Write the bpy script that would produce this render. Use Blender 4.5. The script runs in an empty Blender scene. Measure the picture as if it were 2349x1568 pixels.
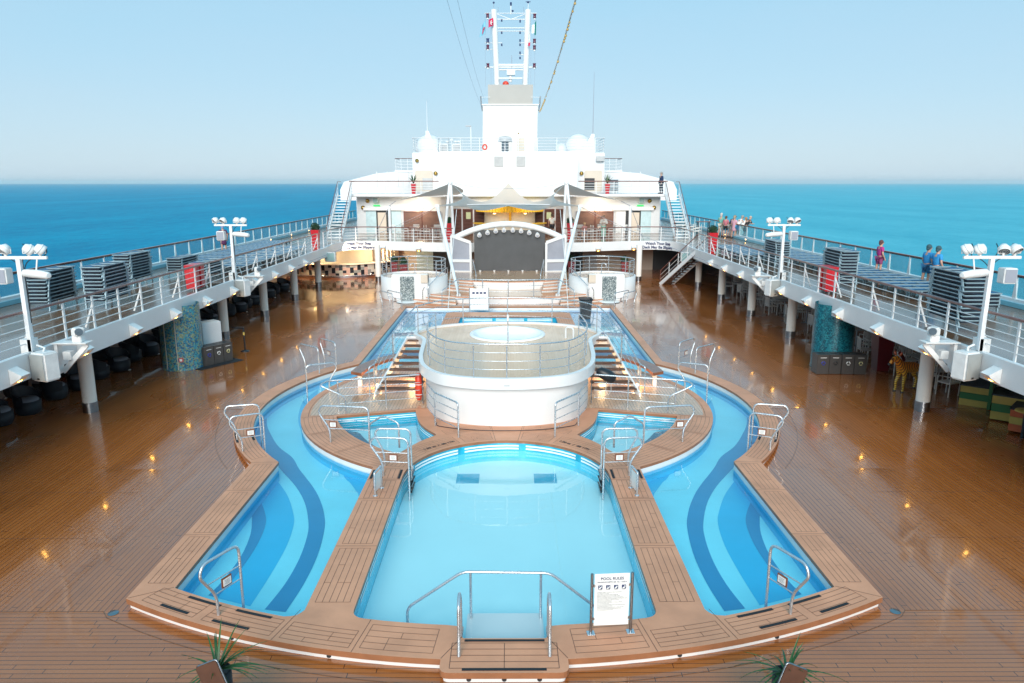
import bpy, bmesh, math, random
from mathutils import Vector, Matrix
from mathutils.geometry import tessellate_polygon
PI = math.pi
RND = random.Random(11)
S = bpy.context.scene
COL = S.collection

# ------------------------------------------------------------------ camera
F, CX, CY = 1682.0, 1174.5, 784.0
PITCH = math.atan((CY - 419) / F)
YAW = math.atan((CX - 1169) / F)
CAM = Vector((0.08, 0, 6.9))
FW = Vector((math.sin(YAW) * math.cos(PITCH), math.cos(YAW) * math.cos(PITCH), -math.sin(PITCH)))
RT = Vector((math.cos(YAW), -math.sin(YAW), 0))
UP = RT.cross(FW)


def at(px, py, **k):
    """world point seen at a photo position, on the plane X=, Y= or Z= given"""
    d = FW * F + RT * (px - CX) + UP * (CY - py)
    (a, v), = k.items()
    i = 'XYZ'.index(a)
    return CAM + d * ((v - CAM[i]) / d[i])


cd = bpy.data.cameras.new('camera')
cam = bpy.data.objects.new('camera', cd)
COL.objects.link(cam)
cam.location = CAM
cam.rotation_euler = (PI / 2 - PITCH, 0, -YAW)
cd.sensor_width = 36
cd.lens = F / 2349 * 36
cd.clip_start = 0.1
cd.clip_end = 60000
S.camera = cam

# ------------------------------------------------------------------ helpers


def V(*a):
    return Vector(a)


class MB:
    def __init__(s):
        s.v, s.f, s.sm = [], [], []

    def add(s, vs, fs, sm=False):
        n = len(s.v)
        s.v += [tuple(v) for v in vs]
        s.f += [tuple(i + n for i in f) for f in fs]
        s.sm += [sm] * len(fs)
        return s

    def box(s, c, d, rz=0, rx=0, ry=0):
        m = Matrix.Rotation(rz, 3, 'Z') @ Matrix.Rotation(ry, 3, 'Y') @ Matrix.Rotation(rx, 3, 'X')
        c = Vector(c)
        vs = [c + m @ Vector((x * d[0] / 2, y * d[1] / 2, z * d[2] / 2)) for x in (-1, 1) for y in (-1, 1) for z in (-1, 1)]
        return s.add(vs, [(0, 1, 3, 2), (4, 6, 7, 5), (0, 4, 5, 1), (2, 3, 7, 6), (0, 2, 6, 4), (1, 5, 7, 3)])

    def bbox(s, c, d, b=.01, rz=0, rx=0):
        """box with chamfered edges"""
        m = Matrix.Rotation(rz, 3, 'Z') @ Matrix.Rotation(rx, 3, 'X')
        c = Vector(c)
        h = [x / 2 for x in d]
        bm = bmesh.new()
        bmesh.ops.create_cube(bm, size=1)
        for v in bm.verts:
            v.co = Vector((v.co.x * d[0], v.co.y * d[1], v.co.z * d[2]))
        bmesh.ops.bevel(bm, geom=bm.edges[:], offset=b, segments=2, affect='EDGES')
        bm.verts.index_update()
        s.add([c + m @ v.co for v in bm.verts], [[v.index for v in f.verts] for f in bm.faces], False)
        bm.free()
        return s

    def beam(s, p, q, w, h=None):
        p, q = Vector(p), Vector(q)
        h = h or w
        d = (q - p).normalized()
        u = Vector((0, 0, 1)) if abs(d.z) < .95 else Vector((0, 1, 0))
        a = d.cross(u).normalized()
        b = a.cross(d)
        vs = []
        for e in (p, q):
            for x, y in ((-1, -1), (1, -1), (1, 1), (-1, 1)):
                vs.append(e + a * x * w / 2 + b * y * h / 2)
        return s.add(vs, [(3, 2, 1, 0), (4, 5, 6, 7), (0, 1, 5, 4), (1, 2, 6, 5), (2, 3, 7, 6), (3, 0, 4, 7)])

    def tube(s, pts, r, n=8, closed=False, cap=True):
        pts = [Vector(p) for p in pts]
        rs = r if isinstance(r, (list, tuple)) else [r] * len(pts)
        L = len(pts)
        t0 = (pts[1] - pts[0]).normalized()
        a = t0.orthogonal().normalized()
        rings = []
        for i, p in enumerate(pts):
            if closed:
                t = (pts[(i + 1) % L] - pts[i - 1]).normalized()
            elif i == 0:
                t = t0
            elif i == L - 1:
                t = (pts[i] - pts[i - 1]).normalized()
            else:
                t = ((pts[i + 1] - p).normalized() + (p - pts[i - 1]).normalized()).normalized()
            a = (a - t * a.dot(t)).normalized()
            b = t.cross(a)
            rings.append([p + (a * math.cos(2 * PI * k / n) + b * math.sin(2 * PI * k / n)) * rs[i] for k in range(n)])
        vs = [v for rg in rings for v in rg]
        fs = []
        for i in range(L if closed else L - 1):
            j = (i + 1) % L
            for k in range(n):
                k2 = (k + 1) % n
                fs.append((i * n + k, i * n + k2, j * n + k2, j * n + k))
        s.add(vs, fs, True)
        if cap and not closed:
            s.add(rings[0], [tuple(range(n - 1, -1, -1))])
            s.add(rings[-1], [tuple(range(n))])
        return s

    def cyl(s, p, q, r, r2=None, n=16):
        return s.tube([p, q], [r, r if r2 is None else r2], n)

    def lathe(s, prof, c=(0, 0, 0), n=24, a0=0.0, a1=2 * PI, sm=True, axis=None):
        full = abs(a1 - a0 - 2 * PI) < 1e-6
        m = n if full else n + 1
        vs = []
        for i in range(m):
            a = a0 + (a1 - a0) * i / n
            for r, z in prof:
                p = Vector((r * math.cos(a), r * math.sin(a), z))
                if axis is not None:
                    p = axis @ p
                vs.append(Vector(c) + p)
        k = len(prof)
        fs = []
        for i in range(n):
            j = (i + 1) % m
            for q in range(k - 1):
                fs.append((i * k + q, j * k + q, j * k + q + 1, i * k + q + 1))
        return s.add(vs, fs, sm)

    def ball(s, c, r, n=12, sz=1.0):
        m = max(4, n // 2)
        return s.lathe([(r * math.sin(PI * i / m) + (1e-4 if i in (0, m) else 0), -r * sz * math.cos(PI * i / m)) for i in range(m + 1)], c, n)

    def sheet(s, loops, z=0.0, up=True):
        """flat polygon, first loop outside, others holes"""
        lp = [[Vector((p[0], p[1], 0)) for p in l] for l in loops]
        tris = tessellate_polygon(lp)
        fl = [p for l in lp for p in l]
        out = []
        for t in tris:
            a, b, c = (fl[i] for i in t)
            nz = (b - a).cross(c - a).z
            if abs(nz) < 1e-10:
                continue
            out.append(tuple(t) if (nz > 0) == up else tuple(reversed(t)))
        return s.add([(p.x, p.y, z) for p in fl], out)

    def wall(s, loop, z0, z1, closed=True, sm=False):
        n = len(loop)
        vs = [(p[0], p[1], z0) for p in loop] + [(p[0], p[1], z1) for p in loop]
        fs = [(i, (i + 1) % n, n + (i + 1) % n, n + i) for i in range(n if closed else n - 1)]
        return s.add(vs, fs, sm)

    def prism(s, loop, z0, z1, bottom=True):
        s.sheet([loop], z1)
        s.wall(loop, z0, z1)
        if bottom:
            s.sheet([loop], z0, up=False)
        return s

    def patch(s, fn, nu, nv, sm=True):
        vs = [fn(i / nu, j / nv) for i in range(nu + 1) for j in range(nv + 1)]
        fs = [(i * (nv + 1) + j, (i + 1) * (nv + 1) + j, (i + 1) * (nv + 1) + j + 1, i * (nv + 1) + j + 1) for i in range(nu) for j in range(nv)]
        return s.add(vs, fs, sm)

    def quad(s, a, b, c, d):
        return s.add([a, b, c, d], [(0, 1, 2, 3)])

    def build(s, name, m, parent=None, world=False, loc=None):
        off = Vector((0, 0, 0))
        if parent is not None and world:
            off = Vector(parent.location)
            if parent.parent is not None:
                off = off + Vector(parent.parent.location)
        me = bpy.data.meshes.new(name)
        me.from_pydata([tuple(Vector(v) - off) for v in s.v], [], s.f)
        me.polygons.foreach_set('use_smooth', s.sm)
        me.materials.append(m)
        me.update()
        o = bpy.data.objects.new(name, me)
        COL.objects.link(o)
        if parent is not None:
            o.parent = parent
        if loc is not None:
            o.location = loc
        return o


def tag(o, label, cat, group=None, kind=None):
    if label:
        o['label'] = label
    if cat:
        o['category'] = cat
    if group:
        o['group'] = group
    if kind:
        o['kind'] = kind
    return o


def struct(o):
    o['kind'] = 'structure'
    return o


def thing(name, label, cat, loc=(0, 0, 0), rz=0, group=None):
    o = bpy.data.objects.new(name, None)
    o.empty_display_size = .1
    COL.objects.link(o)
    o.location = loc
    o.rotation_euler = (0, 0, rz)
    return tag(o, label, cat, group)


def copy_tree(o, parent=None):
    c = o.copy()
    COL.objects.link(c)
    if parent is not None:
        c.parent = parent
    for ch in [x for x in o.children]:
        copy_tree(ch, c)
    return c


def dup(o, loc, rz=0, label=None, group=None, scale=None):
    c = copy_tree(o)
    c.location = loc
    c.rotation_euler = (0, 0, rz)
    if scale:
        c.scale = scale
    if label:
        c['label'] = label
    if group:
        c['group'] = group
    return c


def rnd(pts, r=.1, n=4, closed=False):
    """round the corners of a path"""
    pts = [Vector(p) for p in pts]
    L = len(pts)
    out = []
    for i, p in enumerate(pts):
        if not closed and i in (0, L - 1):
            out.append(p)
            continue
        a, b = pts[i - 1], pts[(i + 1) % L]
        da, db = a - p, b - p
        k = min(r, da.length * .48, db.length * .48)
        q0, q1 = p + da.normalized() * k, p + db.normalized() * k
        for j in range(n + 1):
            t = j / n
            out.append(q0 * (1 - t) ** 2 + p * 2 * t * (1 - t) + q1 * t * t)
    return out


def cat(pts, n=6, closed=False):
    """smooth curve through the points"""
    pts = [Vector(p) for p in pts]
    L = len(pts)
    out = []
    for i in range(L if closed else L - 1):
        g = (lambda k: pts[k % L]) if closed else (lambda k: pts[min(max(k, 0), L - 1)])
        p0, p1, p2, p3 = g(i - 1), g(i), g(i + 1), g(i + 2)
        for j in range(n):
            t = j / n
            out.append(.5 * ((2 * p1) + (p2 - p0) * t + (2 * p0 - 5 * p1 + 4 * p2 - p3) * t * t + (3 * p1 - p0 - 3 * p2 + p3) * t ** 3))
    if not closed:
        out.append(pts[-1])
    return out


def arc(cx, cy, r, a0, a1, n=16):
    return [Vector((cx + r * math.cos(a0 + (a1 - a0) * i / n), cy + r * math.sin(a0 + (a1 - a0) * i / n), 0)) for i in range(n + 1)]


def mir(pts):
    return [Vector((-p[0], p[1], p[2] if len(p) > 2 else 0)) for p in pts]


def text(body, size, m, name, parent=None, loc=(0, 0, 0), rot=(PI / 2, 0, 0), align='CENTER', ext=.002, bold=0.0):
    cu = bpy.data.curves.new(name, 'FONT')
    cu.body = body
    cu.size = size
    cu.align_x = align
    cu.extrude = ext
    cu.offset = bold
    cu.resolution_u = 3
    t = bpy.data.objects.new(name, cu)
    COL.objects.link(t)
    dg = bpy.context.evaluated_depsgraph_get()
    me = bpy.data.meshes.new_from_object(t.evaluated_get(dg))
    bpy.data.objects.remove(t)
    bpy.data.curves.remove(cu)
    me.materials.clear()
    me.materials.append(m)
    o = bpy.data.objects.new(name, me)
    COL.objects.link(o)
    if parent is not None:
        o.parent = parent
    o.location = loc
    o.rotation_euler = rot
    return o


# ------------------------------------------------------------------ materials
def newmat(name):
    m = bpy.data.materials.new(name)
    m.use_nodes = True
    nt = m.node_tree
    for n in list(nt.nodes):
        nt.nodes.remove(n)
    out = nt.nodes.new('ShaderNodeOutputMaterial')
    return m, nt, out


def nd(nt, typ, **k):
    n = nt.nodes.new(typ)
    for a, v in k.items():
        if a.startswith('i_'):
            key = a[2:]
            n.inputs[int(key) if key.isdigit() else key.replace('_', ' ')].default_value = v
        else:
            setattr(n, a, v)
    return n


def c4(c):
    return (c[0], c[1], c[2], 1)


def mixc(nt, fac, a, b, blend='MIX'):
    n = nt.nodes.new('ShaderNodeMix')
    n.data_type = 'RGBA'
    n.blend_type = blend
    for sock, v in ((n.inputs[0], fac), (n.inputs[6], a), (n.inputs[7], b)):
        if hasattr(v, 'is_linked'):
            nt.links.new(v, sock)
        elif isinstance(v, (tuple, list)):
            sock.default_value = c4(v)
        else:
            sock.default_value = v
    return n.outputs[2]


def mth(nt, op, a, b=0.0, c=0.0):
    n = nt.nodes.new('ShaderNodeMath')
    n.operation = op
    for i, v in enumerate((a, b, c)):
        if hasattr(v, 'is_linked'):
            nt.links.new(v, n.inputs[i])
        else:
            n.inputs[i].default_value = v
    return n.outputs[0]


def ramp(nt, v, a, b):
    n = nt.nodes.new('ShaderNodeMapRange')
    nt.links.new(v, n.inputs[0])
    n.inputs[1].default_value = a
    n.inputs[2].default_value = b
    return n.outputs[0]


def noise(nt, vec, scale, detail=3, rough=.55):
    n = nd(nt, 'ShaderNodeTexNoise')
    n.inputs['Scale'].default_value = scale
    n.inputs['Detail'].default_value = detail
    n.inputs['Roughness'].default_value = rough
    nt.links.new(vec, n.inputs['Vector'])
    return n.outputs['Fac']


def mapping(nt, vec, sc=(1, 1, 1), loc=(0, 0, 0)):
    n = nd(nt, 'ShaderNodeMapping')
    nt.links.new(vec, n.inputs['Vector'])
    n.inputs['Scale'].default_value = sc
    n.inputs['Location'].default_value = loc
    return n.outputs[0]


def bump(nt, h, strength=.2, dist=.01):
    n = nd(nt, 'ShaderNodeBump')
    n.inputs['Strength'].default_value = strength
    n.inputs['Distance'].default_value = dist
    nt.links.new(h, n.inputs['Height'])
    return n.outputs[0]


def prin(nt, out, **k):
    p = nt.nodes.new('ShaderNodeBsdfPrincipled')
    for a, v in k.items():
        key = a.replace('_', ' ')
        sock = p.inputs[key]
        if hasattr(v, 'is_linked'):
            nt.links.new(v, sock)
        elif isinstance(v, (tuple, list)) and len(v) == 3 and sock.type == 'RGBA':
            sock.default_value = c4(v)
        else:
            sock.default_value = v
    nt.links.new(p.outputs[0], out.inputs[0])
    return p


def mat(name, col, rough=.5, metal=0.0, var=.08, scale=4.0, bmp=0.0, coat=0.0, spec=.5, rv=.08):
    m, nt, out = newmat(name)
    tc = nd(nt, 'ShaderNodeTexCoord').outputs['Object']
    n = noise(nt, tc, scale, 4)
    lo = tuple(max(0, c * (1 - var)) for c in col)
    hi = tuple(min(1, c * (1 + var)) for c in col)
    c = mixc(nt, ramp(nt, n, .3, .7), lo, hi)
    n2 = noise(nt, tc, scale * 2.3, 3)
    r = nd(nt, 'ShaderNodeMapRange')
    nt.links.new(n2, r.inputs[0])
    r.inputs[3].default_value = max(.02, rough - rv)
    r.inputs[4].default_value = min(1, rough + rv)
    k = dict(Base_Color=c, Roughness=r.outputs[0], Metallic=metal, Coat_Weight=coat)
    k['Specular_IOR_Level'] = spec
    if bmp:
        k['Normal'] = bump(nt, noise(nt, tc, scale * 12, 2), bmp, .01)
    prin(nt, out, **k)
    return m


def emat(name, col, strength, base=(.3, .2, .1)):
    m, nt, out = newmat(name)
    tc = nd(nt, 'ShaderNodeTexCoord').outputs['Object']
    c = mixc(nt, ramp(nt, noise(nt, tc, 9, 2), .3, .7), tuple(x * .8 for x in col), col)
    prin(nt, out, Base_Color=base, Roughness=.3, Emission_Color=c, Emission_Strength=strength)
    return m


def planks(name, c1, c2, line, w=.1, along='Y', wet=.5, front_y=None, rlo=.05, rhi=.35, length=2.4, lw=.007, stain=.0):
    """wet timber deck: boards with dark caulked seams; across the ship in front of front_y"""
    m, nt, out = newmat(name)
    tc = nd(nt, 'ShaderNodeTexCoord').outputs['Object']
    sp = nd(nt, 'ShaderNodeSeparateXYZ')
    nt.links.new(tc, sp.inputs[0])
    x, y = sp.outputs[0], sp.outputs[1]

    def lines(u, v):
        q = mth(nt, 'DIVIDE', u, w)
        fr = mth(nt, 'FRACT', q)
        idx = mth(nt, 'FLOOR', q)
        a = mth(nt, 'LESS_THAN', fr, lw / w)
        wn = nd(nt, 'ShaderNodeTexWhiteNoise', noise_dimensions='1D')
        nt.links.new(idx, wn.inputs['W'])
        off = wn.outputs['Value']
        e = mth(nt, 'FRACT', mth(nt, 'ADD', mth(nt, 'DIVIDE', v, length), mth(nt, 'MULTIPLY', off, 7.3)))
        b = mth(nt, 'LESS_THAN', e, lw / length)
        return mth(nt, 'MAXIMUM', a, b), off
    if front_y is None:
        msk, off = lines(x, y) if along == 'Y' else lines(y, x)
    else:
        m1, o1 = lines(x, y)
        m2, o2 = lines(y, x)
        s = mth(nt, 'LESS_THAN', y, front_y)
        mx = nd(nt, 'ShaderNodeMix')
        nt.links.new(s, mx.inputs[0]); nt.links.new(m1, mx.inputs[2]); nt.links.new(m2, mx.inputs[3])
        msk = mx.outputs[0]
        mo = nd(nt, 'ShaderNodeMix')
        nt.links.new(s, mo.inputs[0]); nt.links.new(o1, mo.inputs[2]); nt.links.new(o2, mo.inputs[3])
        off = mo.outputs[0]
    g = noise(nt, mapping(nt, tc, (9, .8, 1) if along == 'Y' else (.8, 9, 1)), 3, 4)
    f = mth(nt, 'ADD', mth(nt, 'MULTIPLY', off, .5), mth(nt, 'MULTIPLY', g, .5))
    col = mixc(nt, f, c1, c2)
    big = noise(nt, mapping(nt, tc, (1, .45, 1)), .35, 5, .6)
    if stain:
        col = mixc(nt, mth(nt, 'MULTIPLY', ramp(nt, noise(nt, mapping(nt, tc, (1, .6, 1), (3, 9, 0)), .8, 5), .55, .7), stain), col, tuple(c * .6 for c in c1))
    col = mixc(nt, msk, col, line)
    r = nd(nt, 'ShaderNodeMapRange')
    nt.links.new(ramp(nt, big, .42, .6), r.inputs[0])
    r.inputs[3].default_value = rlo
    r.inputs[4].default_value = rhi
    h = mth(nt, 'ADD', mth(nt, 'MULTIPLY', noise(nt, mapping(nt, tc, (1.5, .5, 1)), 2.2, 2), 1.0), mth(nt, 'MULTIPLY', msk, -.15))
    nb = bump(nt, h, .3, .012)
    p = prin(nt, out, Base_Color=col, Roughness=r.outputs[0], Normal=nb, Coat_Weight=wet, Coat_Roughness=.06)
    nb2 = bump(nt, noise(nt, mapping(nt, tc, (1.2, .4, 1)), 1.6, 3), .25, .012)
    nt.links.new(nb2, p.inputs['Coat Normal'])
    return m


def water_mat(name, tint, rough=.02, ripple=.15, scale=2.2, refl=1.0):
    m, nt, out = newmat(name)
    tc = nd(nt, 'ShaderNodeTexCoord').outputs['Object']
    nb = bump(nt, noise(nt, tc, scale, 3), ripple, .02)
    tr = nd(nt, 'ShaderNodeBsdfTransparent')
    tr.inputs[0].default_value = c4(tint)
    gl = nd(nt, 'ShaderNodeBsdfGlossy')
    gl.inputs['Roughness'].default_value = rough
    nt.links.new(nb, gl.inputs['Normal'])
    # same reflectance from either side of the surface, so light reaches the floor
    ge = nd(nt, 'ShaderNodeNewGeometry')
    dt = nd(nt, 'ShaderNodeVectorMath', operation='DOT_PRODUCT')
    nt.links.new(ge.outputs['Incoming'], dt.inputs[0])
    nt.links.new(nb, dt.inputs[1])
    f5 = mth(nt, 'POWER', mth(nt, 'SUBTRACT', 1.0, mth(nt, 'MINIMUM', mth(nt, 'ABSOLUTE', dt.outputs['Value']), 1.0)), 5.0)
    fres = mth(nt, 'MULTIPLY', mth(nt, 'ADD', mth(nt, 'MULTIPLY', f5, .98), .02), refl)
    mx = nd(nt, 'ShaderNodeMixShader')
    nt.links.new(fres, mx.inputs[0])
    nt.links.new(tr.outputs[0], mx.inputs[1])
    nt.links.new(gl.outputs[0], mx.inputs[2])
    nt.links.new(mx.outputs[0], out.inputs[0])
    return m


def tile_mat(name, cols, size, rough=.3, line=(.6, .7, .75), coord='Object'):
    """small irregular mosaic"""
    m, nt, out = newmat(name)
    tc = nd(nt, 'ShaderNodeTexCoord').outputs[coord]
    vo = nd(nt, 'ShaderNodeTexVoronoi')
    vo.inputs['Scale'].default_value = 1 / size
    nt.links.new(tc, vo.inputs['Vector'])
    cr = nd(nt, 'ShaderNodeValToRGB')
    cr.color_ramp.interpolation = 'CONSTANT'
    els = cr.color_ramp.elements
    while len(els) < len(cols):
        els.new(.5)
    for i, c in enumerate(cols):
        els[i].position = i / len(cols)
        els[i].color = c4(c)
    sx = nd(nt, 'ShaderNodeSeparateColor')
    nt.links.new(vo.outputs['Color'], sx.inputs[0])
    nt.links.new(sx.outputs[0], cr.inputs[0])
    prin(nt, out, Base_Color=cr.outputs[0], Roughness=rough)
    return m


M = {}
M['white'] = mat('white_paint', (.74, .75, .76), .35, var=.03, scale=1.3)
M['colw'] = mat('warm_white_column', (.86, .83, .78), .3, var=.03, scale=1.2)
M['white2'] = mat('white_paint_weathered', (.74, .75, .75), .4, var=.09, scale=5)
M['cream'] = mat('cream_wall_paint', (.62, .54, .45), .5, var=.04, scale=1)
M['steel'] = mat('polished_steel', (.56, .60, .64), .28, .75, var=.1, scale=6)
M['dsteel'] = mat('brushed_steel', (.30, .31, .33), .3, 1.0, var=.1, scale=9)
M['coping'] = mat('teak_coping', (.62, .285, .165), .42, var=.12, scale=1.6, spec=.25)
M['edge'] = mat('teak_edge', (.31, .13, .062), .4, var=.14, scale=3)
M['caulk'] = mat('black_caulk', (.15, .075, .045), .6)
M['grip'] = mat('anti_slip_black', (.012, .014, .018), .75)
M['deck'] = planks('wet_teak_deck', (.325, .096, .022), (.43, .142, .036), (.06, .019, .008), .1, front_y=10.86, stain=.4, wet=.62, rlo=.08, rhi=.32, lw=.012)
M['deck2'] = planks('wet_upper_deck', (.17, .085, .045), (.23, .125, .07), (.04, .022, .014), .1, wet=.3, rlo=.14, rhi=.3)
M['island'] = planks('teak_island_deck', (.56, .34, .215), (.64, .40, .26), (.17, .085, .05), .1, stain=.45, rlo=.12, rhi=.4, wet=.35, lw=.010)
M['tubdeck'] = planks('wet_platform_deck', (.62, .37, .21), (.68, .43, .26), (.56, .33, .18), .1, wet=.3, rlo=.12, rhi=.3, stain=.3)
M['stagewood'] = planks('stage_boards', (.46, .25, .125), (.54, .31, .17), (.3, .16, .08), .1, along='X', rlo=.1, rhi=.3)
M['dwood'] = mat('dark_wet_teak', (.085, .032, .016), .35, var=.3, scale=5, coat=.15)
M['bwood'] = mat('red_brown_teak', (.24, .085, .035), .3, var=.22, scale=5, coat=.3)
M['rail'] = mat('varnished_handrail', (.17, .06, .045), .3, var=.2, scale=2, coat=.4)
M['glass'] = None
M['red'] = mat('red_plastic', (.50, .012, .022), .3, var=.08)
M['dred'] = mat('dark_red_planter', (.16, .012, .018), .35)
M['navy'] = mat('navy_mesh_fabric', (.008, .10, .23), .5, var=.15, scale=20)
M['gap_shade'] = mat('sling_gap_shade', (.004, .012, .03), .7, var=.15, scale=20)
M['lframe'] = mat('lounger_frame_grey_blue', (.25, .36, .42), .35, .2)
M['black'] = mat('black_rattan', (.012, .015, .022), .6, var=.3, scale=30)
M['cushion'] = mat('grey_cushion', (.16, .17, .2), .7)
M['chairw'] = mat('white_chair_plastic', (.72, .72, .70), .4)
M['tabletop'] = mat('grey_table_top', (.36, .38, .38), .3)
M['shrub'] = mat('dark_shrub_leaf', (.016, .05, .02), .6, var=.4, scale=20)
M['leaf'] = mat('green_blade_leaf', (.02, .085, .018), .4, var=.4, scale=9)
M['screen'] = mat('dark_led_screen', (.050, .054, .060), .45, var=.12, scale=1.5)
M['mesh'] = mat('grey_speaker_mesh', (.30, .32, .38), .55, var=.12, scale=.9)
M['grille'] = mat('pale_speaker_grille', (.34, .36, .355), .6)
M['yellow'] = mat('yellow_awning', (.80, .46, .025), .5)
M['pole_white'] = mat('white_steel_pole', (.78, .8, .82), .3, var=.03)
M['shutter'] = mat('brown_shutter', (.17, .06, .045), .4, var=.15)
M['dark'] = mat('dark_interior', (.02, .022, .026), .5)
M['dglass'] = mat('dark_window_glass', (.03, .04, .05), .08, coat=.5)
M['fglass'] = mat('pale_frosted_glass', (.50, .66, .70), .2)
M['gmesh'] = mat('grey_louvre', (.45, .46, .47), .5)
M['brass'] = mat('brass_lamp', (.55, .33, .09), .25, 1.0)
M['orange'] = mat('orange_red_vinyl', (.65, .05, .02), .4)
M['blackp'] = mat('black_plastic', (.012, .016, .022), .4)
M['binm'] = mat('recycling_bin_grey', (.085, .08, .078), .35, .3)
M['ink'] = mat('navy_print', (.02, .035, .12), .5)
M['inkg'] = mat('grey_print', (.22, .24, .26), .5)
M['inkb'] = mat('black_print', (.03, .025, .022), .5)
M['plate'] = mat('white_plate', (.78, .79, .78), .35, var=.02)
M['frame'] = mat('brown_sign_frame', (.20, .075, .04), .4)
M['amber'] = emat('amber_lamp_glass', (1, .40, .07), .25, (.20, .085, .03))
M['bulb'] = emat('amber_bulb', (1, .50, .10), 14, (.3, .15, .05))
M['warm'] = emat('warm_lit_lamp', (1, .62, .22), 7)
M['warmwall'] = mat('bar_back_wall', (.78, .69, .56), .5, var=.04)
M['greensign'] = emat('green_exit_sign', (.03, .55, .12), .6, (.02, .3, .08))
M['tile_main'] = mat('teal_pool_tile', (.02, .40, .60), .15, var=.25, scale=3)
M['tile_white'] = mat('white_tile_band', (.82, .88, .9), .2, var=.03)
M['fl_main'] = mat('pool_floor_pale', (.54, .87, .92), .4, var=.03, scale=.6)
M['fl_sq'] = mat('floor_grating_blue', (.0, .40, .60), .4)
M['fl_light'] = mat('river_floor_light', (.20, .74, .89), .4, var=.06, scale=.9)
M['fl_pale'] = mat('river_floor_pale', (.26, .70, .90), .4, var=.05, scale=.9)
M['fl_mid'] = mat('river_floor_mid', (.0, .45, .76), .4, var=.05, scale=.9)
M['fl_band'] = mat('river_floor_band', (.0, .235, .48), .4, var=.06, scale=.9)
M['fl_deep'] = mat('river_floor_deep', (.0, .13, .38), .4, var=.06, scale=.9)
M['fl_tri'] = mat('small_pool_floor', (.55, .88, .93), .4, var=.03, scale=.9)
M['fl_far'] = mat('far_pool_floor', (.0, .42, .56), .4)
M['water'] = water_mat('pool_water', (.90, .97, .98), ripple=.10, scale=1.6, refl=1.6)
M['mosaic'] = tile_mat('blue_green_mosaic', [(.02, .10, .19), (.06, .22, .26), (.20, .26, .14), (.27, .33, .22), (.05, .30, .38), (.02, .15, .3)], .045)
M['mosaic2'] = tile_mat('teal_mosaic', [(.0, .08, .12), (.0, .13, .18), (.02, .21, .25), (.0, .05, .08), (.01, .16, .21)], .04)
M['mosaic3'] = tile_mat('grey_silver_mosaic', [(.06, .09, .10), (.20, .25, .26), (.42, .46, .46), (.12, .16, .18)], .045)
M['skin'] = mat('skin', (.52, .30, .22), .5)
M['greenp'] = mat('green_paint', (.03, .17, .05), .45)
M['yellowp'] = mat('yellow_paint', (.55, .42, .10), .45)
M['orangep'] = mat('orange_paint', (.55, .12, .04), .45)


def membrane(name, col, tr=.55):
    m, nt, out = newmat(name)
    df = nd(nt, 'ShaderNodeBsdfDiffuse')
    df.inputs[0].default_value = c4(col)
    tl = nd(nt, 'ShaderNodeBsdfTranslucent')
    tl.inputs[0].default_value = c4(col)
    mx = nd(nt, 'ShaderNodeMixShader')
    mx.inputs[0].default_value = tr
    nt.links.new(df.outputs[0], mx.inputs[1])
    nt.links.new(tl.outputs[0], mx.inputs[2])
    nt.links.new(mx.outputs[0], out.inputs[0])
    return m


M['sail'] = membrane('sail_membrane', (.84, .82, .79))


def glass_mat(name, tint, op=.25):
    m, nt, out = newmat(name)
    tr = nd(nt, 'ShaderNodeBsdfTransparent')
    tr.inputs[0].default_value = c4(tint)
    p = nt.nodes.new('ShaderNodeBsdfPrincipled')
    p.inputs['Base Color'].default_value = c4((tint[0] * .5, tint[1] * .6, tint[2] * .65))
    p.inputs['Roughness'].default_value = .08
    tc = nd(nt, 'ShaderNodeTexCoord').outputs['Object']
    mx = nd(nt, 'ShaderNodeMixShader')
    nt.links.new(mth(nt, 'ADD', mth(nt, 'MULTIPLY', noise(nt, tc, .7, 4), .15), op - .07), mx.inputs[0])
    nt.links.new(tr.outputs[0], mx.inputs[1])
    nt.links.new(p.outputs[0], mx.inputs[2])
    nt.links.new(mx.outputs[0], out.inputs[0])
    return m


M['glass'] = glass_mat('rail_glass', (.72, .93, .96), .3)

ORD = ['nearest', 'second nearest', 'third nearest', 'fourth nearest', 'fifth nearest', 'sixth nearest', 'seventh nearest', 'eighth nearest', 'ninth nearest', 'tenth nearest', 'eleventh nearest', 'twelfth nearest', 'thirteenth nearest', 'fourteenth nearest', 'fifteenth nearest', 'sixteenth nearest', 'seventeenth nearest', 'eighteenth nearest', 'nineteenth nearest', 'twentieth nearest']
NTH = ['bottom', 'second', 'third', 'fourth', 'fifth', 'sixth', 'seventh', 'eighth', 'ninth', 'tenth', 'eleventh', 'twelfth', 'thirteenth', 'fourteenth', 'fifteenth', 'sixteenth', 'seventeenth', 'eighteenth', 'nineteenth', 'twentieth', 'twenty-first', 'twenty-second', 'twenty-third', 'twenty-fourth', 'twenty-fifth']
SIDE = {-1: 'left', 1: 'right'}


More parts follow.
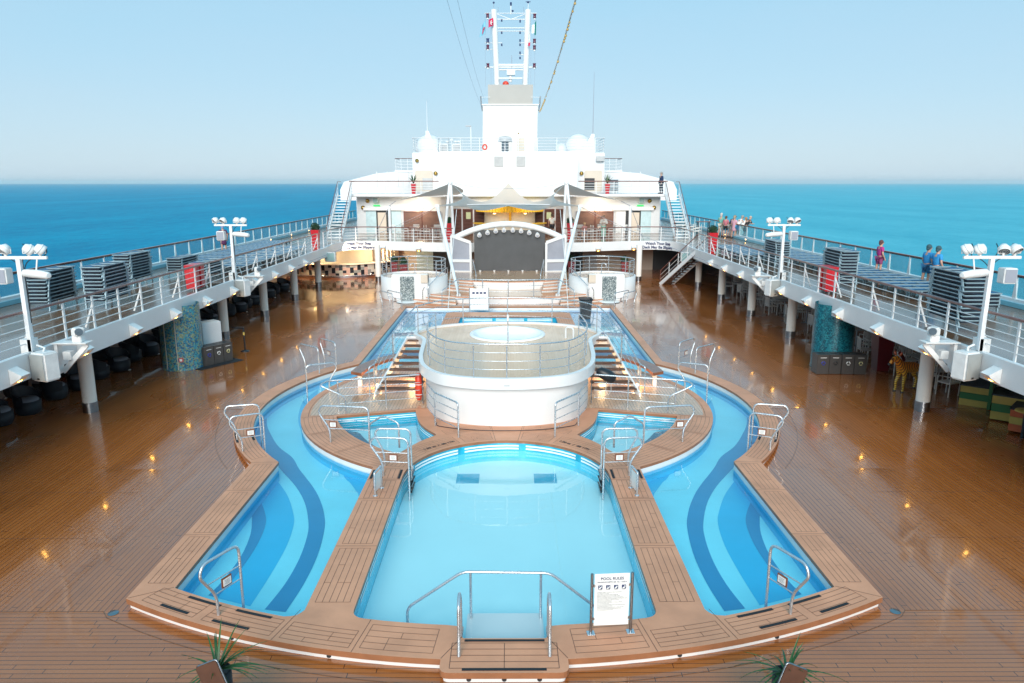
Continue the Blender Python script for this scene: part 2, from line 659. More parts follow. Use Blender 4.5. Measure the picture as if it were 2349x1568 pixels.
def railing(name, label, path, h=1.0, bars=3, posts=None, spacing=1.4, r=.022, rr=.014, m='steel', mtop=None, rtop=None, cat_='railing', group=None, closed=False, post_m=None, postw=None, lean=0.0):
    """path: list of points at deck height; thing > handrail, rails, posts"""
    path = [Vector(p) for p in path]
    t = thing(name, label, cat_, path[0], 0, group)
    up = Vector((0, 0, h))
    MB().tube([p + up for p in path], rtop or r * 1.15, 8, closed=closed).build('handrail', M[mtop or m], t, True)
    for b in range(bars):
        z = Vector((0, 0, h * (b + 1) / (bars + 1)))
        MB().tube([p + z for p in path], rr, 6, closed=closed).build('rail', M[m], t, True)
    if posts is None:
        posts = []
        acc, nxt = 0.0, 0.0
        pp = path + ([path[0]] if closed else [])
        tot = sum((b - a).length for a, b in zip(pp, pp[1:]))
        k = max(1, round(tot / spacing))
        st = tot / k
        for a, b in zip(pp, pp[1:]):
            L = (b - a).length
            while nxt <= acc + L + 1e-4:
                posts.append(a.lerp(b, min(1, (nxt - acc) / L)))
                nxt += st
            acc += L
        if closed:
            posts = posts[:-1]
    base = None
    for p in posts:
        p = Vector(p)
        if base is None:
            mb = MB()
            if postw:
                mb.box((0, 0, h / 2), (postw[0], postw[1], h))
            else:
                mb.cyl((0, 0, 0), (0, 0, h), r, n=8)
            base = mb.build('post', M[post_m or m], t)
            base.location = p - t.location
        else:
            c = base.copy()
            COL.objects.link(c)
            c.location = p - t.location
    return t

# ------------------------------------------------------------------ sky, sun, sea
SUN_EL, SUN_AZ = math.radians(26), math.radians(184)     # behind the camera, a little to the left
w = bpy.data.worlds.new('World')
S.world = w
w.use_nodes = True
nt = w.node_tree
bg = nt.nodes['Background']
sky = nt.nodes.new('ShaderNodeTexSky')
sky.sky_type = 'NISHITA'
sky.sun_disc = False
sky.sun_elevation = SUN_EL
sky.sun_rotation = SUN_AZ
sky.air_density = 1.0
sky.dust_density = 0.6
sky.ozone_density = 1.2
# hazy evening sky: the clear sky washed out by an even veil, paler towards the horizon
wtc = nt.nodes.new('ShaderNodeTexCoord').outputs['Generated']
wsp = nt.nodes.new('ShaderNodeSeparateXYZ')
nt.links.new(wtc, wsp.inputs[0])
el_ = ramp(nt, wsp.outputs[2], 0.0, 0.5)
elc = mth(nt, 'POWER', el_, .75)
veil = mixc(nt, elc, (2.15, 2.72, 3.22), (.90, 2.5, 3.4))
cl_ = ramp(nt, noise(nt, mapping(nt, wtc, (1.5, 1.5, 5)), 2.2, 4), .35, .75)
veil = mixc(nt, mth(nt, 'MULTIPLY', cl_, .16), veil, (2.2, 2.55, 3.0))
nt.links.new(mixc(nt, .92, sky.outputs[0], veil), bg.inputs[0])
bg.inputs[1].default_value = 0.12
sl = bpy.data.lights.new('sun', 'SUN')
sl.energy = 1.9
sl.angle = math.radians(40)
sl.color = (1, .93, .84)
so = bpy.data.objects.new('sun', sl)
COL.objects.link(so)
sd = V(math.sin(SUN_AZ) * math.cos(SUN_EL), math.cos(SUN_AZ) * math.cos(SUN_EL), math.sin(SUN_EL))
so.rotation_euler = sd.to_track_quat('Z', 'Y').to_euler()
so.location = sd * 50
S.view_settings.view_transform = 'Standard'
S.view_settings.look = 'None'
S.view_settings.exposure = 1.1
S.view_settings.gamma = 1
S.cycles.max_bounces = 8
S.cycles.transparent_max_bounces = 16
S.cycles.caustics_reflective = False
S.cycles.caustics_refractive = False
S.cycles.sample_clamp_indirect = 4
try:
    S.cycles.use_denoising = True
except Exception:
    pass


def sea_mat():
    m, nt, out = newmat('open_sea')
    tc = nd(nt, 'ShaderNodeTexCoord').outputs['Object']
    sp = nd(nt, 'ShaderNodeSeparateXYZ')
    nt.links.new(tc, sp.inputs[0])
    big = noise(nt, mapping(nt, tc, (.004, .0012, 1)), 3, 4)
    med = noise(nt, mapping(nt, tc, (.05, .016, 1)), 3, 5)
    chop = noise(nt, mapping(nt, tc, (.22, .09, 1)), 3, 4, .65)
    f = mth(nt, 'ADD', mth(nt, 'ADD', mth(nt, 'MULTIPLY', big, .4), mth(nt, 'MULTIPLY', med, .3)), mth(nt, 'MULTIPLY', chop, .3))
    col = mixc(nt, ramp(nt, f, .42, .60), (.0, .165, .30), (.0, .265, .42))
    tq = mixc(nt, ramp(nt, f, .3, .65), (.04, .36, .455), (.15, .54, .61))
    # paler turquoise towards starboard: reflected sky glow put into the base colour
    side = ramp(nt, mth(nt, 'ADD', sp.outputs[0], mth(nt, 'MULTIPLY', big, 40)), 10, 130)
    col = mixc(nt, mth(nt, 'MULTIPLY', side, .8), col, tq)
    h = mth(nt, 'ADD', noise(nt, mapping(nt, tc, (.25, .12, 1)), 2, 5, .6), mth(nt, 'MULTIPLY', med, .6))
    nb = bump(nt, h, .8, 1.0)
    df = nd(nt, 'ShaderNodeBsdfDiffuse')
    nt.links.new(col, df.inputs[0])
    nt.links.new(nb, df.inputs['Normal'])
    gl = nd(nt, 'ShaderNodeBsdfGlossy')
    gl.inputs['Roughness'].default_value = .25
    gl.inputs['Color'].default_value = (.28, .8, 1, 1)
    nt.links.new(nb, gl.inputs['Normal'])
    fr = nd(nt, 'ShaderNodeFresnel')
    fr.inputs['IOR'].default_value = 1.2
    nt.links.new(nb, fr.inputs['Normal'])
    mx = nd(nt, 'ShaderNodeMixShader')
    nt.links.new(mth(nt, 'MINIMUM', mth(nt, 'MULTIPLY', fr.outputs[0], .5), .22), mx.inputs[0])
    nt.links.new(df.outputs[0], mx.inputs[1])
    nt.links.new(gl.outputs[0], mx.inputs[2])
    nt.links.new(mx.outputs[0], out.inputs[0])
    return m


seam = MB()
RR = [0, 40, 120, 400, 1500, 6000, 20000]
for i in range(len(RR) - 1):
    seam.lathe([(RR[i + 1], 0), (max(RR[i], .01), 0)], (0, 0, 0), 64, sm=False)
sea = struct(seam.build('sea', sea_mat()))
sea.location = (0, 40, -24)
# thin sea haze: a closed box of air round the ship and the sea, the sky outside it
hm_, hnt, hout = newmat('sea_haze')
hv = hnt.nodes.new('ShaderNodeVolumePrincipled')
hv.inputs['Color'].default_value = (.68, .90, 1, 1)
hv.inputs['Density'].default_value = 7e-5
hv.inputs['Anisotropy'].default_value = 0.0
hnt.links.new(hv.outputs[0], hout.inputs['Volume'])
hz = MB().box((0, 0, 12), (52000, 52000, 74)).build('haze', hm_)
tag(hz, None, None, None, 'stuff')

# ------------------------------------------------------------------ pool plan


def off(loop, d):
    """offset a closed loop; d > 0 grows a counter-clockwise loop"""
    n = len(loop)
    area = sum(loop[i][0] * loop[(i + 1) % n][1] - loop[(i + 1) % n][0] * loop[i][1] for i in range(n))
    s = 1 if area > 0 else -1
    out = []
    for i in range(n):
        p, a, b = loop[i], loop[i - 1], loop[(i + 1) % n]
        d1 = V(p[0] - a[0], p[1] - a[1]).normalized()
        d2 = V(b[0] - p[0], b[1] - p[1]).normalized()
        n1 = V(d1.y, -d1.x) * s
        n2 = V(d2.y, -d2.x) * s
        m = n1 + n2
        m = m / max(.35, m.dot(n1)) if m.length > 1e-6 else n1
        out.append(V(p[0] + m.x * d, p[1] + m.y * d, 0))
    return out


def dedupe(l):
    o = []
    for p in l:
        if not o or (V(p[0], p[1], 0) - V(o[-1][0], o[-1][1], 0)).length > 1e-3:
            o.append(V(p[0], p[1], 0))
    if (o[0] - o[-1]).length < 1e-3:
        o.pop()
    return o


def farc(R, x0, x1, n=14):
    """front arc round (0, 22.2)"""
    return [V(x0 + (x1 - x0) * i / n, 22.2 - math.sqrt(R * R - (x0 + (x1 - x0) * i / n) ** 2), 0) for i in range(n + 1)]


ZC, ZF = .18, .14       # coping top, main deck from the ring onwards
rightring_o = arc(0, 22, 8.03, math.atan2(-5.03, 6.26), math.atan2(5.39, 5.95), 26)
plat = rnd([V(.92, 9.362, 0), V(.92, 9.06, 0), V(-.92, 9.06, 0), V(-.92, 9.362, 0)], .2, 4)
OUT = dedupe(farc(12.87, -6.26, -.92) + list(reversed(plat))[0:] + farc(12.87, .92, 6.26) + rightring_o + [V(5.95, 40.4, 0), V(-5.95, 40.4, 0)] + mir(list(reversed(rightring_o))))
isl_l = arc(0, 22, 6.22, math.radians(-121.2), math.radians(-238.6), 34)
ring_r = arc(0, 22, 7.5, math.radians(-41.7), math.radians(41.5), 26)
half = [V(3.22, 16.68, 0), V(3.22, 10.62, 0)] + rnd([V(3.22, 10.62, 0), V(3.3, 10.46, 0), V(3.5, 10.44, 0)], .1, 2) + farc(12.27, 3.5, 5.6) + ring_r + [V(5.62, 40.0, 0)]
RIV = dedupe([V(-3.24, 38.3, 0), V(3.24, 38.3, 0)] + mir(list(reversed(isl_l))) + half + mir(list(reversed(half))) + isl_l)
notch = rnd([V(-.64, 10.16, 0), V(-.64, 9.86, 0), V(.64, 9.86, 0), V(.64, 10.16, 0)], .04, 2)
MAIN = dedupe(rnd([V(-2.43, 11.2, 0), V(-2.43, 10.42, 0), V(-2.0, 10.34, 0)], .38, 5) + farc(12.03, -1.9, -.64, 5)[:-1] + notch + farc(12.03, .64, 1.9, 5)[1:] + rnd([V(2.0, 10.34, 0), V(2.43, 10.42, 0), V(2.43, 11.2, 0)], .38, 5) + arc(0, 16.1, 2.43, 0, PI, 30))
TRI_L = dedupe([V(-5.0, 20.62, 0), V(-4.99, 20.5, 0)] + arc(0, 22, 5.2, math.radians(197), math.radians(238), 10) + cat([V(-2.7, 17.68, 0), V(-2.35, 18.4, 0), V(-1.92, 18.98, 0)], 4) + cat([V(-1.95, 19.05, 0), V(-2.3, 19.6, 0), V(-2.55, 20.2, 0), V(-2.77, 21.24, 0)], 4))
TRI_R = mir(list(reversed(TRI_L)))
FARP = rnd([V(-2.44, 29.5, 0), V(2.44, 29.5, 0), V(2.44, 37.1, 0), V(-2.44, 37.1, 0)], .3, 4, True)


def zdeck(y):
    return ZF * min(1, max(0, (y - 17) / 4.5))


# main deck with the pool cut out
bm = bmesh.new()
t = MB().sheet([[V(-17.6, -8, 0), V(17.6, -8, 0), V(17.6, 78, 0), V(-17.6, 78, 0)], off(OUT, -.06)])
vs = [bm.verts.new(v) for v in t.v]
for f in t.f:
    bm.faces.new([vs[i] for i in f])
for y in (17, 18.5, 20, 21.5):
    bmesh.ops.bisect_plane(bm, geom=bm.verts[:] + bm.edges[:] + bm.faces[:], plane_co=(0, y, 0), plane_no=(0, 1, 0))
for v in bm.verts:
    v.co.z = zdeck(v.co.y)
me = bpy.data.meshes.new('main_deck')
bm.to_mesh(me)
bm.free()
me.materials.append(M['deck'])
o = bpy.data.objects.new('main_deck', me)
COL.objects.link(o)
struct(o)

# seams in the deck
sm = MB()


def ribbon(mb, pts, wd, z):
    pts = [V(p[0], p[1], 0) for p in pts]
    L, Rr = [], []
    for i, p in enumerate(pts):
        a, b = pts[max(0, i - 1)], pts[min(len(pts) - 1, i + 1)]
        d = (b - a).normalized()
        nrm = V(-d.y, d.x, 0) * wd / 2
        zz = z if not callable(z) else z(p)
        L.append(p + nrm + V(0, 0, zz))
        Rr.append(p - nrm + V(0, 0, zz))
    n = len(pts)
    mb.add(Rr + L, [(i, i + 1, n + i + 1, n + i) for i in range(n - 1)])


zs = lambda p: zdeck(p[1]) + .004
for sx in (-1, 1):
    ribbon(sm, [(sx * 6.6, 10.86), (sx * 17, 10.86)], .012, zs)
    ribbon(sm, [(sx * p[0], p[1]) for p in farc(13.2, .95, 6.45)] + [(sx * 6.6, 10.86)], .009, zs)
    ribbon(sm, [(sx * .95, 9.03), (sx * .78, 8.8), (0, 8.8)], .014, zs)
    ribbon(sm, [(sx * p[0], p[1]) for p in arc(0, 22, 8.5, math.radians(-36), math.radians(-4), 14)], .009, zs)
    ribbon(sm, [(sx * 8.1, 21.45), (sx * 17, 21.45)], .016, zs)
    for yy in (13.4, 15.6, 24.8, 28.5, 33):
        ribbon(sm, [(sx * 8.4, yy), (sx * 17, yy)], .008, zs)
tag(sm.build('deck_seams', M['caulk']), None, None, None, 'structure')

# the pool as one built-in thing
pool = thing('swimming_pool', 'winding blue lazy river and round ended swimming pool with teak coping in the deck', 'pool', (0, 9.06, 0))
cp = MB()
cp.sheet([OUT, RIV, MAIN, TRI_L, TRI_R, FARP], ZC)
cp.build('coping', M['coping'], pool, True)
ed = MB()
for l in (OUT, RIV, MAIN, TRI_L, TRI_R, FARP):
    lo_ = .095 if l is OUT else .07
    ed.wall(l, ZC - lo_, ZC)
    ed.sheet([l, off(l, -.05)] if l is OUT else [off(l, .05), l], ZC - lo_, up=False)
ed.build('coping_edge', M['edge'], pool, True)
wl = MB()
wl.wall(off(OUT, -.045), -.3, ZC - .09)
wl.wall(off(RIV, .012), -.035, ZC - .065)
wl.build('white_wall', M['white'], pool, True)
MB().wall(off(RIV, .012), -.32, -.035).build('river_wall', M['fl_mid'], pool, True)
wl = MB()
wl.wall(off(MAIN, .02), -.105, ZC - .065)
MB().wall(off(MAIN, .02), -.42, -.105).build('underwater_wall', mat('pale_blue_tile', (.14, .66, .86), .25, var=.1, scale=2), pool, True)
wl.build('tiled_wall', M['tile_main'], pool, True)
MB().wall(off(FARP, .04), -1.0, ZC - .09).build('tiled_wall', M['tile_main'], pool, True)
for l in (TRI_L, TRI_R):
    MB().wall(off(l, .02), -.4, ZC - .065).build('tiled_wall', M['tile_main'], pool, True)
# white tile bands


def bands(path, zz, L=1.55, gap=.13):
    acc = 0
    cur = []
    seg = []
    pts = [V(p[0], p[1], 0) for p in path]
    fine = []
    for a, b in zip(pts, pts[1:]):
        k = max(1, int((b - a).length / .06))
        fine += [a.lerp(b, i / k) for i in range(k)]
    fine.append(pts[-1])
    d = 0
    last = fine[0]
    for p in fine:
        d += (p - last).length
        last = p
        if d % (L + gap) < L:
            cur.append(p)
        else:
            if len(cur) > 1:
                seg.append(cur)
            cur = []
    if len(cur) > 1:
        seg.append(cur)
    for c in seg:
        for z0, z1 in zz:
            MB().wall(c, z0, z1, closed=False).build('white_tile_band', M['tile_white'], pool, True)


mi = off(MAIN, .015)
i0 = max(range(len(mi)), key=lambda i: (mi[i][0] > 2.3) * -mi[i][1] if mi[i][0] > 2.3 and mi[i][1] > 10.9 else -99)
pth = [p for p in mi if p[1] > 10.75 and (abs(p[0]) > 2.3 or p[1] > 16)]
k0 = [i for i, p in enumerate(pth) if p[0] > 2.3][0]
pth = pth[k0:] + pth[:k0]
bands(pth, [(.010, .055), (-.070, -.022)])
for l in (TRI_L, TRI_R):
    q = off(l, .015)
    top = [p for p in q if p[1] > 20.58 and abs(p[0]) > 2.6]
    bands(sorted(top, key=lambda p: p[0]), [(.03, .055), (-.03, -.005)], 9)
    side = [p for p in q if 18.98 < p[1] < 21.2 and abs(p[0]) < 2.75]
    bands(sorted(side, key=lambda p: p[1]), [(.03, .055), (-.03, -.005)], 1.2)
q = off(FARP, .034)
bands(sorted([p for p in q if p[1] > 37.05], key=lambda p: p[0]), [(.0, .04), (-.08, -.04)], 1.5)
# floors
MB().sheet([off(RIV, .01)], -.304).build('river_floor', M['fl_light'], pool, True)
MB().sheet([off(MAIN, .018)], -.4).build('main_pool_floor', M['fl_main'], pool, True)
for l in (TRI_L, TRI_R):
    MB().sheet([off(l, .018)], -.33).build('small_pool_floor', M['fl_tri'], pool, True)
MB().sheet([off(FARP, .03)], -.9).build('far_pool_floor', M['fl_far'], pool, True)
for sx in (-1, 1):
    mb = MB()
    mb.box((sx * .975, 17.33, -.394), (.57, .6, .008))
    mb.build('floor_grating', M['fl_sq'], pool, True)


def fz(pts, x0=400, y0=1600, s=1600 / 2349):
    return [at((x0 + a * s) * .61172, (y0 + b * s) * .61172, Z=-.3) for a, b in pts]


d1r = cat(fz([(985, 1022), (1090, 860), (1165, 700), (1200, 560), (1198, 490), (1180, 420), (1140, 340), (1060, 235)]) + fz([(900, 1330), (760, 1220), (680, 1100), (630, 980), (640, 870), (700, 770), (830, 660), (1050, 530), (1230, 450), (1500, 370)], 780, 1250, 720 / 2053), 4)
d1l = cat(fz([(870, 1008), (980, 870), (1060, 730), (1105, 600), (1110, 520), (1090, 420), (1040, 330), (960, 240), (938, 212)]), 4)
ringw = [V(-p[0], p[1], 0) for p in arc(0, 22, 7.53, math.radians(-41.7), math.radians(40), 24)]   # left wall, front to back
dark1 = dedupe(d1r + list(reversed(ringw)) + list(reversed(d1l)))
mr = cat(fz([(790, 990), (900, 820), (990, 660), (1030, 540), (1025, 470), (990, 370), (910, 262)]), 4)
d0r = cat(fz([(610, 945), (740, 785), (830, 650), (875, 540), (870, 470), (840, 400), (806, 340)]), 4)
d0l = cat(fz([(560, 930), (640, 850), (740, 715), (790, 600), (800, 520), (795, 450), (770, 395)]), 4)
isl = cat(fz([(1180, 600), (1060, 690), (1000, 760), (965, 900), (985, 1020), (1060, 1140), (1200, 1280), (1320, 1370), (1420, 1480), (1480, 1568)], 780, 1250, 720 / 2053) + fz([(1340, 310), (1385, 372)]), 4)
islw = [p for p in arc(0, 22, 6.19, math.radians(-122), math.radians(-184), 20)]
crescent = dedupe(isl + [V(-3.25, 15.4, 0), V(-3.25, 16.6, 0)] + islw)
pale = cat(fz([(1230, 640), (1090, 760), (1000, 830), (960, 920)], 780, 1250, 720 / 2053), 4)


def sided(l, sx):
    return l if sx < 0 else mir(list(reversed(l)))


for sx in (-1, 1):
    MB().sheet([sided(dark1, sx)], -.298).build('floor_band', M['fl_band'], pool, True)
    MB().sheet([sided(dedupe(d0r + list(reversed(d0l))), sx)], -.296).build('floor_band', M['fl_band'], pool, True)
    MB().sheet([sided(dedupe(mr + list(reversed(d0r))), sx)], -.3).build('floor_step', M['fl_mid'], pool, True)
    MB().sheet([sided(crescent, sx)], -.299).build('floor_crescent', M['fl_mid'], pool, True)
    for y0, y1 in ((30.2, 31.0), (34.8, 35.5)):
        MB().sheet([sided(dedupe([V(-5.63, y0 - .6, 0), V(-4.4, y0, 0), V(-3.22, y0 + .1, 0), V(-3.22, y1 + .1, 0), V(-4.4, y1, 0), V(-5.63, y1 - .5, 0)]), sx)], -.298).build('floor_band', M['fl_band'], pool, True)
    MB().sheet([sided([V(-5.63, 36.6, 0), V(-3.22, 37.0, 0), V(-3.22, 40.0, 0), V(-5.63, 40.0, 0)], sx)], -.3).build('floor_step', M['fl_mid'], pool, True)
# dark tiled slope along the outer side of the small pools
ledge_m = mat('dark_ledge_tile', (.01, .07, .14), .25, var=.5, scale=14)
for sx in (-1, 1):
    lp = [V(sx * -4.97, 20.5, 0), V(sx * -4.35, 20.3, 0)] + [V(sx * p[0], p[1], 0) for p in arc(0, 22, 4.62, math.radians(203), math.radians(232), 6)] + [V(sx * p[0], p[1], 0) for p in arc(0, 22, 5.2, math.radians(232), math.radians(197), 8)]
    lp = dedupe(lp)
    MB().sheet([lp], -.2).build('dark_tile_ledge', ledge_m, pool, True)
# white entry step in the notch of the main pool
MB().bbox((0, 10.43, -.25), (1.25, 1.12, .27), .012).build('entry_step', M['white'], pool, True)

# caulked panels inlaid in the coping
ck = MB()
ZL = ZC + .003


def panel(g, n, iu=.04, iv=.12, joints=True, k=10, wd=.008):
    for j in range(n + 1):
        t_ = iv + (1 - 2 * iv) * j / n
        ribbon(ck, [g(iu + (1 - 2 * iu) * i / k, t_) for i in range(k + 1)], wd, ZL)
    for s_ in (iu, 1 - iu):
        ribbon(ck, [g(s_, iv + (1 - 2 * iv) * i / 4) for i in range(5)], wd, ZL)
    if joints:
        for j in range(n):
            s_ = RND.choice((.35, .5, .65))
            if RND.random() < .65:
                ribbon(ck, [g(s_, iv + (1 - 2 * iv) * (j + q) / n) for q in (0, 1)], wd, ZL)


def seam(a, b, wd=.010):
    ribbon(ck, [a, b], wd, ZL)


def pol(cx, cy, r0, r1, a0, a1, sx=1):
    return lambda s, t: V(sx * (cx + (r0 + (r1 - r0) * t) * math.cos(a0 + (a1 - a0) * s)), cy + (r0 + (r1 - r0) * t) * math.sin(a0 + (a1 - a0) * s), 0)


def xang(x):
    return -PI / 2 + math.asin(x / 12.6)


def rect(x0, x1, y0, y1, sx=1):
    return lambda s, t: V(sx * (x0 + (x1 - x0) * t), y0 + (y1 - y0) * s, 0)


for sx in (-1, 1):
    for a, b in ((.98, 2.18), (2.22, 3.42), (3.46, 4.78), (4.82, 5.95)):
        panel(pol(0, 22.2, 12.28 if a > 2 else 12.05, 12.85, xang(a), xang(b), sx), 4, .05, .13)
    for x in (2.2, 3.44):
        p0, p1 = pol(0, 22.2, 12.03, 12.87, xang(x), xang(x), sx)(0, 0), pol(0, 22.2, 12.03, 12.87, xang(x), xang(x), sx)(0, 1)
        seam(p0, p1)
    seam(V(sx * 5.62, 11.3, 0), V(sx * 6.24, 10.97, 0))
    for y0, y1 in ((11.35, 13.2), (13.2, 15.3), (15.3, 16.95)):
        panel(rect(5.6, 6.26, y0, y1, sx), 4, .045, .2)
        if y1 < 16.9:
            seam(V(sx * 5.6, y1, 0), V(sx * 6.26, y1, 0))
    seam(V(sx * 5.6, 17.01, 0), V(sx * 6.26, 16.97, 0))
    for y0, y1 in ((10.75, 12.74), (12.74, 14.85), (14.85, 15.9)):
        panel(rect(2.43, 3.22, y0, y1, sx), 5, .045, .14, k=2)
        seam(V(sx * 2.43, y1, 0), V(sx * 3.22, y1, 0))
    panel(rect(2.43, 3.22, 15.95, 16.6, sx), 5, .06, .14, False, 2)
    for a0, a1 in ((-38, -24), (-24, -10), (-10, 0)):
        panel(pol(0, 22, 7.5, 8.03, math.radians(a0), math.radians(a1), sx), 4, .04, .15)
    for a0, a1 in ((-60, -45), (-45, -29), (-29, -14)):
        panel(pol(0, 22, 5.22, 6.2, math.radians(a0), math.radians(a1), sx), 7, .03, .08)
        q = pol(0, 22, 5.22, 6.2, math.radians(a1), math.radians(a1), sx)
        seam(q(0, 0), q(0, 1))
    for a0, a1 in ((12, 38), (38, 62), (64, 82)):
        panel(pol(0, 16.1, 2.46, 3.2, math.radians(a0), math.radians(a1), sx), 5, .03, .14)
    panel(pol(0, 16.1, 3.3, 3.75, math.radians(60), math.radians(83), sx), 3, .03, .12)
    q = pol(0, 16.1, 2.43, 3.75, math.radians(83), math.radians(83), sx)
    seam(q(0, 0), q(0, 1))
    ribbon(ck, [V(sx * p[0], p[1], 0) for p in arc(0, 22, 6.0, math.radians(-14), math.radians(40), 20)], .012, ZL)
    for y0, y1 in ((28, 31), (31, 34), (34, 37.2)):
        panel(rect(2.44, 3.24, y0, y1, sx), 5, .02, .12, False, 2)
for i in range(5):
    y = 9.16 + .145 * i
    seam(V(-.78, y, 0), V(.78, y, 0), .01)
seam(V(-.78, 9.16, 0), V(-.78, 9.74, 0), .01)
seam(V(.78, 9.16, 0), V(.78, 9.74, 0), .01)
seam(V(0, 9.16, 0), V(0, 9.74, 0), .01)
seam(V(-.92, 9.38, 0), V(-.64, 9.9, 0))
seam(V(.92, 9.38, 0), V(.64, 9.9, 0))
ck.build('caulk_lines', M['caulk'], pool, True)
# anti-slip strips
for sx in (-1, 1):
    for x0, x1, R_ in ((5.0, 5.55, 12.72), (3.9, 4.55, 12.72), (4.7, 5.35, 12.36), (3.75, 4.4, 12.36)):
        mb = MB()
        ribbon(mb, [pol(0, 22.2, R_, R_, xang(x0 + (x1 - x0) * i / 4), 0, sx)(0, 0) for i in range(5)], .06, ZC + .005)
        mb.build('anti_slip_strip', M['grip'], pool, True)
    for cx_, cy_, r_, a0, a1 in ((0, 22, 7.97, -27, -20), (0, 22, 7.56, -27, -20)):
        mb = MB()
        ribbon(mb, [V(sx * p[0], p[1], 0) for p in arc(cx_, cy_, r_, math.radians(a0), math.radians(a1), 4)], .06, ZC + .005)
        mb.build('anti_slip_strip', M['grip'], pool, True)
    for x in (2.5, 3.15):
        mb = MB()
        ribbon(mb, [V(sx * x, 15.95, 0), V(sx * x, 16.5, 0)], .06, ZC + .005)
        mb.build('anti_slip_strip', M['grip'], pool, True)
for y in (9.8, 9.13):
    mb = MB()
    ribbon(mb, [V(-.6, y, 0), V(.6, y, 0)], .055, ZC + .005)
    mb.build('anti_slip_strip', M['grip'], pool, True)
for sx in (-1, 1):
    text('1.50 m  /  4ft 11in', .135, M['inkb'], 'depth_lettering', pool, (sx * 1.74, 18.14 - 9.06, ZC + .005), (0, 0, -sx * .72), bold=.004)
# scupper holes and round drains
for x in (-4.2, -2.6, 2.6, 4.2, -.5, .5, 0):
    R_ = 12.84 if abs(x) > 1 else 0
    y = 22.2 - math.sqrt(12.83 ** 2 - x * x) if abs(x) > 1 else 9.1
    MB().cyl((x, y - .01, .05), (x, y + .05, .05), .035, n=10).build('scupper', M['blackp'], pool, True)

# island deck of planks
isd = dedupe(arc(0, 22, 5.95, math.radians(-13), math.radians(57), 24) + [V(3.2, 28, 0), V(-3.2, 28, 0)] + mir(list(reversed(arc(0, 22, 5.95, math.radians(-13), math.radians(57), 24)))) + [V(-5.15, 20.72, 0), V(-2.9, 21.38, 0), V(2.9, 21.38, 0), V(5.15, 20.72, 0)])
MB().sheet([isd], ZC + .004).build('island_planking', M['island'], pool, True)

# water
wm = M['water']
for nm, lp, z in (('pool_water', MAIN, -.1), ('river_water', RIV, -.005), ('small_pool_water', TRI_L, -.06), ('small_pool_water', TRI_R, -.06), ('far_pool_water', FARP, -.15)):
    struct(MB().sheet([off(lp, .010)], z).build(nm, wm))

# round drains by the front corners
for sx in (-1, 1):
    t = MB()
    t.lathe([(.001, .012), (.07, .012), (.085, .004)], (sx * 6.42, 10.82, .002), 20)
    tag(t.build('deck_drain', M['dsteel']), 'round steel deck drain beside the %s front corner of the pool coping' % SIDE[sx], 'drain')

# ------------------------------------------------------------------ hot tub platform (drum)
Ld = [V(0, 19.5, 0), V(1.0, 19.62, 0), V(1.9, 20.05, 0), V(2.5, 21.0, 0), V(2.75, 22.2, 0), V(2.85, 23.6, 0), V(2.95, 24.8, 0), V(3.35, 25.7, 0), V(3.25, 26.3, 0), V(2.65, 27.2, 0), V(1.4, 27.85, 0), V(0, 28.0, 0)]
DR = dedupe(cat(Ld + mir(list(reversed(Ld[1:-1]))), 6, True))
drum = thing('hot_tub_platform', 'raised white oval platform with a round white hot tub in the middle of the pool', 'hot tub', (0, 23.5, ZC))
MB().wall(off(DR, -.2), ZC, 1.3, sm=True).build('drum_wall', M['white'], drum, True)
rim = MB()
rim.wall(DR, 1.30, 1.62, sm=True)
rim.sheet([DR, off(DR, -.22)], 1.30, up=False)
rim.sheet([DR, off(DR, -.13)], 1.62)
rim.wall(list(reversed(off(DR, -.13))), 1.55, 1.62)
rim.build('rim', M['white'], drum, True)
TUB = (0, 25.85)
circ = [V(TUB[0] + 1.2 * math.cos(2 * PI * i / 48), TUB[1] + 1.2 * math.sin(2 * PI * i / 48), 0) for i in range(48)]
MB().sheet([off(DR, -.13), circ], 1.552).build('platform_deck', M['tubdeck'], drum, True)
MB().lathe([(1.36, 1.556), (1.35, 1.60), (1.22, 1.61), (1.17, 1.56), (1.08, 1.42), (.85, 1.36), (.75, 1.32), (.001, 1.32)], (TUB[0], TUB[1], 0), 48).build('tub', mat('white_tub', (.86, .87, .87), .3, var=.01), drum, True)
struct(MB().sheet([[V(TUB[0] + 1.12 * math.cos(2 * PI * i / 48), TUB[1] + 1.12 * math.sin(2 * PI * i / 48), 0) for i in range(48)]], 1.5).build('tub_water', water_mat('tub_water', (.97, .99, 1.0), refl=.2)))
mb = MB()
mb.tube(rnd([V(2.05, 25.2, 1.55), V(2.05, 25.2, 1.95), V(2.3, 25.0, 1.95), V(2.3, 25.0, 1.55)], .12, 5), .03, 8)
mb.build('tub_handle', M['white'], drum, True)
for sx in (-1, 1):
    MB().box((sx * 2.61, 21.85, .75), (.03, .06, 1.1)).build('access_slot', M['dglass'], drum, True)
MB().box((0, 19.493, 1.42), (.16, .006, .03)).build('name_plate', M['gmesh'], drum, True)
zt = 1.62
fr_path = cat([V(-2.42, 24.4, zt), V(-2.5, 22.6, zt), V(-2.3, 21.2, zt), V(-1.75, 20.1, zt), V(-.95, 19.68, zt), V(0, 19.58, zt), V(.95, 19.68, zt), V(1.75, 20.1, zt), V(2.3, 21.2, zt), V(2.5, 22.6, zt), V(2.42, 24.4, zt)], 5)
railing('platform_railing', 'curved steel railing round the front of the white hot tub platform', fr_path, .95, 3, [V(x, y, zt - .05) for x, y in ((-2.42, 24.4), (-2.5, 22.6), (-2.3, 21.2), (-1.75, 20.1), (-.92, 19.67), (0, 19.58), (.92, 19.67), (1.75, 20.1), (2.3, 21.2), (2.5, 22.6), (2.42, 24.4))], r=.018, rr=.010)
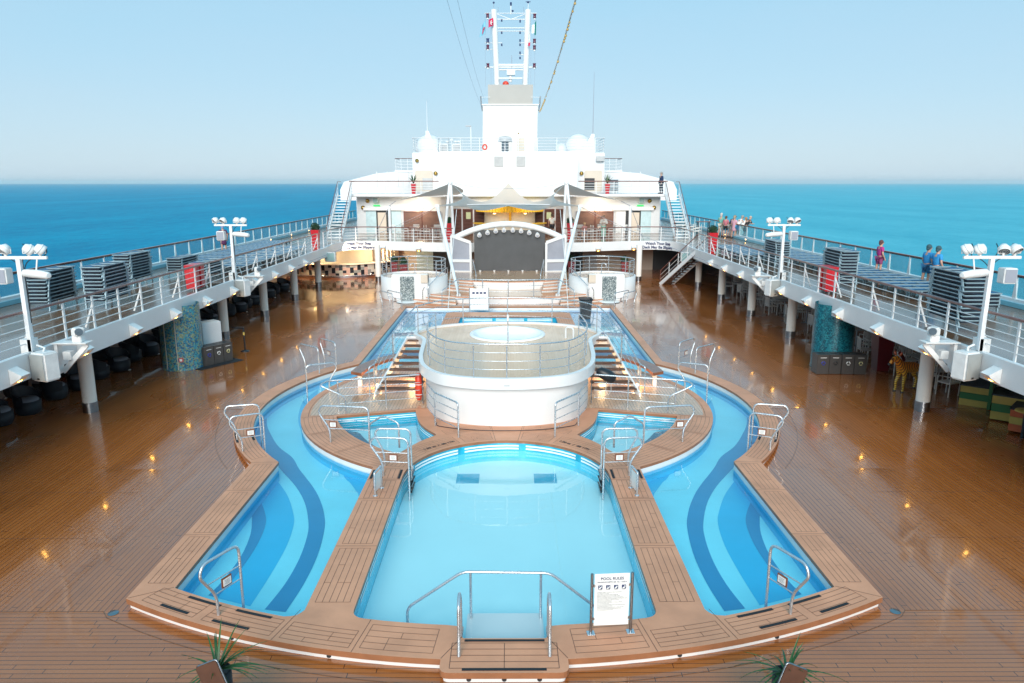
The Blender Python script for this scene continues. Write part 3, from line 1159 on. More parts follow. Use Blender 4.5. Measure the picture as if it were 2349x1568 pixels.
bk = [V(-3.22, 25.95, zt), V(-2.55, 27.1, zt), V(-1.35, 27.72, zt), V(0, 27.88, zt), V(1.35, 27.72, zt), V(2.55, 27.1, zt), V(3.22, 25.95, zt)]
railing('platform_railing', 'curved steel railing behind the hot tub at the back of the platform', cat(bk, 5), .95, 3, bk[0:1] + [V(-1.7, 27.6, zt), V(0, 27.88, zt), V(1.7, 27.6, zt)] + bk[-1:], r=.018, rr=.010)
t = thing('shower_post', 'single upright steel post standing on the platform before the hot tub', 'post', (.02, 24.3, 1.55))
MB().cyl((0, 0, 0), (0, 0, .85), .022, n=10).build('post', M['steel'], t)
MB().cyl((0, 0, .78), (0, 0, 1.0), .04, n=10).build('post_head', M['white'], t)

# stairs, their rails, benches and lamps either side of the platform
for sx in (-1, 1):
    sd_ = SIDE[sx]
    t = thing('platform_stairs', 'dark teak open stairs climbing the %s side of the hot tub platform' % sd_, 'stairs', (sx * 3.4, 23, ZC))
    for i in range(9):
        z = .36 + .137 * i
        y = 22.95 + .3 * i
        xo, xi = 4.2 - .085 * i, 2.72 + .03 * max(0, i - 6)
        MB().bbox((sx * (xo + xi) / 2, y, z), (xo - xi, .27, .05), .012).build('tread', M['dwood'], t, True)
    MB().beam((sx * 4.24, 22.75, .2), (sx * 3.5, 25.75, 1.52), .06, .22).build('stringer', M['white'], t, True)
    MB().box((sx * 3.3, 25.5, 1.36), (.55, .06, .4)).build('landing_edge', M['white'], t, True)
    base, topp = V(sx * 4.3, 22.9, ZC), V(sx * 3.3, 25.85, 1.6)
    t = thing('stair_railing', 'sloping steel handrail of the %s platform stairs with three lower bars' % sd_, 'railing', base)
    tp = [V(sx * 4.42, 22.72, .75), V(sx * 4.42, 22.72, 1.14), V(sx * 4.28, 22.85, 1.17), V(sx * 4.0, 23.7, 1.72), V(sx * 3.62, 24.9, 2.3), V(sx * 3.25, 25.9, 2.57)]
    MB().tube(rnd(tp, .15, 4), .025, 8).build('handrail', M['steel'], t, True)
    for k in range(3):
        dz = -.24 * (k + 1)
        MB().tube([V(sx * 4.27, 22.9, 1.17 + dz * .95), V(sx * 4.0, 23.7, 1.72 + dz), V(sx * 3.62, 24.9, 2.3 + dz), V(sx * 3.25, 25.9, 2.57 + dz)], .012, 6).build('rail', M['steel'], t, True)
    for p in ((4.42, 22.72, .18, 1.1), (4.27, 22.9, .18, 1.15), (3.86, 24.15, .8, 1.93)):
        MB().cyl((sx * p[0], p[1], p[2]), (sx * p[0], p[1], p[3]), .024, n=8).build('post', M['steel'], t, True)
    t = thing('wooden_bench', 'wet red brown teak bench on white legs behind the %s platform stairs' % sd_, 'bench', (sx * 4.9, 24.8, ZC))
    bl = cat([V(5.25, 23.85, 0), V(5.1, 24.9, 0), V(4.6, 25.9, 0), V(4.0, 26.6, 0)], 4)
    bi = cat([V(4.85, 23.6, 0), V(4.68, 24.7, 0), V(4.25, 25.6, 0), V(3.7, 26.25, 0)], 4)
    lp = [V(sx * p[0], p[1], 0) for p in bl + list(reversed(bi))]
    if sx > 0:
        pass
    else:
        lp.reverse()
    if sum(lp[i][0] * lp[(i + 1) % len(lp)][1] - lp[(i + 1) % len(lp)][0] * lp[i][1] for i in range(len(lp))) < 0:
        lp.reverse()
    MB().prism(lp, .60, .70).build('seat', M['bwood'], t, True)
    for x, y in ((4.98, 23.95), (4.7, 25.3), (4.05, 26.2)):
        MB().box((sx * x, y, .39), (.12, .12, .42)).build('leg', M['white'], t, True)
    t = thing('floor_lamp', 'glowing warm lamp on the island deck under the %s platform stairs' % sd_, 'lamp', (sx * 4.35, 23.7, ZC))
    MB().lathe([(.06, .0), (.06, .05), (.045, .07), (.001, .07)], (0, 0, .004), 14).build('lamp_body', M['white'], t)
    MB().ball((0, 0, .09), .045, 10).build('bulb', M['warm'], t)
    for lx, ly, pw in ((4.35, 23.7, 12), (3.3, 24.6, 14)):
        ld = bpy.data.lights.new('stair_light', 'POINT')
        ld.energy = pw
        ld.color = (1, .6, .25)
        ld.shadow_soft_size = .12
        lo = bpy.data.objects.new('stair_light', ld)
        COL.objects.link(lo)
        lo.location = (sx * lx, ly, .45)
t = thing('rescue_float', 'red orange rescue float strapped upright beside the left platform stairs', 'rescue float', (-2.74, 21.95, ZC))
MB().tube([V(0, 0, .1), V(0, 0, .25), V(0, -.02, .5), V(0, -.02, .8), V(0, 0, .95)], [.06, .11, .12, .11, .06], 12).build('float', M['orange'], t)
for z in (.3, .62):
    MB().tube([V(.13 * math.cos(a * PI / 8), -.015 + .13 * math.sin(a * PI / 8), z) for a in range(16)], .012, 6, True).build('strap', M['plate'], t)
t = thing('black_bag', 'black bag hanging on the rail at the right platform stairs', 'bag', (3.0, 22.05, .9))
MB().tube([V(-.22, 0, .28), V(-.12, 0, .25), V(.1, 0, .15), V(.3, 0, .02), V(.36, 0, -.02)], [.06, .16, .19, .17, .07], 10).build('bag_body', M['blackp'], t)
MB().tube([V(.1, .02, -.02), V(.08, .02, -.4), V(.18, .02, -.5), V(.25, .02, -.35), V(.24, .02, -.02)], .008, 6).build('cord', M['plate'], t)

tag(MB().tube(cat([V(-1.98, 19.74, ZC + .1), V(-1.9, 19.66, ZC + .02), V(-1.0, 19.36, ZC + .016), V(0, 19.28, ZC + .016), V(1.0, 19.38, ZC + .016), V(1.85, 19.68, ZC + .02), V(1.98, 19.74, ZC + .1)], 5), .011, 6).build('cable', M['blackp']), 'thin dark cable lying on the coping before the white platform wall', 'cable')

# ------------------------------------------------------------------ pool grab rails and signs


def grab(deck, water, label, h=.92, plate=True, zd=ZC, zw=-.3, bulge=.28, group='steel grab rails round the pools', flip=False, plate_t=.5):
    """bent steel rail: straight leg in the water, kinked leg on the deck, two bars and a framed plate"""
    d = V(deck[0], deck[1], zd)
    wv = V(water[0], water[1], zd)
    u = d - wv
    L = u.length
    u = u / L
    t = thing('grab_rail', label, 'grab rail', d, 0, group)
    P = lambda s, z: wv + u * s + V(0, 0, z)
    pts = [P(0, zw - zd), P(0, h), P(L + bulge * .7, h), P(L + bulge, h * .82), P(L, h * .36), P(L, 0)]
    MB().tube(rnd(pts, .16, 5), .024, 10).build('bent_tube', M['steel'], t, True)
    if plate:
        z1, z2 = h * .38, h * .62
        e1 = L + bulge * .05
        e2 = L + bulge * .5
        MB().tube([P(0, z1), P(e1, z1)], .013, 6).build('cross_bar', M['steel'], t, True)
        MB().tube([P(0, z2), P(e2, z2)], .013, 6).build('cross_bar', M['steel'], t, True)
        c = P(L * plate_t + .05, h * .5)
        rz = math.atan2(u.y, u.x)
        n = V(-u.y, u.x, 0)
        if n.y > 0:
            n = -n
        fr = MB().bbox(c + n * .012, (.21, .02, .17), .005, rz).build('plate_frame', M['frame'], t, True)
        MB().box(c + n * .026 , (.155, .012, .115), rz).build('plate', M['plate'], fr, True)
        ln = MB()
        for i in range(4):
            ln.box(c + n * .0335 + V(0, 0, .034 - i * .022), (.11 if i % 2 == 0 else .085, .002, .006), rz)
        ln.build('printed_line', M['inkg'], fr, True)
    return t


for sx in (-1, 1):
    s_ = SIDE[sx]
    grab((sx * 4.55, 10.48), (sx * 4.33, 10.95), 'steel grab rail with sign plate on the coping at the %s front corner pool' % s_, .98, bulge=.3)
    grab((sx * 6.75, 17.75), (sx * 6.25, 17.98), 'steel grab rail with sign plate on the %s coping bulge, nearer of its pair' % s_, .95)
    grab((sx * 7.2, 18.6), (sx * 6.6, 18.75), 'steel grab rail without plate on the %s coping bulge, farther of its pair' % s_, .95, False)
    grab((sx * 7.4, 26.05), (sx * 6.75, 25.5), 'nearer steel grab rail without plate at the far %s bend of the river' % s_, .95, False, ZC, bulge=.3)
    grab((sx * 6.95, 27.05), (sx * 6.35, 26.4), 'steel grab rail with sign plate at the far %s bend of the river' % s_, .95, True, ZC, bulge=.25)
    grab((sx * 5.85, 23.25), (sx * 6.5, 22.95), 'steel grab rail on the %s side of the island leading into the river' % s_, .95, False)
    grab((sx * 4.66, 18.42), (sx * 3.6, 18.28), 'long steel grab rail with sign plate over the %s small pool' % s_, 1.0, bulge=.3, plate_t=.86)
    grab((sx * 2.88, 16.12), (sx * 2.27, 16.05), 'steel grab rail with sign plate on the %s divider beside the pool ladder' % s_, .95, bulge=.3)
    grab((sx * 2.95, 16.75), (sx * 2.3, 16.72), 'steel grab rail without plate on the %s divider beside the pool ladder' % s_, .95, False, bulge=.22)
    grab((sx * 6.55, 40.2), (sx * 5.75, 39.2), 'far steel grab rail with sign plate by the %s round podium' % s_, .9, True, .16)
    grab((sx * 6.95, 40.0), (sx * 6.2, 39.0), 'far steel grab rail without plate by the %s round podium' % s_, .9, False, .16, .1)
    # peaked loop of the small pool
    t = thing('grab_rail', 'peaked steel entry rail at the near corner of the %s small pool' % s_, 'grab rail', (sx * 3.4, 18.0, ZC), 0, 'steel grab rails round the pools')
    MB().tube(rnd([V(sx * 3.6, 18.3, -.3), V(sx * 3.6, 18.3, .72), V(sx * 3.2, 18.15, 1.0), V(sx * 2.78, 18.0, .85), V(sx * 2.78, 18.0, ZC)], .1, 4), .024, 10).build('bent_tube', M['steel'], t, True)
    # ladder of the main pool
    t = thing('pool_ladder', 'dark pool ladder going down the %s wall of the main pool' % s_, 'ladder', (sx * 2.36, 16.4, 0))
    for y in (16.05, 16.72):
        MB().cyl((sx * 2.27, y, -.39), (sx * 2.27, y, .2), .022, n=8).build('side_tube', M['steel'], t, True)
    for k in range(3):
        MB().box((sx * 2.26, 16.385, .1 - k * .16), (.1, .62, .03)).build('rung', M['dglass'], t, True)
    # railing of the small pool deck
    t = thing('pool_deck_railing', 'steel railing with three bars between the %s small pool and the platform stairs' % s_, 'railing', (sx * 4, 21.2, ZC))
    top = [V(sx * 2.68, 21.72, 1.15), V(sx * 3.7, 21.42, 1.15), V(sx * 5.35, 21.0, 1.15), V(sx * 5.5, 20.72, 1.1), V(sx * 4.78, 20.8, .72), V(sx * 4.78, 20.86, ZC)]
    MB().tube(rnd(top, .14, 4), .026, 10).build('handrail', M['steel'], t, True)
    for z in (.9, .66, .42):
        MB().tube([V(sx * 2.68, 21.72, z), V(sx * 5.04, 21.07, z)], .012, 6).build('rail', M['steel'], t, True)
    for x, y in ((5.04, 21.07), (3.68, 21.44)):
        MB().cyl((sx * x, y, ZC), (sx * x, y, 1.15), .024, n=8).build('post', M['steel'], t, True)
    # railing fixed to the drum side
    t = thing('side_railing', 'steel railing with three bars fixed to the %s front of the white platform wall' % s_, 'railing', (sx * 1.9, 19.4, ZC))
    a, b, c = V(sx * 2.36, 20.75, 0), V(sx * 2.02, 19.75, 0), V(sx * 1.3, 18.78, 0)
    z_ = lambda p, z: p + V(0, 0, z)
    MB().tube(rnd([z_(a, 1.15), z_(b, 1.15), z_(c, 1.15), z_(c, ZC)], .12, 4), .024, 10).build('handrail', M['steel'], t, True)
    for z in (.92, .68, .44):
        MB().tube([z_(a, z), z_(b, z), z_(c, z)], .012, 6).build('rail', M['steel'], t, True)
    MB().cyl(z_(b, ZC), z_(b, 1.15), .024, n=8).build('post', M['steel'], t, True)
    # hoops at the front step
    t = thing('grab_hoop', 'narrow steel grab hoop on the %s of the front pool step' % s_, 'grab hoop', (sx * .66, 9.6, ZC))
    MB().tube(rnd([V(sx * .66, 9.42, ZC), V(sx * .66, 9.5, .45), V(sx * .66, 9.5, .92), V(sx * .66, 9.72, 1.02), V(sx * .66, 9.92, .85), V(sx * .66, 9.92, -.1)], .09, 4), .025, 10).build('bent_tube', M['steel'], t, True)
    # small notice stand on the divider
    t = thing('notice_stand', 'small steel framed notice standing on the %s pool divider' % s_, 'notice', (sx * 2.86, 15.1, ZC))
    a, b = V(sx * 2.87, 15.0, 0), V(sx * 2.80, 15.42, 0)
    MB().tube(rnd([z_(a, ZC), z_(a, .72), z_(b, .72), z_(b, ZC)], .04, 3), .022, 8).build('frame', M['steel'], t, True)
    MB().beam(z_(a, .46).lerp(z_(b, .46), .12), z_(a, .46).lerp(z_(b, .46), .88), .012, .38).build('notice_panel', M['plate'], t, True)
    for p in (a, b):
        MB().lathe([(.05, .012), (.05, .0)], p + V(0, 0, ZC), 12).lathe([(.001, .012), (.05, .012)], p + V(0, 0, ZC), 12).build('base_plate', M['steel'], t, True)

# wide handrail over the pool entry steps
t = thing('entry_handrail', 'wide steel handrail with sloping ends standing in the front of the main pool', 'handrail', (0, 10.8, -.3))
zt_ = .72
a, b = at(1061, 1312, Z=zt_), at(1262, 1315, Z=zt_)
e1, e2 = at(934, 1395, Z=.02), at(1372, 1398, Z=.02)
MB().tube(rnd([V(e1.x, e1.y, -.39), e1, a, b, e2, V(e2.x, e2.y, -.39)], .12, 5), .024, 10).build('handrail', M['steel'], t, True)
for px, q in ((1079, a), (1241, b)):
    x = at(px, 1313, Z=zt_).x
    MB().cyl((x, a.y, -.39), (x, a.y, zt_), .022, n=8).build('post', M['steel'], t, True)

# pool rules board
p1, p2 = at(1355, 1454, Z=ZC), at(1446, 1450, Z=ZC)
ang = math.atan2(p2.y - p1.y, p2.x - p1.x)
mid = (p1 + p2) / 2
t = thing('pool_rules_sign', 'tall white pool rules board between two steel posts on the coping', 'sign', mid, ang)
W_ = (p2 - p1).length
for x in (-W_ / 2, W_ / 2):
    MB().cyl((x, 0, 0), (x, 0, 1.0), .022, n=12).build('post', M['dsteel'], t)
    MB().bbox((x, 0, .008), (.12, .12, .012), .004).build('base_plate', M['steel'], t)
    for z in (.25, .8):
        MB().box((x * .93, 0, z), (.06, .015, .04)).build('clip', M['dsteel'], t)
pn = MB().bbox((0, 0, .565), (W_ * .87, .012, .86), .003).build('board', M['plate'], t)
yy = -.009
text('POOL RULES', .062, M['ink'], 'lettering', pn, (0, yy, .895), bold=.0006)
text('MAXIMUM DEPTH 6ft. 7in. / 2.00 m', .030, M['ink'], 'lettering', pn, (0, yy, .848))
for i in range(4):
    x = -.18 + .12 * i
    MB().box((x, yy, .775), (.064, .004, .064)).build('pictogram', M['ink'], pn)
    g = MB()
    g.tube([V(x - .022, yy - .003, .752), V(x - .005, yy - .003, .765), V(x + .012, yy - .003, .778 - .012 * (i % 2)), V(x + .02, yy - .003, .795)], [.007, .012, .008, .005], 6)
    g.ball((x - .012 + .006 * i, yy - .003, .79), .007, 6)
    g.build('pictogram_figure', M['plate'], pn)
    MB().box((x, yy, .732), (.05, .002, .005)).build('caption_line', M['inkg'], pn)
rules = ['Children under 12 require adult supervision', 'No lifeguard on duty', 'Note the pool depth before entering', 'Beware of tight rooms during high swells', 'Do not swim after eating or consuming alcohol', 'Supervise children when entering and exiting the pool', 'No children in diapers, infants or those', '  who are not toilet trained', 'Report any floor of broken or loose surfaces', '  in or around the pool', 'Do not use these facilities if you are experiencing', '  vomiting, diarrhoea or fever', 'Please rinse before entering with a soap shower', 'No food or drink near the pool at any time', 'In an emergency call for help']
text('\n'.join('- ' + r_ if not r_.startswith(' ') else r_ for r_ in rules), .021, M['inkg'], 'lettering', pn, (-.235, yy, .685), align='LEFT', ext=.0008)

# second board and black bin at the far end of the pool
t = thing('far_pool_sign', 'white sign board with four small pictograms standing at the far end of the pool', 'sign', (-1.55, 38.9, 0))
MB().bbox((0, 0, .78), (.98, .03, 1.15), .01).build('board', M['plate'], t)
for x in (-.51, .51):
    MB().cyl((x, 0, -.25), (x, 0, 1.4), .025, n=8).build('post', M['steel'], t)
for i in range(4):
    MB().box((-.3 + .2 * i, -.02, 1.12), (.13, .01, .1)).build('pictogram', M['ink'], t)
t = thing('wheelie_bin', 'black wheelie bin with open top standing at the far right of the river', 'bin', (4.0, 37.4, -.05))
bn = MB()
q0, q1 = [(-.24, -.27), (.24, -.27), (.24, .27), (-.24, .27)], [(-.31, -.34), (.31, -.34), (.31, .34), (-.31, .34)]
bn.add([(x, y, .05) for x, y in q0] + [(x, y, 1.08) for x, y in q1], [(3, 2, 1, 0), (0, 1, 5, 4), (1, 2, 6, 5), (2, 3, 7, 6), (3, 0, 4, 7)])
bn.add([(x * .93, y * .93, 1.08) for x, y in q1] + [(x * .9, y * .9, .5) for x, y in q0], [(0, 4, 5, 1), (1, 5, 6, 2), (2, 6, 7, 3), (3, 7, 4, 0), (4, 7, 6, 5)])
for x in (-.12, .12):
    bn.box((x, -.32, .6), (.03, .06, .8), 0, .07)
bn.build('bin_body', M['blackp'], t)
MB().tube([V(-.33, -.36, 1.08), V(.33, -.36, 1.08), V(.33, .36, 1.08), V(-.33, .36, 1.08)], .035, 6, True).build('rim', M['blackp'], t)
for x in (-.24, .24):
    MB().cyl((x - .03, .28, .1), (x + .03, .28, .1), .1, n=12).build('wheel', M['blackp'], t)

# foreground plants with rounded boards
for sx in (-1, 1):
    s_ = SIDE[sx]
    top = at(471 if sx < 0 else 1831, 1516 if sx < 0 else 1523, Z=1.15)
    t = thing('spiky_plant', 'green spiky long leaved plant in the %s foreground behind a wooden board' % s_, 'plant', (top.x - .03 * sx, top.y + .24, 0))
    R2 = random.Random(5 if sx < 0 else 9)
    mb = MB()
    for i in range(34):
        a = R2.uniform(0, 2 * PI)
        L = R2.uniform(.42, .8)
        el = R2.uniform(.15, 1.2)
        d = V(math.cos(a), math.sin(a), 0)
        pts, sides = [], []
        for k in range(7):
            q = k / 6
            r_ = L * math.cos(el) * q + .02
            z = .84 + L * math.sin(el) * q - .32 * q * q * (1.3 - el * .8)
            c = d * r_ + V(0, 0, z)
            wv = .019 * (1 - q) ** .7 + .0005
            n = V(-d.y, d.x, 0)
            pts.append((c - n * wv + V(0, 0, .006), c, c + n * wv + V(0, 0, .006)))
        vs = [v for p in pts for v in p]
        fs = []
        for k in range(6):
            fs += [(3 * k, 3 * k + 1, 3 * k + 4, 3 * k + 3), (3 * k + 1, 3 * k + 2, 3 * k + 5, 3 * k + 4)]
        mb.add(vs, fs, True)
    mb.build('leaves', M['leaf'], t)
    MB().lathe([(.001, .0), (.16, .0), (.17, .84), (.15, .84), (.13, .8), (.001, .8)], (0, 0, 0), 20).build('pot', M['blackp'], t)
    t = thing('wooden_board', 'brown rounded wooden board tilted before the %s foreground plant' % s_, 'board', (top.x - sx * .47, top.y - .2, 0))
    t.rotation_euler = (math.radians(-10), sx * .40, 0)
    lp = rnd([V(-.14, 0, 0), V(.14, 0, 0), V(.14, 1.22, 0), V(-.14, 1.22, 0)], .04, 5, True)
    b_ = MB().prism(lp, -.028, .028)
    b_.v = [(x, -z, y) for x, y, z in b_.v]
    b_.build('board', mat('board_timber', (.075, .028, .014), .5, var=.4, scale=3), t)
    e_ = MB()
    e_.tube([V(p[0], 0, p[1]) for p in rnd([V(-.14, 0, 0), V(.14, 0, 0), V(.14, 1.22, 0), V(-.14, 1.22, 0)], .04, 5, True)], .012, 6, True)
    e_.build('edge_band', M['dsteel'], t)
    MB().box((0, .1, .1), (.3, .28, .2)).build('foot', M['bwood'], t)

# ------------------------------------------------------------------ upper walkways
ZU = 2.75
XF = 11.75
inner_l = [V(-XF, 4, 0), V(-XF, 30, 0), V(-XF, 46, 0)] + cat([V(-XF, 47.5, 0), V(-11.9, 49.6, 0), V(-11.9, 51.2, 0), V(-11.3, 52.6, 0), V(-10.2, 53.0, 0), V(-8.8, 52.7, 0), V(-7.3, 52.15, 0), V(-5.4, 51.5, 0), V(-3.0, 51.15, 0), V(0, 51.05, 0)], 6)
INNER = inner_l + mir(list(reversed(inner_l[:-1])))
XO = 17.35
UD = [V(-XO, 4, 0)] + INNER + [V(XO, 4, 0), V(XO, 84, 0), V(-XO, 84, 0)]
ud = MB()
ud.sheet([UD], ZU)
struct(ud.build('upper_deck', M['deck2']))
ce = MB()
ce.sheet([UD], ZU - .28, up=False)
struct(ce.build('walkway_ceiling', M['white']))
# fascia along the inner edge
fa = MB()
inn2 = []
for i, p in enumerate(INNER):
    a, b = INNER[max(0, i - 1)], INNER[min(len(INNER) - 1, i + 1)]
    d = (b - a).normalized()
    inn2.append(p + V(-d.y, d.x, 0) * .14)
fa.wall(INNER, ZU - .58, ZU + .05, closed=False, sm=True)
fa.wall(list(reversed(inn2)), ZU - .58, ZU + .05, closed=False, sm=True)
n = len(INNER)
fa.add([(p.x, p.y, ZU + .05) for p in INNER] + [(p.x, p.y, ZU + .05) for p in inn2], [(i, i + 1, n + i + 1, n + i) for i in range(n - 1)])
fa.add([(p.x, p.y, ZU - .58) for p in INNER] + [(p.x, p.y, ZU - .58) for p in inn2], [(n + i, n + i + 1, i + 1, i) for i in range(n - 1)])
fas = fa.build('fascia', M['white'])
tag(fas, 'long white fascia beam edging the raised walkways and the terrace', 'fascia')
for sx in (-1, 1):
    t = text('Watch Your Step\nDeck May Be Slippery', .27, M['ink'], 'warning_lettering', None, (sx * 10.15, 53.3, 2.5), (PI / 2, 0, -sx * .0), bold=.008)
    # wrap the lettering round the curved beam
    arcl, cum = [], 0.0
    pthl = list(INNER) if sx < 0 else list(INNER)
    for a_, b_ in zip(pthl, pthl[1:]):
        arcl.append((cum, a_, b_))
        cum += (b_ - a_).length
    c0 = min(arcl, key=lambda q: abs(q[1].x - sx * 10.75) + (q[1].y < 52) * 9)[0]
    for v in t.data.vertices:
        s0 = c0 + v.co.x
        q = [e for e in arcl if e[0] <= s0][-1]
        d_ = (q[2] - q[1]).normalized()
        pp_ = q[1] + d_ * (s0 - q[0]) + V(d_.y, -d_.x, 0) * (.03 + v.co.z)
        v.co = V(pp_.x, pp_.y, 2.53 + v.co.y)
    t.location = (0, 0, 0)
    t.rotation_euler = (0, 0, 0)
    tag(t, 'dark blue Watch Your Step lettering on the %s end of the curved white fascia' % SIDE[sx], 'lettering')
# hull side under the walkway, coaming and outer rails
for sx in (-1, 1):
    s_ = SIDE[sx]
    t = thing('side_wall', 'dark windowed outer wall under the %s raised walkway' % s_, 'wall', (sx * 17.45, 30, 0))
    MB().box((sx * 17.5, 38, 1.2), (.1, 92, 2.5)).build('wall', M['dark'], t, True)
    MB().box((sx * 17.43, 38, .3), (.04, 92, .7)).build('sill_panel', M['white2'], t, True)
    for y in range(6, 82, 3):
        MB().box((sx * 17.42, y, 1.5), (.06, .12, 1.8)).build('mullion', M['white2'], t, True)
    hp = thing('ship_side', 'white plating of the ship side below the %s walkway' % s_, 'hull', (sx * 17.6, 38, -10))
    MB().box((sx * 17.62, 38, -11), (.12, 100, 24)).build('plating', M['white'], hp, True)
    # outer glass rail
    t = thing('glass_railing', 'outer railing of turquoise glass panes and white stanchions along the %s walkway' % s_, 'railing', (sx * 17.3, 30, ZU))
    MB().box((sx * 17.35, 44, ZU + .14), (.25, 80, .28)).build('coaming', M['white'], t, True)
    MB().box((sx * 17.18, 44, ZU + .09), (.08, 80, .16)).build('pale_blue_step', mat('pale_blue_paint_%s' % s_, (.20, .52, .66), .35), t, True)
    MB().beam((sx * 17.3, 4, 3.82), (sx * 17.3, 84, 3.82), .09, .05).build('handrail', M['rail'], t, True)
    MB().beam((sx * 17.3, 4, 3.77), (sx * 17.3, 84, 3.77), .03, .03).build('light_channel', M['blackp'], t, True)
    y = 4.3
    b0 = None
    k = 0
    while y < 84:
        if b0 is None:
            mb = MB()
            mb.beam((0, 0, 0), (0, 0, .78), .06, .045)
            mb.add([(-.03, -.11, 0), (.03, -.11, 0), (.03, .11, 0), (-.03, .11, 0), (-.03, -.03, .55), (.03, -.03, .55), (.03, .03, .55), (-.03, .03, .55)], [(0, 1, 5, 4), (1, 2, 6, 5), (2, 3, 7, 6), (3, 0, 4, 7)])
            b0 = mb.build('stanchion', M['white'], t)
            g0 = MB().box((0, .85, .39), (.016, 1.5, .72)).build('glass_pane', M['glass'], t)
            so_, sg_ = b0, g0
        else:
            so_ = b0.copy(); COL.objects.link(so_)
            sg_ = g0.copy(); COL.objects.link(sg_)
        so_.location = (0, y - 30, 3.03 - ZU)
        sg_.location = (0, y - 30, 3.03 - ZU)
        y += 1.7
        k += 1

# inner walkway railing
wr = [p + V(0, 0, ZU + .05) for p in [q + V(0, 0, 0) for q in inn2]]
dense = []
for a, b in zip(wr, wr[1:]):
    k = max(1, int((b - a).length / 1.4))
    dense += [a.lerp(b, i / k) for i in range(k)]
dense.append(wr[-1])
i_mid = [i for i, p in enumerate(dense) if abs(p.x) < 3.9]
left = [p for p in dense if p.x < -3.6]
right = [p for p in dense if p.x > 3.6]
for sx, pth_ in ((-1, left), (1, list(reversed(right)))):
    side = [p for p in pth_ if p.y < 47.3]
    end = [p for p in pth_ if p.y > 47.0]
    ys = [16.63 + 1.4 * i for i in range(-4, 22)]
    posts = [V(sx * (XF + .14), y, ZU + .05) for y in ys]
    t = railing('walkway_railing', 'white railing with four bars and brown handrail along the %s raised walkway' % SIDE[sx], side, .98, 4, posts, r=.028, rr=.014, m='white', mtop='rail', rtop=.04, postw=(.035, .075))
    base = None
    for y in ys[1::2]:
        if base is None:
            base = MB().beam((sx * .3, .0, 0), (sx * .02, 0, .72), .035, .05).build('brace', M['white'], t)
        else:
            b_ = base.copy()
            COL.objects.link(b_)
            base = b_
        base.location = V(sx * (XF + .14), y + .05, ZU + .05) - t.location
    railing('terrace_railing', 'white railing with brown handrail curving round the %s front of the terrace' % SIDE[sx], end, .98, 4, None, 1.5, r=.028, rr=.014, m='white', mtop='rail', rtop=.035, postw=(.05, .05))

# columns under the walkways
cb = None
for sx in (-1, 1):
    k = 0
    for y in (15.9, 21.3, 32.0, 37.45, 42.95, 48.4):
        if cb is None:
            cb = thing('deck_column', '', 'column', (0, 0, 0), 0, 'white round columns under the raised walkways')
            MB().cyl((0, 0, .3), (0, 0, 2.5), .2, n=24).build('shaft', M['colw'], cb)
            MB().cyl((0, 0, -.02), (0, 0, .3), .215, n=24).build('steel_foot', M['dsteel'], cb)
            c = cb
        else:
            c = copy_tree(cb)
        c.location = (sx * 12.6, y, zdeck(y))
        c['label'] = 'white round column with steel foot under the %s walkway, %s to the camera' % (SIDE[sx], ORD[k])
        k += 1
    c = copy_tree(cb)
    c.location = (sx * 9.15, 51.4, ZF)
    c['label'] = 'white round column under the %s end of the curved terrace front' % SIDE[sx]
# mosaic columns
for sx in (-1, 1):
    t = thing('mosaic_column', ['', 'thick column clad in bright teal mosaic under the right walkway', 'thick column clad in blue and green mosaic under the left walkway'][sx], 'column', (sx * 12.15, 26.75, ZF))
    MB().lathe([(.74, 0), (.72, .1), (.72, 2.4)], (0, 0, 0), 40).build('cladding', M['mosaic' if sx < 0 else 'mosaic2'], t)
    if sx < 0:
        MB().box((.24, -.70, .42), (.15, .03, .15), .33).build('red_sign', M['red'], t)
        MB().box((.238, -.715, .42), (.09, .02, .09), .33).build('sign_symbol', M['plate'], t)
        MB().box((.12, -.714, 1.2), (.02, .02, 2.3), .15).build('joint_strip', M['cream'], t)
        MB().box((-.3, -.66, 1.2), (.02, .02, 2.3), -.4).build('joint_strip', M['cream'], t)

# fascia lamps
lb = None
for sx in (-1, 1):
    for k in range(10):
        y = 16.95 + 2.8 * k
        if lb is None:
            lb = thing('fascia_lamp', '', 'lamp', (0, 0, 0), 0, 'wedge lamps on the walkway fascias')
            # wedge pointing inward and down
            a = [(0, -.16, .19), (0, .16, .19), (0, -.16, -.2), (0, .16, -.2), (.3, -.16, .02), (.3, .16, .02), (.24, -.16, -.06), (.24, .16, -.06)]
            MB().add(a, [(0, 4, 5, 1), (4, 6, 7, 5), (0, 2, 6, 4), (1, 5, 7, 3), (2, 3, 7, 6)]).build('housing', M['white2'], lb)
            MB().add([(.235, -.13, -.075), (.235, .13, -.075), (.025, .13, -.2), (.025, -.13, -.2)], [(0, 1, 2, 3)]).build('lamp_glass', M['amber'], lb)
            MB().add([(.17, -.05, -.118), (.17, .05, -.118), (.09, .05, -.165), (.09, -.05, -.165)], [(0, 1, 2, 3)]).build('bulb', M['bulb'], lb)
            c = lb
        else:
            c = copy_tree(lb)
        c.location = (sx * (XF - .004), y, 2.4)
        c.rotation_euler = (0, 0, 0 if sx < 0 else PI)
        c['label'] = 'white wedge lamp with amber glass on the %s walkway fascia, %s to the camera' % (SIDE[sx], ORD[k])
    for j, (x, y) in enumerate(((6.3, 51.76), (8.95, 52.72))):
        c = copy_tree(lb)
        c.location = (sx * x, y - .05, 2.35)
        c.rotation_euler = (0, 0, -PI / 2)
        c['label'] = 'wedge lamp on the curved terrace fascia, %s of the two on the %s' % (('inner', 'outer')[j], SIDE[sx])

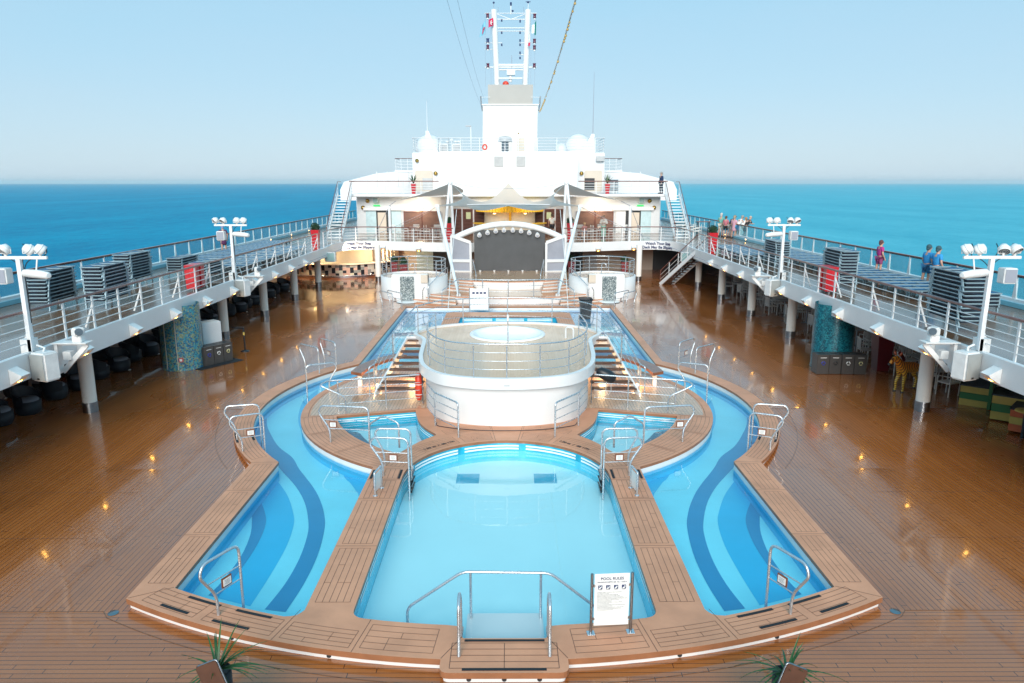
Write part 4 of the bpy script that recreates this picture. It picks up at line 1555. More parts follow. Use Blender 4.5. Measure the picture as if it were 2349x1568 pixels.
# light masts, loudspeakers, floodlights
for sx in (-1, 1):
    for j, y in enumerate((17.8, 31.6)):
        s_ = ('near', 'far')[j] + ' ' + SIDE[sx]
        x0 = sx * (XF + .05)
        t = thing('light_mast', 'white T shaped mast with four floodlights at the %s walkway rail' % s_, 'light mast', (x0, y, 2.3))
        ix = -sx
        MB().box((0, 0, 1.35), (.10, .10, 2.9)).build('pole', M['pole_white'], t)
        MB().box((-ix * .12, .22, .75), (.09, .09, 1.6)).build('rear_post', M['pole_white'], t)
        MB().box((-ix * .1, .1, .55), (.26, .3, .5)).build('junction_box', M['white2'], t)
        MB().bbox((0, 0, 2.82), (1.4, .075, .075), .01).build('cross_arm', M['white2'], t)
        for q, xx in enumerate((-.62, -.30, .26, .54)):
            dr = ((-.55, -.6, -.55), (-.35, -.65, -.6), (.5, .55, -.55), (.6, .45, -.6))[q] if sx < 0 else ((-.6, .45, -.5), (-.5, .55, -.5), (-.25, -.6, -.65), (.25, -.65, -.6))[q]
            ax = V(*dr).to_track_quat('Z', 'Y').to_matrix()
            fl = MB()
            fl.lathe([(.001, -.11), (.08, -.10), (.12, -.02), (.135, .05), (.135, .10), (.12, .105)], (xx, 0, 3.03), 18, axis=ax)
            f_ = fl.build('floodlight', M['white2'], t)
            MB().lathe([(.001, .085), (.12, .085)], (xx, 0, 3.03), 18, axis=ax).build('lens', M['dglass'], f_)
            for rr_ in (.04, .08):
                MB().tube([V(xx, 0, 3.03) + ax @ V(rr_ * math.cos(PI * g / 8), rr_ * math.sin(PI * g / 8), .096) for g in range(16)], .006, 4, True).build('lens_ring', M['gmesh'], f_)
            MB().tube([V(xx, 0, 3.03) + ax @ V(.128 * math.cos(PI * g / 8), .128 * math.sin(PI * g / 8), -.0) for g in range(16)], .012, 5, True).build('cooling_fin', M['white2'], f_)
            MB().tube([V(xx - .135, 0, 3.03), V(xx - .135, 0, 2.92), V(xx + .135, 0, 2.92), V(xx + .135, 0, 3.03)], .014, 6).cyl((xx, 0, 2.86), (xx, 0, 2.93), .03, n=8).build('yoke', M['white2'], f_)
        cb_ = MB()
        for xx in (-.5, .1, .5):
            cb_.tube(cat([V(xx, .06, 3.15), V(xx + .12, .14, 3.0), V(xx + .05, .1, 2.85), V(xx * .4, .08, 2.75), V(.05, .07, 2.4), V(.05, .07, 1.2)], 3), .011, 5)
        cb_.build('cable', M['blackp'], t)
        bx = MB().bbox((ix * -.42, -.02, 2.38), (.32, .28, .38), .02).build('small_speaker', M['white2'], t)
        MB().box((ix * -.42, -.165, 2.38), (.27, .012, .32)).build('grille', M['mesh'], bx)
        MB().tube([V(ix * .1, .0, 2.45), V(ix * .35, -.08, 2.44), V(ix * .55, -.14, 2.43), V(ix * .8, -.22, 2.41), V(ix * .82, -.23, 2.41)], [.09, .105, .10, .085, .05], 14).build('follow_spot', M['white2'], t)
        MB().cyl((ix * .45, -.1, 2.5), (ix * .45, 0, 2.8), .02, n=6).build('spot_hanger', M['white2'], t)
        # big loudspeaker on the fascia
        t = thing('loudspeaker', 'white loudspeaker box hanging on the fascia below the %s light mast' % s_, 'loudspeaker', (sx * (XF - .3), y - .1, 2.45))
        rz = sx * .35
        MB().bbox((0, 0, 0), (.5, .42, .72), .04, rz).build('cabinet', M['white2'], t)
        c_, s2_ = math.cos(rz), math.sin(rz)
        MB().box((s2_ * .215, -c_ * .215, 0), (.44, .012, .64), rz).build('grille', M['grille'], t)
        MB().tube([V(0, 0, .36), V(.02, .05, .44), V(sx * .2, .1, .5)], .03, 6).build('hanger', M['white2'], t)
        MB().box((s2_ * .222, -c_ * .222, -.29), (.07, .012, .05), rz).build('badge', M['inkb'], t)
        # bracket arm with projector
        t = thing('projector_bracket', 'white bracket with a small floodlight on the fascia beside the %s loudspeaker' % s_, 'bracket', (sx * (XF - .1), y + .75, 2.5))
        mb = MB()
        mb.beam((0, 0, .32), (ix * .85, 0, .32), .07)
        mb.beam((ix * .8, 0, .3), (ix * .1, 0, -.42), .06, .12)
        mb.beam((ix * .04, 0, .35), (ix * .04, 0, -.45), .08, .2)
        mb.box((ix * .42, 0, .36), (.9, .36, .025))
        mb.build('frame', M['white2'], t)
        MB().bbox((ix * .6, 0, .46), (.24, .22, .18), .02).build('lamp_base', M['white2'], t)
        hd_ = MB().bbox((ix * .62, -.02, .64), (.22, .26, .22), .03, ix * -.5).build('lamp_head', M['white2'], t)
        MB().cyl((ix * .68, -.12, .66), (ix * .75, -.2, .67), .085, .095, n=14).build('lens', M['dsteel'], hd_)
        MB().bbox((ix * .3, 0, .02), (.2, .22, .22), .01).build('control_box', M['white2'], t)
    # small speaker near the curved corner, and a security camera
    t = thing('corner_speaker', 'pale teal loudspeaker under the %s end of the curved fascia' % SIDE[sx], 'loudspeaker', (sx * 11.6, 47.9, 2.15))
    MB().bbox((0, 0, 0), (.7, .35, .62), .03).build('cabinet', M['white2'], t)
    MB().box((0, -.18, 0), (.62, .02, .54)).build('grille', mat('teal_grille_%d' % (sx + 1), (.25, .42, .43), .5), t)
    t = thing('security_camera', 'small white camera on the %s walkway fascia' % SIDE[sx], 'camera', (sx * (XF - .1), 27.75 if sx < 0 else 28.0, 2.45))
    MB().tube([V(0, 0, 0), V(-sx * .15, .0, -.02)], .03, 8).build('arm', M['white2'], t)
    MB().tube([V(-sx * .15, .05, -.02), V(-sx * .2, -.22, -.06)], .05, 10).build('body', M['white2'], t)

# ------------------------------------------------------------------ stage at the far end


def sector(r, cy, x0, x1, n=24, cx=0.0, back=None):
    """front arc piece between x0 and x1, closed at the back"""
    a0, a1 = -PI / 2 + math.asin((x0 - cx) / r), -PI / 2 + math.asin((x1 - cx) / r)
    p = arc(cx, cy, r, a0, a1, n)
    b = cy if back is None else back
    return dedupe(p + [V(x1, b, 0), V(x0, b, 0)])


st = thing('stage', 'round fronted wooden stage with curved steps in front of the big screen', 'stage', (0, 41, ZF))
fl, rs, tr = MB(), MB(), MB()


def tier(loop, z0, z1, th=.05):
    fl.sheet([loop], z1)
    tr.wall(off(loop, .02), z1 - th, z1 + .001)
    rs.wall(loop, z0, z1 - th)


tier(sector(8.5, 49.6, -3.05, 3.05, back=50.5), -.1, .5)
tier(sector(5.25, 49.6, -2.35, 2.35, back=52), .5, 1.0)
for sx in (-1, 1):
    def sec(r, a, b):
        l = sector(r, 49.6, min(sx * a, sx * b), max(sx * a, sx * b), 12, back=50.5)
        return l
    tier(sec(9.7, 2.9, 6.2), .0, .17)
    tier(sec(9.25, 2.95, 5.7), .1, .28)
    tier(sec(8.8, 3.0, 5.3), .2, .39)
    tier(sec(8.3, 3.0, 4.9), .3, .498)
    tier(sec(6.5, 2.0, 4.7), .4, .62)
    tier(sec(6.1, 2.1, 4.4), .5, .74)
    tier(sec(5.7, 2.15, 4.1), .6, .87)
    tier(sec(5.3, 2.2, 3.8), .7, .985)
fl.build('stage_floor', M['stagewood'], st, True)
tr.build('step_edge', M['coping'], st, True)
rs.build('riser', M['white'], st, True)
for x in (-1.9, -.95, 0, .95, 1.9):
    MB().cyl((x, 49.2, 1.0), (x, 49.2, 1.13), .05, .08, n=10).build('stage_light', M['white'], st, True)
# steel rails of the terrace and the stage steps
railing('stage_railing', 'steel railing along the curved edge of the lower stage terrace', [V(p.x, p.y, .5) for p in arc(0, 49.6, 8.35, math.radians(-110), math.radians(-70), 14)], 1.0, 2, None, 1.45, r=.025, rr=.014)
for sx in (-1, 1):
    s_ = SIDE[sx]
    t = thing('step_handrail', 'steel handrail of the %s stage steps beside the screen' % s_, 'handrail', (sx * 2.2, 46, 1))
    MB().tube(rnd([V(sx * 2.35, 48.5, 1.0), V(sx * 2.35, 48.5, 1.95), V(sx * 2.0, 45.2, 1.35), V(sx * 2.0, 45.2, .5)], .12, 4), .026, 8).build('bent_tube', M['steel'], t, True)
    t = thing('step_handrail', 'steel handrail of the %s lower terrace steps' % s_, 'handrail', (sx * 3.6, 41, .2))
    MB().tube(rnd([V(sx * 2.9, 42.2, .5), V(sx * 2.9, 42.2, 1.45), V(sx * 3.7, 40.6, 1.0), V(sx * 3.7, 40.6, .0)], .12, 4), .026, 8).build('bent_tube', M['steel'], t, True)
    # round podium with shower panel
    pd = thing('round_podium', 'round white podium with mosaic shower panel and steel railing, %s of the stage' % s_, 'podium', (sx * 5.7, 44.3, ZF))
    MB().lathe([(2.0, 0), (2.0, 1.3), (1.9, 1.3), (1.9, 1.22)], (0, 0, 0), 48).build('wall', M['white'], pd)
    MB().sheet([arc(0, 0, 1.9, 0, 2 * PI, 40)[:-1]], 1.22).build('podium_floor', M['island'], pd)
    MB().bbox((sx * -.0, -1.86, .78), (2.1, .5, 1.56), .05).build('shower_wall', M['white'], pd)
    MB().bbox((sx * .15, -2.12, .75), (.82, .06, 1.4), .02).build('mosaic_panel', M['mosaic3'], pd)
    MB().lathe([(.001, .03), (.55, .03), (.6, 0)], (sx * .15, -2.45, .02), 24).build('shower_tray', M['plate'], pd)
    MB().tube(cat([V(sx * -.2, -1.2, 1.3), V(sx * -.2, -1.2, 2.0), V(sx * -.08, -1.25, 2.12), V(sx * .05, -1.3, 2.02), V(sx * .05, -1.3, 1.9)], 4), .025, 8).build('shower_arm', M['steel'], pd)
    MB().box((sx * -.85, -1.95, 1.32), (.4, .52, .45)).build('notice_panel', M['cream'], pd)
    railing('podium_railing', 'round steel railing with three bars on top of the %s podium' % s_, [V(sx * 5.7 + p.x, 44.3 + p.y, ZF + 1.28) for p in arc(0, 0, 1.9, math.radians(-40), math.radians(220), 30)], .95, 3, None, 1.3, r=.028, rr=.016)
    t = thing('step_handrail', 'bent steel handrail on the steps up to the %s podium' % s_, 'handrail', (sx * 3.8, 43, .2))
    MB().tube(rnd([V(sx * 4.6, 42.0, .15), V(sx * 4.6, 42.0, 1.05), V(sx * 3.9, 43.2, 1.75), V(sx * 3.7, 44.5, 1.85), V(sx * 3.7, 44.5, .9)], .15, 4), .026, 8).build('bent_tube', M['steel'], t, True)
    t = thing('step_handrail', 'short hooked steel handrail beside the mosaic shower panel of the %s podium' % s_, 'handrail', (sx * 4.9, 41.6, .2))
    MB().tube(rnd([V(sx * 4.95, 42.0, .15), V(sx * 4.9, 41.6, .85), V(sx * 4.75, 41.3, 1.1), V(sx * 4.55, 41.3, .95), V(sx * 4.55, 41.3, .1)], .1, 4), .024, 8).build('bent_tube', M['steel'], t, True)

# big screen with its arch and side panels
sc = thing('led_screen', 'large dark grey led screen under a white arch at the back of the stage', 'screen', (0, 50, 1))
MB().bbox((.08, 50.05, 2.30), (4.8, .18, 2.9), .02).build('screen_face', M['screen'], sc, True)
MB().box((.08, 50.3, 2.3), (4.7, .3, 2.8)).build('backing', M['blackp'], sc, True)
pa = [V(x, 50, 3.16 + 1.0 * (1 - (x / 3.75) ** 2)) for x in [(-3.75 + 7.5 * i / 30) for i in range(31)]]
MB().tube(pa, .2, 14).build('arch', M['white'], sc, True)
for x in (-1.95, -1.4, -.85, -.3, .3, .85, 1.4, 1.95):
    z = 3.78 - .42 * (abs(x) / 1.95) ** 2 * .8
    l_ = MB().tube([V(x, 49.9, z + .12), V(x, 49.68, z), V(x, 49.6, z - .03)], [.06, .15, .15], 14).build('spotlight', M['white'], sc, True)
    MB().lathe([(.001, 0), (.1, 0)], (x, 49.59, z - .035), 12, axis=Matrix.Rotation(PI / 2, 3, 'X')).build('lens', M['mesh'], l_, True)
for sx in (-1, 1):
    fr = MB()
    xi, xo, zb = 2.55, 3.85, .95
    pts = [V(sx * xi, 49.55, zb), V(sx * xo, 49.75, zb), V(sx * xo, 49.75, 3.4), V(sx * xi, 49.55, 2.95)]
    for a, b in zip(pts, pts[1:] + pts[:1]):
        fr.beam(a, b, .14, .2)
    fr.beam(V(sx * xi, 49.55, 1.72), V(sx * xo, 49.75, 1.72), .12, .2)
    fr.build('side_frame', M['white'], sc, True)
    MB().add([V(sx * (xi + .04), 49.58, 1.02), V(sx * (xo - .04), 49.74, 1.02), V(sx * (xo - .04), 49.74, 1.68), V(sx * (xi + .04), 49.58, 1.68)], [(0, 1, 2, 3)]).build('speaker_mesh', M['mesh'], sc, True)
    MB().add([V(sx * (xi + .04), 49.58, 1.76), V(sx * (xo - .04), 49.74, 1.76), V(sx * (xo - .04), 49.74, 3.3), V(sx * (xi + .04), 49.58, 2.9)], [(0, 1, 2, 3)]).build('speaker_mesh', M['mesh'], sc, True)

# ------------------------------------------------------------------ lower level behind the stage
lw = thing('lower_deckhouse', 'cream lower deckhouse wall with dark doorways under the terrace', 'deckhouse', (0, 58, ZF))
MB().box((0, 58.1, 1.3), (34.5, .2, 2.4)).build('wall', M['cream'], lw, True)
for x, w_, m_ in ((-6.6, 1.3, 'fglass'), (-5.2, 1.5, 'dark'), (-3.6, 1.5, 'gmesh'), (3.4, 1.4, 'gmesh'), (5.0, 1.7, 'dark'), (6.5, 1.0, 'gmesh')):
    MB().box((x, 57.96, 1.2), (w_, .06, 2.1)).build('door', M[m_], lw, True)
MB().box((14.2, 57.95, 1.3), (5.6, .08, 2.38)).build('dark_opening', M['dark'], lw, True)
MB().box((-5.2, 57.92, 1.95), (.16, .03, .26)).build('exit_sign', M['greensign'], lw, True)

bar = thing('bar_counter', 'curved bar counter with black grey pink and white chequered tiles', 'bar', (-12.4, 57, ZF))
cw = MB()
arcb = arc(-12.7, 57.2, 4.3, math.radians(-150), math.radians(-18), 38)
for i in range(38):
    a, b = arcb[i], arcb[i + 1]
    for j in range(4):
        z0, z1 = .27 + j * .2, .27 + (j + 1) * .2
        cw.add([(a.x, a.y, z0), (b.x, b.y, z0), (b.x, b.y, z1), (a.x, a.y, z1)], [(0, 1, 2, 3)])
co = cw.build('tiled_front', mat('tile_black', (.015, .018, .025), .2), bar, True)
for nm, c in (('tile_bone', (.62, .60, .52)), ('tile_pink', (.58, .40, .34)), ('tile_grey', (.26, .27, .26)), ('tile_cream', (.66, .63, .5))):
    co.data.materials.append(mat(nm, c, .2))
R3 = random.Random(4)
for i, p in enumerate(co.data.polygons):
    p.material_index = 0 if (i // 4 + i % 4 * 3) % 5 in (0, 3) and R3.random() < .8 else R3.choice((1, 1, 2, 3, 4))
tp = MB()
o_l = arc(-12.7, 57.2, 4.45, math.radians(-150), math.radians(-18), 30)
i_l = arc(-12.7, 57.2, 3.85, math.radians(-150), math.radians(-18), 30)
tp.prism(o_l + list(reversed(i_l)), 1.08, 1.14)
tp.build('counter_top', M['warmwall'], bar, True)
kk = MB()
kk.tube([V(p.x, p.y, .3) for p in arc(-12.7, 57.2, 4.55, math.radians(-150), math.radians(-18), 30)], .03, 8)
kk.build('foot_rail', M['steel'], bar, True)
MB().wall(arc(-12.7, 57.2, 4.27, math.radians(-150), math.radians(-18), 30), ZF, .28, closed=False).build('plinth', M['dsteel'], bar, True)
bb = MB()
bb.wall(arc(-13.0, 57.9, 3.2, math.radians(-165), math.radians(-35), 20), 1.0, 2.46, closed=False, sm=True)
bb.build('back_wall', M['warmwall'], bar, True)
for k in range(6):
    a = math.radians(-36 + 6.5 * k)
    MB().box((-12.7 + 4.1 * math.cos(a), 57.4 + 4.1 * math.sin(a), 1.8), (.12, .12, 1.3), a).build('lit_slat', M['warm' if False else 'warmwall'], bar, True)
for x, y, e in ((-14.2, 53.2, 42), (-11.6, 52.6, 42), (-9.3, 54.6, 50)):
    ld = bpy.data.lights.new('bar_light', 'AREA')
    ld.shape = 'DISK'
    ld.energy = e * 1.6
    ld.color = (1, .76, .46)
    ld.size = .35
    lo = bpy.data.objects.new('bar_light', ld)
    COL.objects.link(lo)
    lo.location = (x, y - .6, 2.4)
    lo.rotation_euler = V(0, -1, .55).to_track_quat('Z', 'Y').to_euler()
    dl = tag(MB().lathe([(.001, 0), (.09, 0), (.11, .05), (.001, .05)], (x, y, 2.42), 14).build('downlight', M['warm']), 'round warm ceiling downlight over the bar counter, %s' % {-14.2: 'outermost', -11.6: 'middle one', -9.3: 'innermost'}[x], 'lamp')

# right hand stairs from the main deck to the walkway
t = thing('deck_stairs', 'white steel stairs with dark treads from the main deck to the right walkway', 'stairs', (10.7, 49.6, ZF))
a, b = V(10.75, 49.6, ZF), V(12.3, 46.3, 2.72)
d = V(b.x - a.x, b.y - a.y, 0).normalized()
nrm = V(-d.y, d.x, 0)
for s in (-.52, .52):
    MB().beam(a + nrm * s, b + nrm * s, .07, .24).build('stringer', M['white'], t, True)
    MB().tube([a + nrm * s + V(0, 0, .1), a + nrm * s + V(0, 0, .95), b + nrm * s + V(0, 0, 1.0)], .03, 8).build('handrail', M['rail'], t, True)
    for z in (.35, .65):
        MB().tube([a + nrm * s + V(0, 0, z), b + nrm * s + V(0, 0, z)], .014, 6).build('rail', M['white'], t, True)
    for q in (.0, .25, .5, .75):
        p = a.lerp(b, q) + nrm * s
        MB().cyl(p, p + V(0, 0, .95), .022, n=8).build('post', M['white'], t, True)
ns = 13
for i in range(ns):
    p = a.lerp(b, (i + .6) / ns)
    MB().box(p, (.27, 1.0, .04), math.atan2(d.y, d.x)).build('tread', M['dwood'], t, True)

# ------------------------------------------------------------------ terrace building
Y0 = 62.0
hs = thing('superstructure', 'large white ship superstructure with shutters, sliding doors and upper decks', 'deckhouse', (0, 62, ZU))
wm_ = MB()
wm_.box((0, 64.5, 4.3), (25.2, 5, 3.1))
wm_.build('terrace_wall', M['white'], hs, True)
MB().bbox((0, 63.2, 5.86), (26.0, 5.2, .22), .05).build('upper_deck_edge', M['white'], hs, True)
MB().bbox((0, 64.5, 7.3), (11.2, 6.6, 4.1), .06).build('centre_block', M['white'], hs, True)
sbk = MB()
sbk.bbox((0, 67, 7.66), (16.3, 6, 3.4), .05)
sbk.build('side_block', M['white'], hs, True)
for sx in (-1, 1):
    # brown shutters
    for k in range(2):
        x = sx * (6.45 + 1.52 * k)
        f = MB()
        for q in (-.74, .74):
            f.box((x + q, 61.95, 3.64), (.07, .08, 1.8))
        f.box((x, 61.95, 4.52), (1.5, .08, .08))
        f.box((x, 61.95, 2.82), (1.5, .08, .08))
        fo = f.build('shutter', M['shutter'], hs, True)
        l = MB()
        for i in range(17):
            l.box((x, 61.96, 2.9 + i * .1), (1.42, .05, .055), 0, .5)
        l.build('slat', mat('slat_%d_%d' % (sx + 1, k), (.34, .20, .16), .4), fo, True)
        MB().box((x, 61.985, 3.66), (1.44, .02, 1.7)).build('backing', M['dark'], fo, True)
    # sliding glass doors
    do = MB().box((sx * 10.4, 61.98, 3.7), (2.9, .06, 1.9)).build('door_opening', M['dark'], hs, True)
    MB().box((sx * 11.45, 61.93, 3.7), (.85, .05, 1.9)).build('door_glass', M['fglass'], do, True)
    MB().box((sx * 9.35, 61.93, 3.7), (.8, .05, 1.9)).build('door_glass', M['fglass'] if sx < 0 else M['white'], do, True)
    MB().box((sx * 10.55, 61.94, 3.6), (.7, .05, 1.7)).build('lobby_wall', M['cream'], do, True)
    MB().bbox((sx * 10.35, 61.85, 4.75), (3.4, .3, .26), .03).build('door_header', M['white'], hs, True)
    MB().box((sx * 10.95, 61.9, 5.02), (.55, .05, .12)).build('exit_sign', M['greensign'], hs, True)
    # dark wood screens beside the terrace bar
    for x, w_ in ((2.45, .9), (3.4, .9), (4.3, .8)):
        sh = MB().box((sx * x, 61.95, 3.75), (w_ - .06, .06, 2.0)).build('louvre_screen', M['shutter'], hs, True)
        l = MB()
        for i in range(16):
            l.box((sx * x, 61.9, 2.9 + i * .115), (w_ - .16, .04, .04), 0, .5)
        l.build('slat', M['dwood'], sh, True)
    sp = MB().box((sx * 3.35, 61.86, 4.2), (.38, .03, .55)).build('lit_panel', emat('lit_menu_%d' % (sx + 1), (.75, .8, .4), .25, (.2, .2, .12)), hs, True)
    # lamps and speakers on the walls
    for x, z, y, m_, nm in ((7.25, 4.72, 61.9, 'warm', 'wall_lamp'), (12.1, 4.85, 61.9, 'brass', 'wall_lamp'), (11.7, 5.4, 61.9, 'brass', 'horn'), (6.2, 7.65, 63.85, 'brass', 'wall_lamp')):
        b_ = MB().lathe([(.001, -.14), (.12, -.12), (.17, -.02), (.17, .03), (.001, .04)], (sx * x, y, z), 16, axis=Matrix.Rotation(-PI / 2, 3, 'X')).build(nm, M['brass'], hs, True)
        if m_ == 'warm':
            MB().ball((sx * x, y - .1, z), .13, 12).build('bulb', M['warm'], b_, True)
            ld = bpy.data.lights.new('wall_light', 'POINT')
            ld.energy = 60
            ld.color = (1, .84, .62)
            ld.shadow_soft_size = .3
            lo = bpy.data.objects.new('wall_light', ld)
            COL.objects.link(lo)
            lo.location = (sx * x, y - .9, z)
    MB().bbox((sx * 11.0, 61.8, 5.45), (.45, .3, .4), .03).build('wall_speaker', M['white2'], hs, True)
    MB().box((sx * 11.0, 61.64, 5.45), (.38, .02, .33)).build('speaker_grille', mat('pale_teal_%d' % (sx + 1), (.35, .5, .5), .5), hs, True)
    # alcoves on the upper side blocks
    al = MB()
    al.prism([V(p[0], p[1], 0) for p in rnd([V(-.75, -.9, 0), V(.75, -.9, 0), V(.75, .9, 0), V(-.75, .9, 0)], .18, 4, True)], 0, .05)
    al.v = [(sx * 7.2 + x, 63.97 - z, 7.0 + y) for x, y, z in al.v]
    ao = al.build('alcove', M['cream'], hs, True)
    MB().box((sx * 7.2 + (.3 if sx < 0 else -.3), 63.9, 6.75), (.85, .04, 1.0)).build('window', M['gmesh'] if sx < 0 else M['dark'], ao, True)
    # vents in the centre
    MB().bbox((-.05 + sx * 1.05 if sx > 0 else -.8, 61.17, 8.55), (.72, .05, .8), .01).build('louvre_vent', M['gmesh'], hs, True)
    # upper side platforms and sloped shelters behind
    MB().box((sx * 9.0, 67, 7.85), (1.8, 3, .14)).build('side_platform', M['white'], hs, True)
    wing = MB()
    prof = [(8.2, 8.0), (9.6, 8.0), (12.6, 7.75), (15.8, 6.95), (16.2, 6.2), (16.2, 5.2), (8.2, 5.2)]
    vs = [(sx * x, y, z) for y in (72, 82) for x, z in prof]
    k = len(prof)
    wing.add(vs, [tuple(range(k)), tuple(range(2 * k - 1, k - 1, -1))] + [(i, (i + 1) % k, k + (i + 1) % k, k + i) for i in range(k)])
    for x in (9.6, 10.6, 11.6, 12.6):
        wing.box((sx * x, 71.95, 7.2), (.06, .1, 1.4))
    wing.build('sloped_shelter', M['white'], hs, True)
    MB().box((sx * 12.9, 70, 4.3), (.3, 12, 3.1)).build('side_wall', M['white'], hs, True)
MB().bbox((7.75, 63.8, 8.85), (.7, .3, .42), .02).build('twin_floodlight', M['gmesh'], hs, True)
MB().lathe([(.001, -.14), (.14, -.1), (.16, .03), (.001, .04)], (-7.75, 63.85, 8.7), 16, axis=Matrix.Rotation(-PI / 2, 3, 'X')).build('wall_lamp', M['brass'], hs, True)
# terrace bar under the yellow awning
tb_ = thing('terrace_bar', 'round terrace bar with scalloped yellow awning and cream lit back wall', 'bar', (.1, 60, ZU))
aw = MB()
N_ = 60
pr = []
for i in range(N_ + 1):
    a = math.radians(-175 + 170 * i / N_)
    r_ = 2.75 + .05 * math.cos(i * PI)
    pr.append(V(.1 + r_ * math.cos(a), 61.4 + r_ * math.sin(a), 0))
aw.wall(pr, 4.58, 5.1, closed=False)
aw.sheet([pr], 5.1)
aw.sheet([pr], 4.6, up=False)
aw.build('awning', M['yellow'], tb_, True)
MB().wall(arc(.1, 61.6, 2.1, math.radians(-175), math.radians(-5), 24), ZU, 4.6, closed=False, sm=True).build('back_wall', M['warmwall'], tb_, True)
MB().box((.12, 59.45, 3.7), (.2, .12, 1.8)).build('yellow_pillar', M['yellow'], tb_, True)
MB().prism(arc(.1, 61.2, 3.1, math.radians(-165), math.radians(-15), 24) + list(reversed(arc(.1, 61.2, 2.5, math.radians(-165), math.radians(-15), 24))), 3.62, 3.72).build('counter_top', M['yellow'], tb_, True)
MB().wall(arc(.1, 61.2, 2.9, math.radians(-165), math.radians(-15), 24), ZU, 3.62, closed=False, sm=True).build('counter_front', M['warmwall'], tb_, True)
for x in (-1.1, 1.3):  # added warm lamps with glowing discs, brightening the front of the awning
    ld = bpy.data.lights.new('awning_fill_light', 'POINT')
    ld.energy = 15
    ld.color = (1, .68, .3)
    ld.shadow_soft_size = .1
    lo = bpy.data.objects.new('awning_fill_light', ld)
    COL.objects.link(lo)
    lo.location = (x, 58.0, 4.35)
    tag(MB().lathe([(.001, 0), (.08, 0), (.1, .04), (.001, .04)], (x, 58.0, 4.5), 12).build('downlight', M['warm']), 'added warm lamp disc lighting the front of the yellow awning, %s one' % ('left' if x < 0 else 'right'), 'lamp')

# upper deck railings
for sx in (-1, 1):
    s_ = SIDE[sx]
    railing('upper_railing', 'white upper deck railing with brown handrail over the %s terrace doors' % s_, [V(sx * 5.65, 60.75, 5.97), V(sx * 12.9, 60.75, 5.97)], 1.02, 4, None, 1.45, r=.03, rr=.018, m='white', mtop='rail', rtop=.04)
    railing('platform_side_railing', 'short white railing on the small %s upper side platform' % s_, [V(sx * 8.2, 65.6, 7.92), V(sx * 9.85, 65.6, 7.92), V(sx * 9.85, 68, 7.92)], 1.0, 3, None, .6, r=.025, rr=.018, m='white', mtop='rail')
    # side stairs from terrace to upper deck
    t = thing('side_stairs', 'steep white stairs with brown handrails at the %s end of the terrace' % s_, 'stairs', (sx * 12.9, 55, ZU))
    a, b = V(sx * 13.0, 55.2, ZU), V(sx * 13.25, 60.6, 5.95)
    for s in (-.55, .55):
        MB().beam(a + V(s, 0, 0), b + V(s, 0, 0), .07, .22).build('stringer', M['white'], t, True)
        MB().tube([a + V(s, 0, 0), a + V(s, 0, .9), b + V(s, 0, 1.0), b + V(s, 1.2, 1.0)], .03, 8).build('handrail', M['rail'], t, True)
        for z in (.3, .6):
            MB().tube([a + V(s, 0, z), b + V(s, 0, z)], .02, 6).build('rail', M['white'], t, True)
        for q in (0, .25, .5, .75, 1):
            p = a.lerp(b, q) + V(s, 0, 0)
            MB().cyl(p, p + V(0, 0, .95), .022, n=6).build('post', M['white'], t, True)
    for i in range(15):
        MB().box(a.lerp(b, (i + .5) / 15), (1.05, .3, .06)).build('tread', M['plate'], t, True)
railing('roof_railing', 'white railing round the top deck of the superstructure', [V(-8.1, 68, 9.4), V(-8.1, 63.9, 9.4), V(8.1, 63.9, 9.4), V(8.1, 68, 9.4)], 1.15, 4, None, 1.6, r=.03, rr=.02, m='white')

def frustum(mb, x0, x1, y0, y1, z0, X0, X1, Y0_, Y1, z1):
    vs = [(x0, y0, z0), (x1, y0, z0), (x1, y1, z0), (x0, y1, z0), (X0, Y0_, z1), (X1, Y0_, z1), (X1, Y1, z1), (X0, Y1, z1)]
    return mb.add(vs, [(3, 2, 1, 0), (4, 5, 6, 7), (0, 1, 5, 4), (1, 2, 6, 5), (2, 3, 7, 6), (3, 0, 4, 7)])


# roof equipment
for i, (px, py, Y, r_, nm) in enumerate(((985, 343, 67, 1.25, 'left end of the top deck'), (1326, 341, 67, 1.22, 'right end of the top deck'), (1287, 343, 65, .5, 'right of the funnel tower foot'))):
    p = at(px, py, Y=Y)
    t = thing('radome', 'white %s radar dome at the %s' % (('large', 'large', 'small')[i], nm), 'radar dome', (p.x, Y, 9.35))
    MB().ball((0, 0, p.z - 9.35), r_, 24).build('dome', M['white'], t)
    MB().cyl((0, 0, 0), (0, 0, p.z - 9.35 - r_ * .7), r_ * .6, n=16).build('dome_base', M['white'], t)
for i, (px, lab) in enumerate(((1018, 'left'), (1048, 'right'))):
    p = at(px, 342, Y=64.3)
    t = thing('deck_floodlight', 'square white floodlight box on the top deck rail, %s of two' % lab, 'floodlight', (p.x, 64.3, 9.4))
    MB().bbox((0, 0, p.z - 9.4), (.75, .3, .8), .04).build('housing', M['white2'], t)
    MB().box((0, -.16, p.z - 9.4), (.6, .02, .65)).build('lens', M['gmesh'], t)
    MB().box((0, 0, .2), (.1, .1, .5)).build('stand', M['white2'], t)
    MB().tube(rnd([V(-.45, -.1, .05), V(-.45, -.1, 1.15), V(.45, -.1, 1.15), V(.45, -.1, .05)], .1, 3, True), .02, 6, True).build('guard', M['dsteel' if i == 0 else 'white'], t)
p = at(1080, 290, Y=65)
t = thing('roof_lamp_post', 'slim white lamp post on the top deck left of the tower', 'lamp post', (p.x, 65, 9.35))
MB().cyl((0, 0, 0), (0, 0, p.z - 9.35), .05, n=8).build('pole', M['white'], t)
MB().bbox((-.2, 0, p.z - 9.35), (.5, .2, .1), .02).build('lamp_head', M['gmesh'], t)
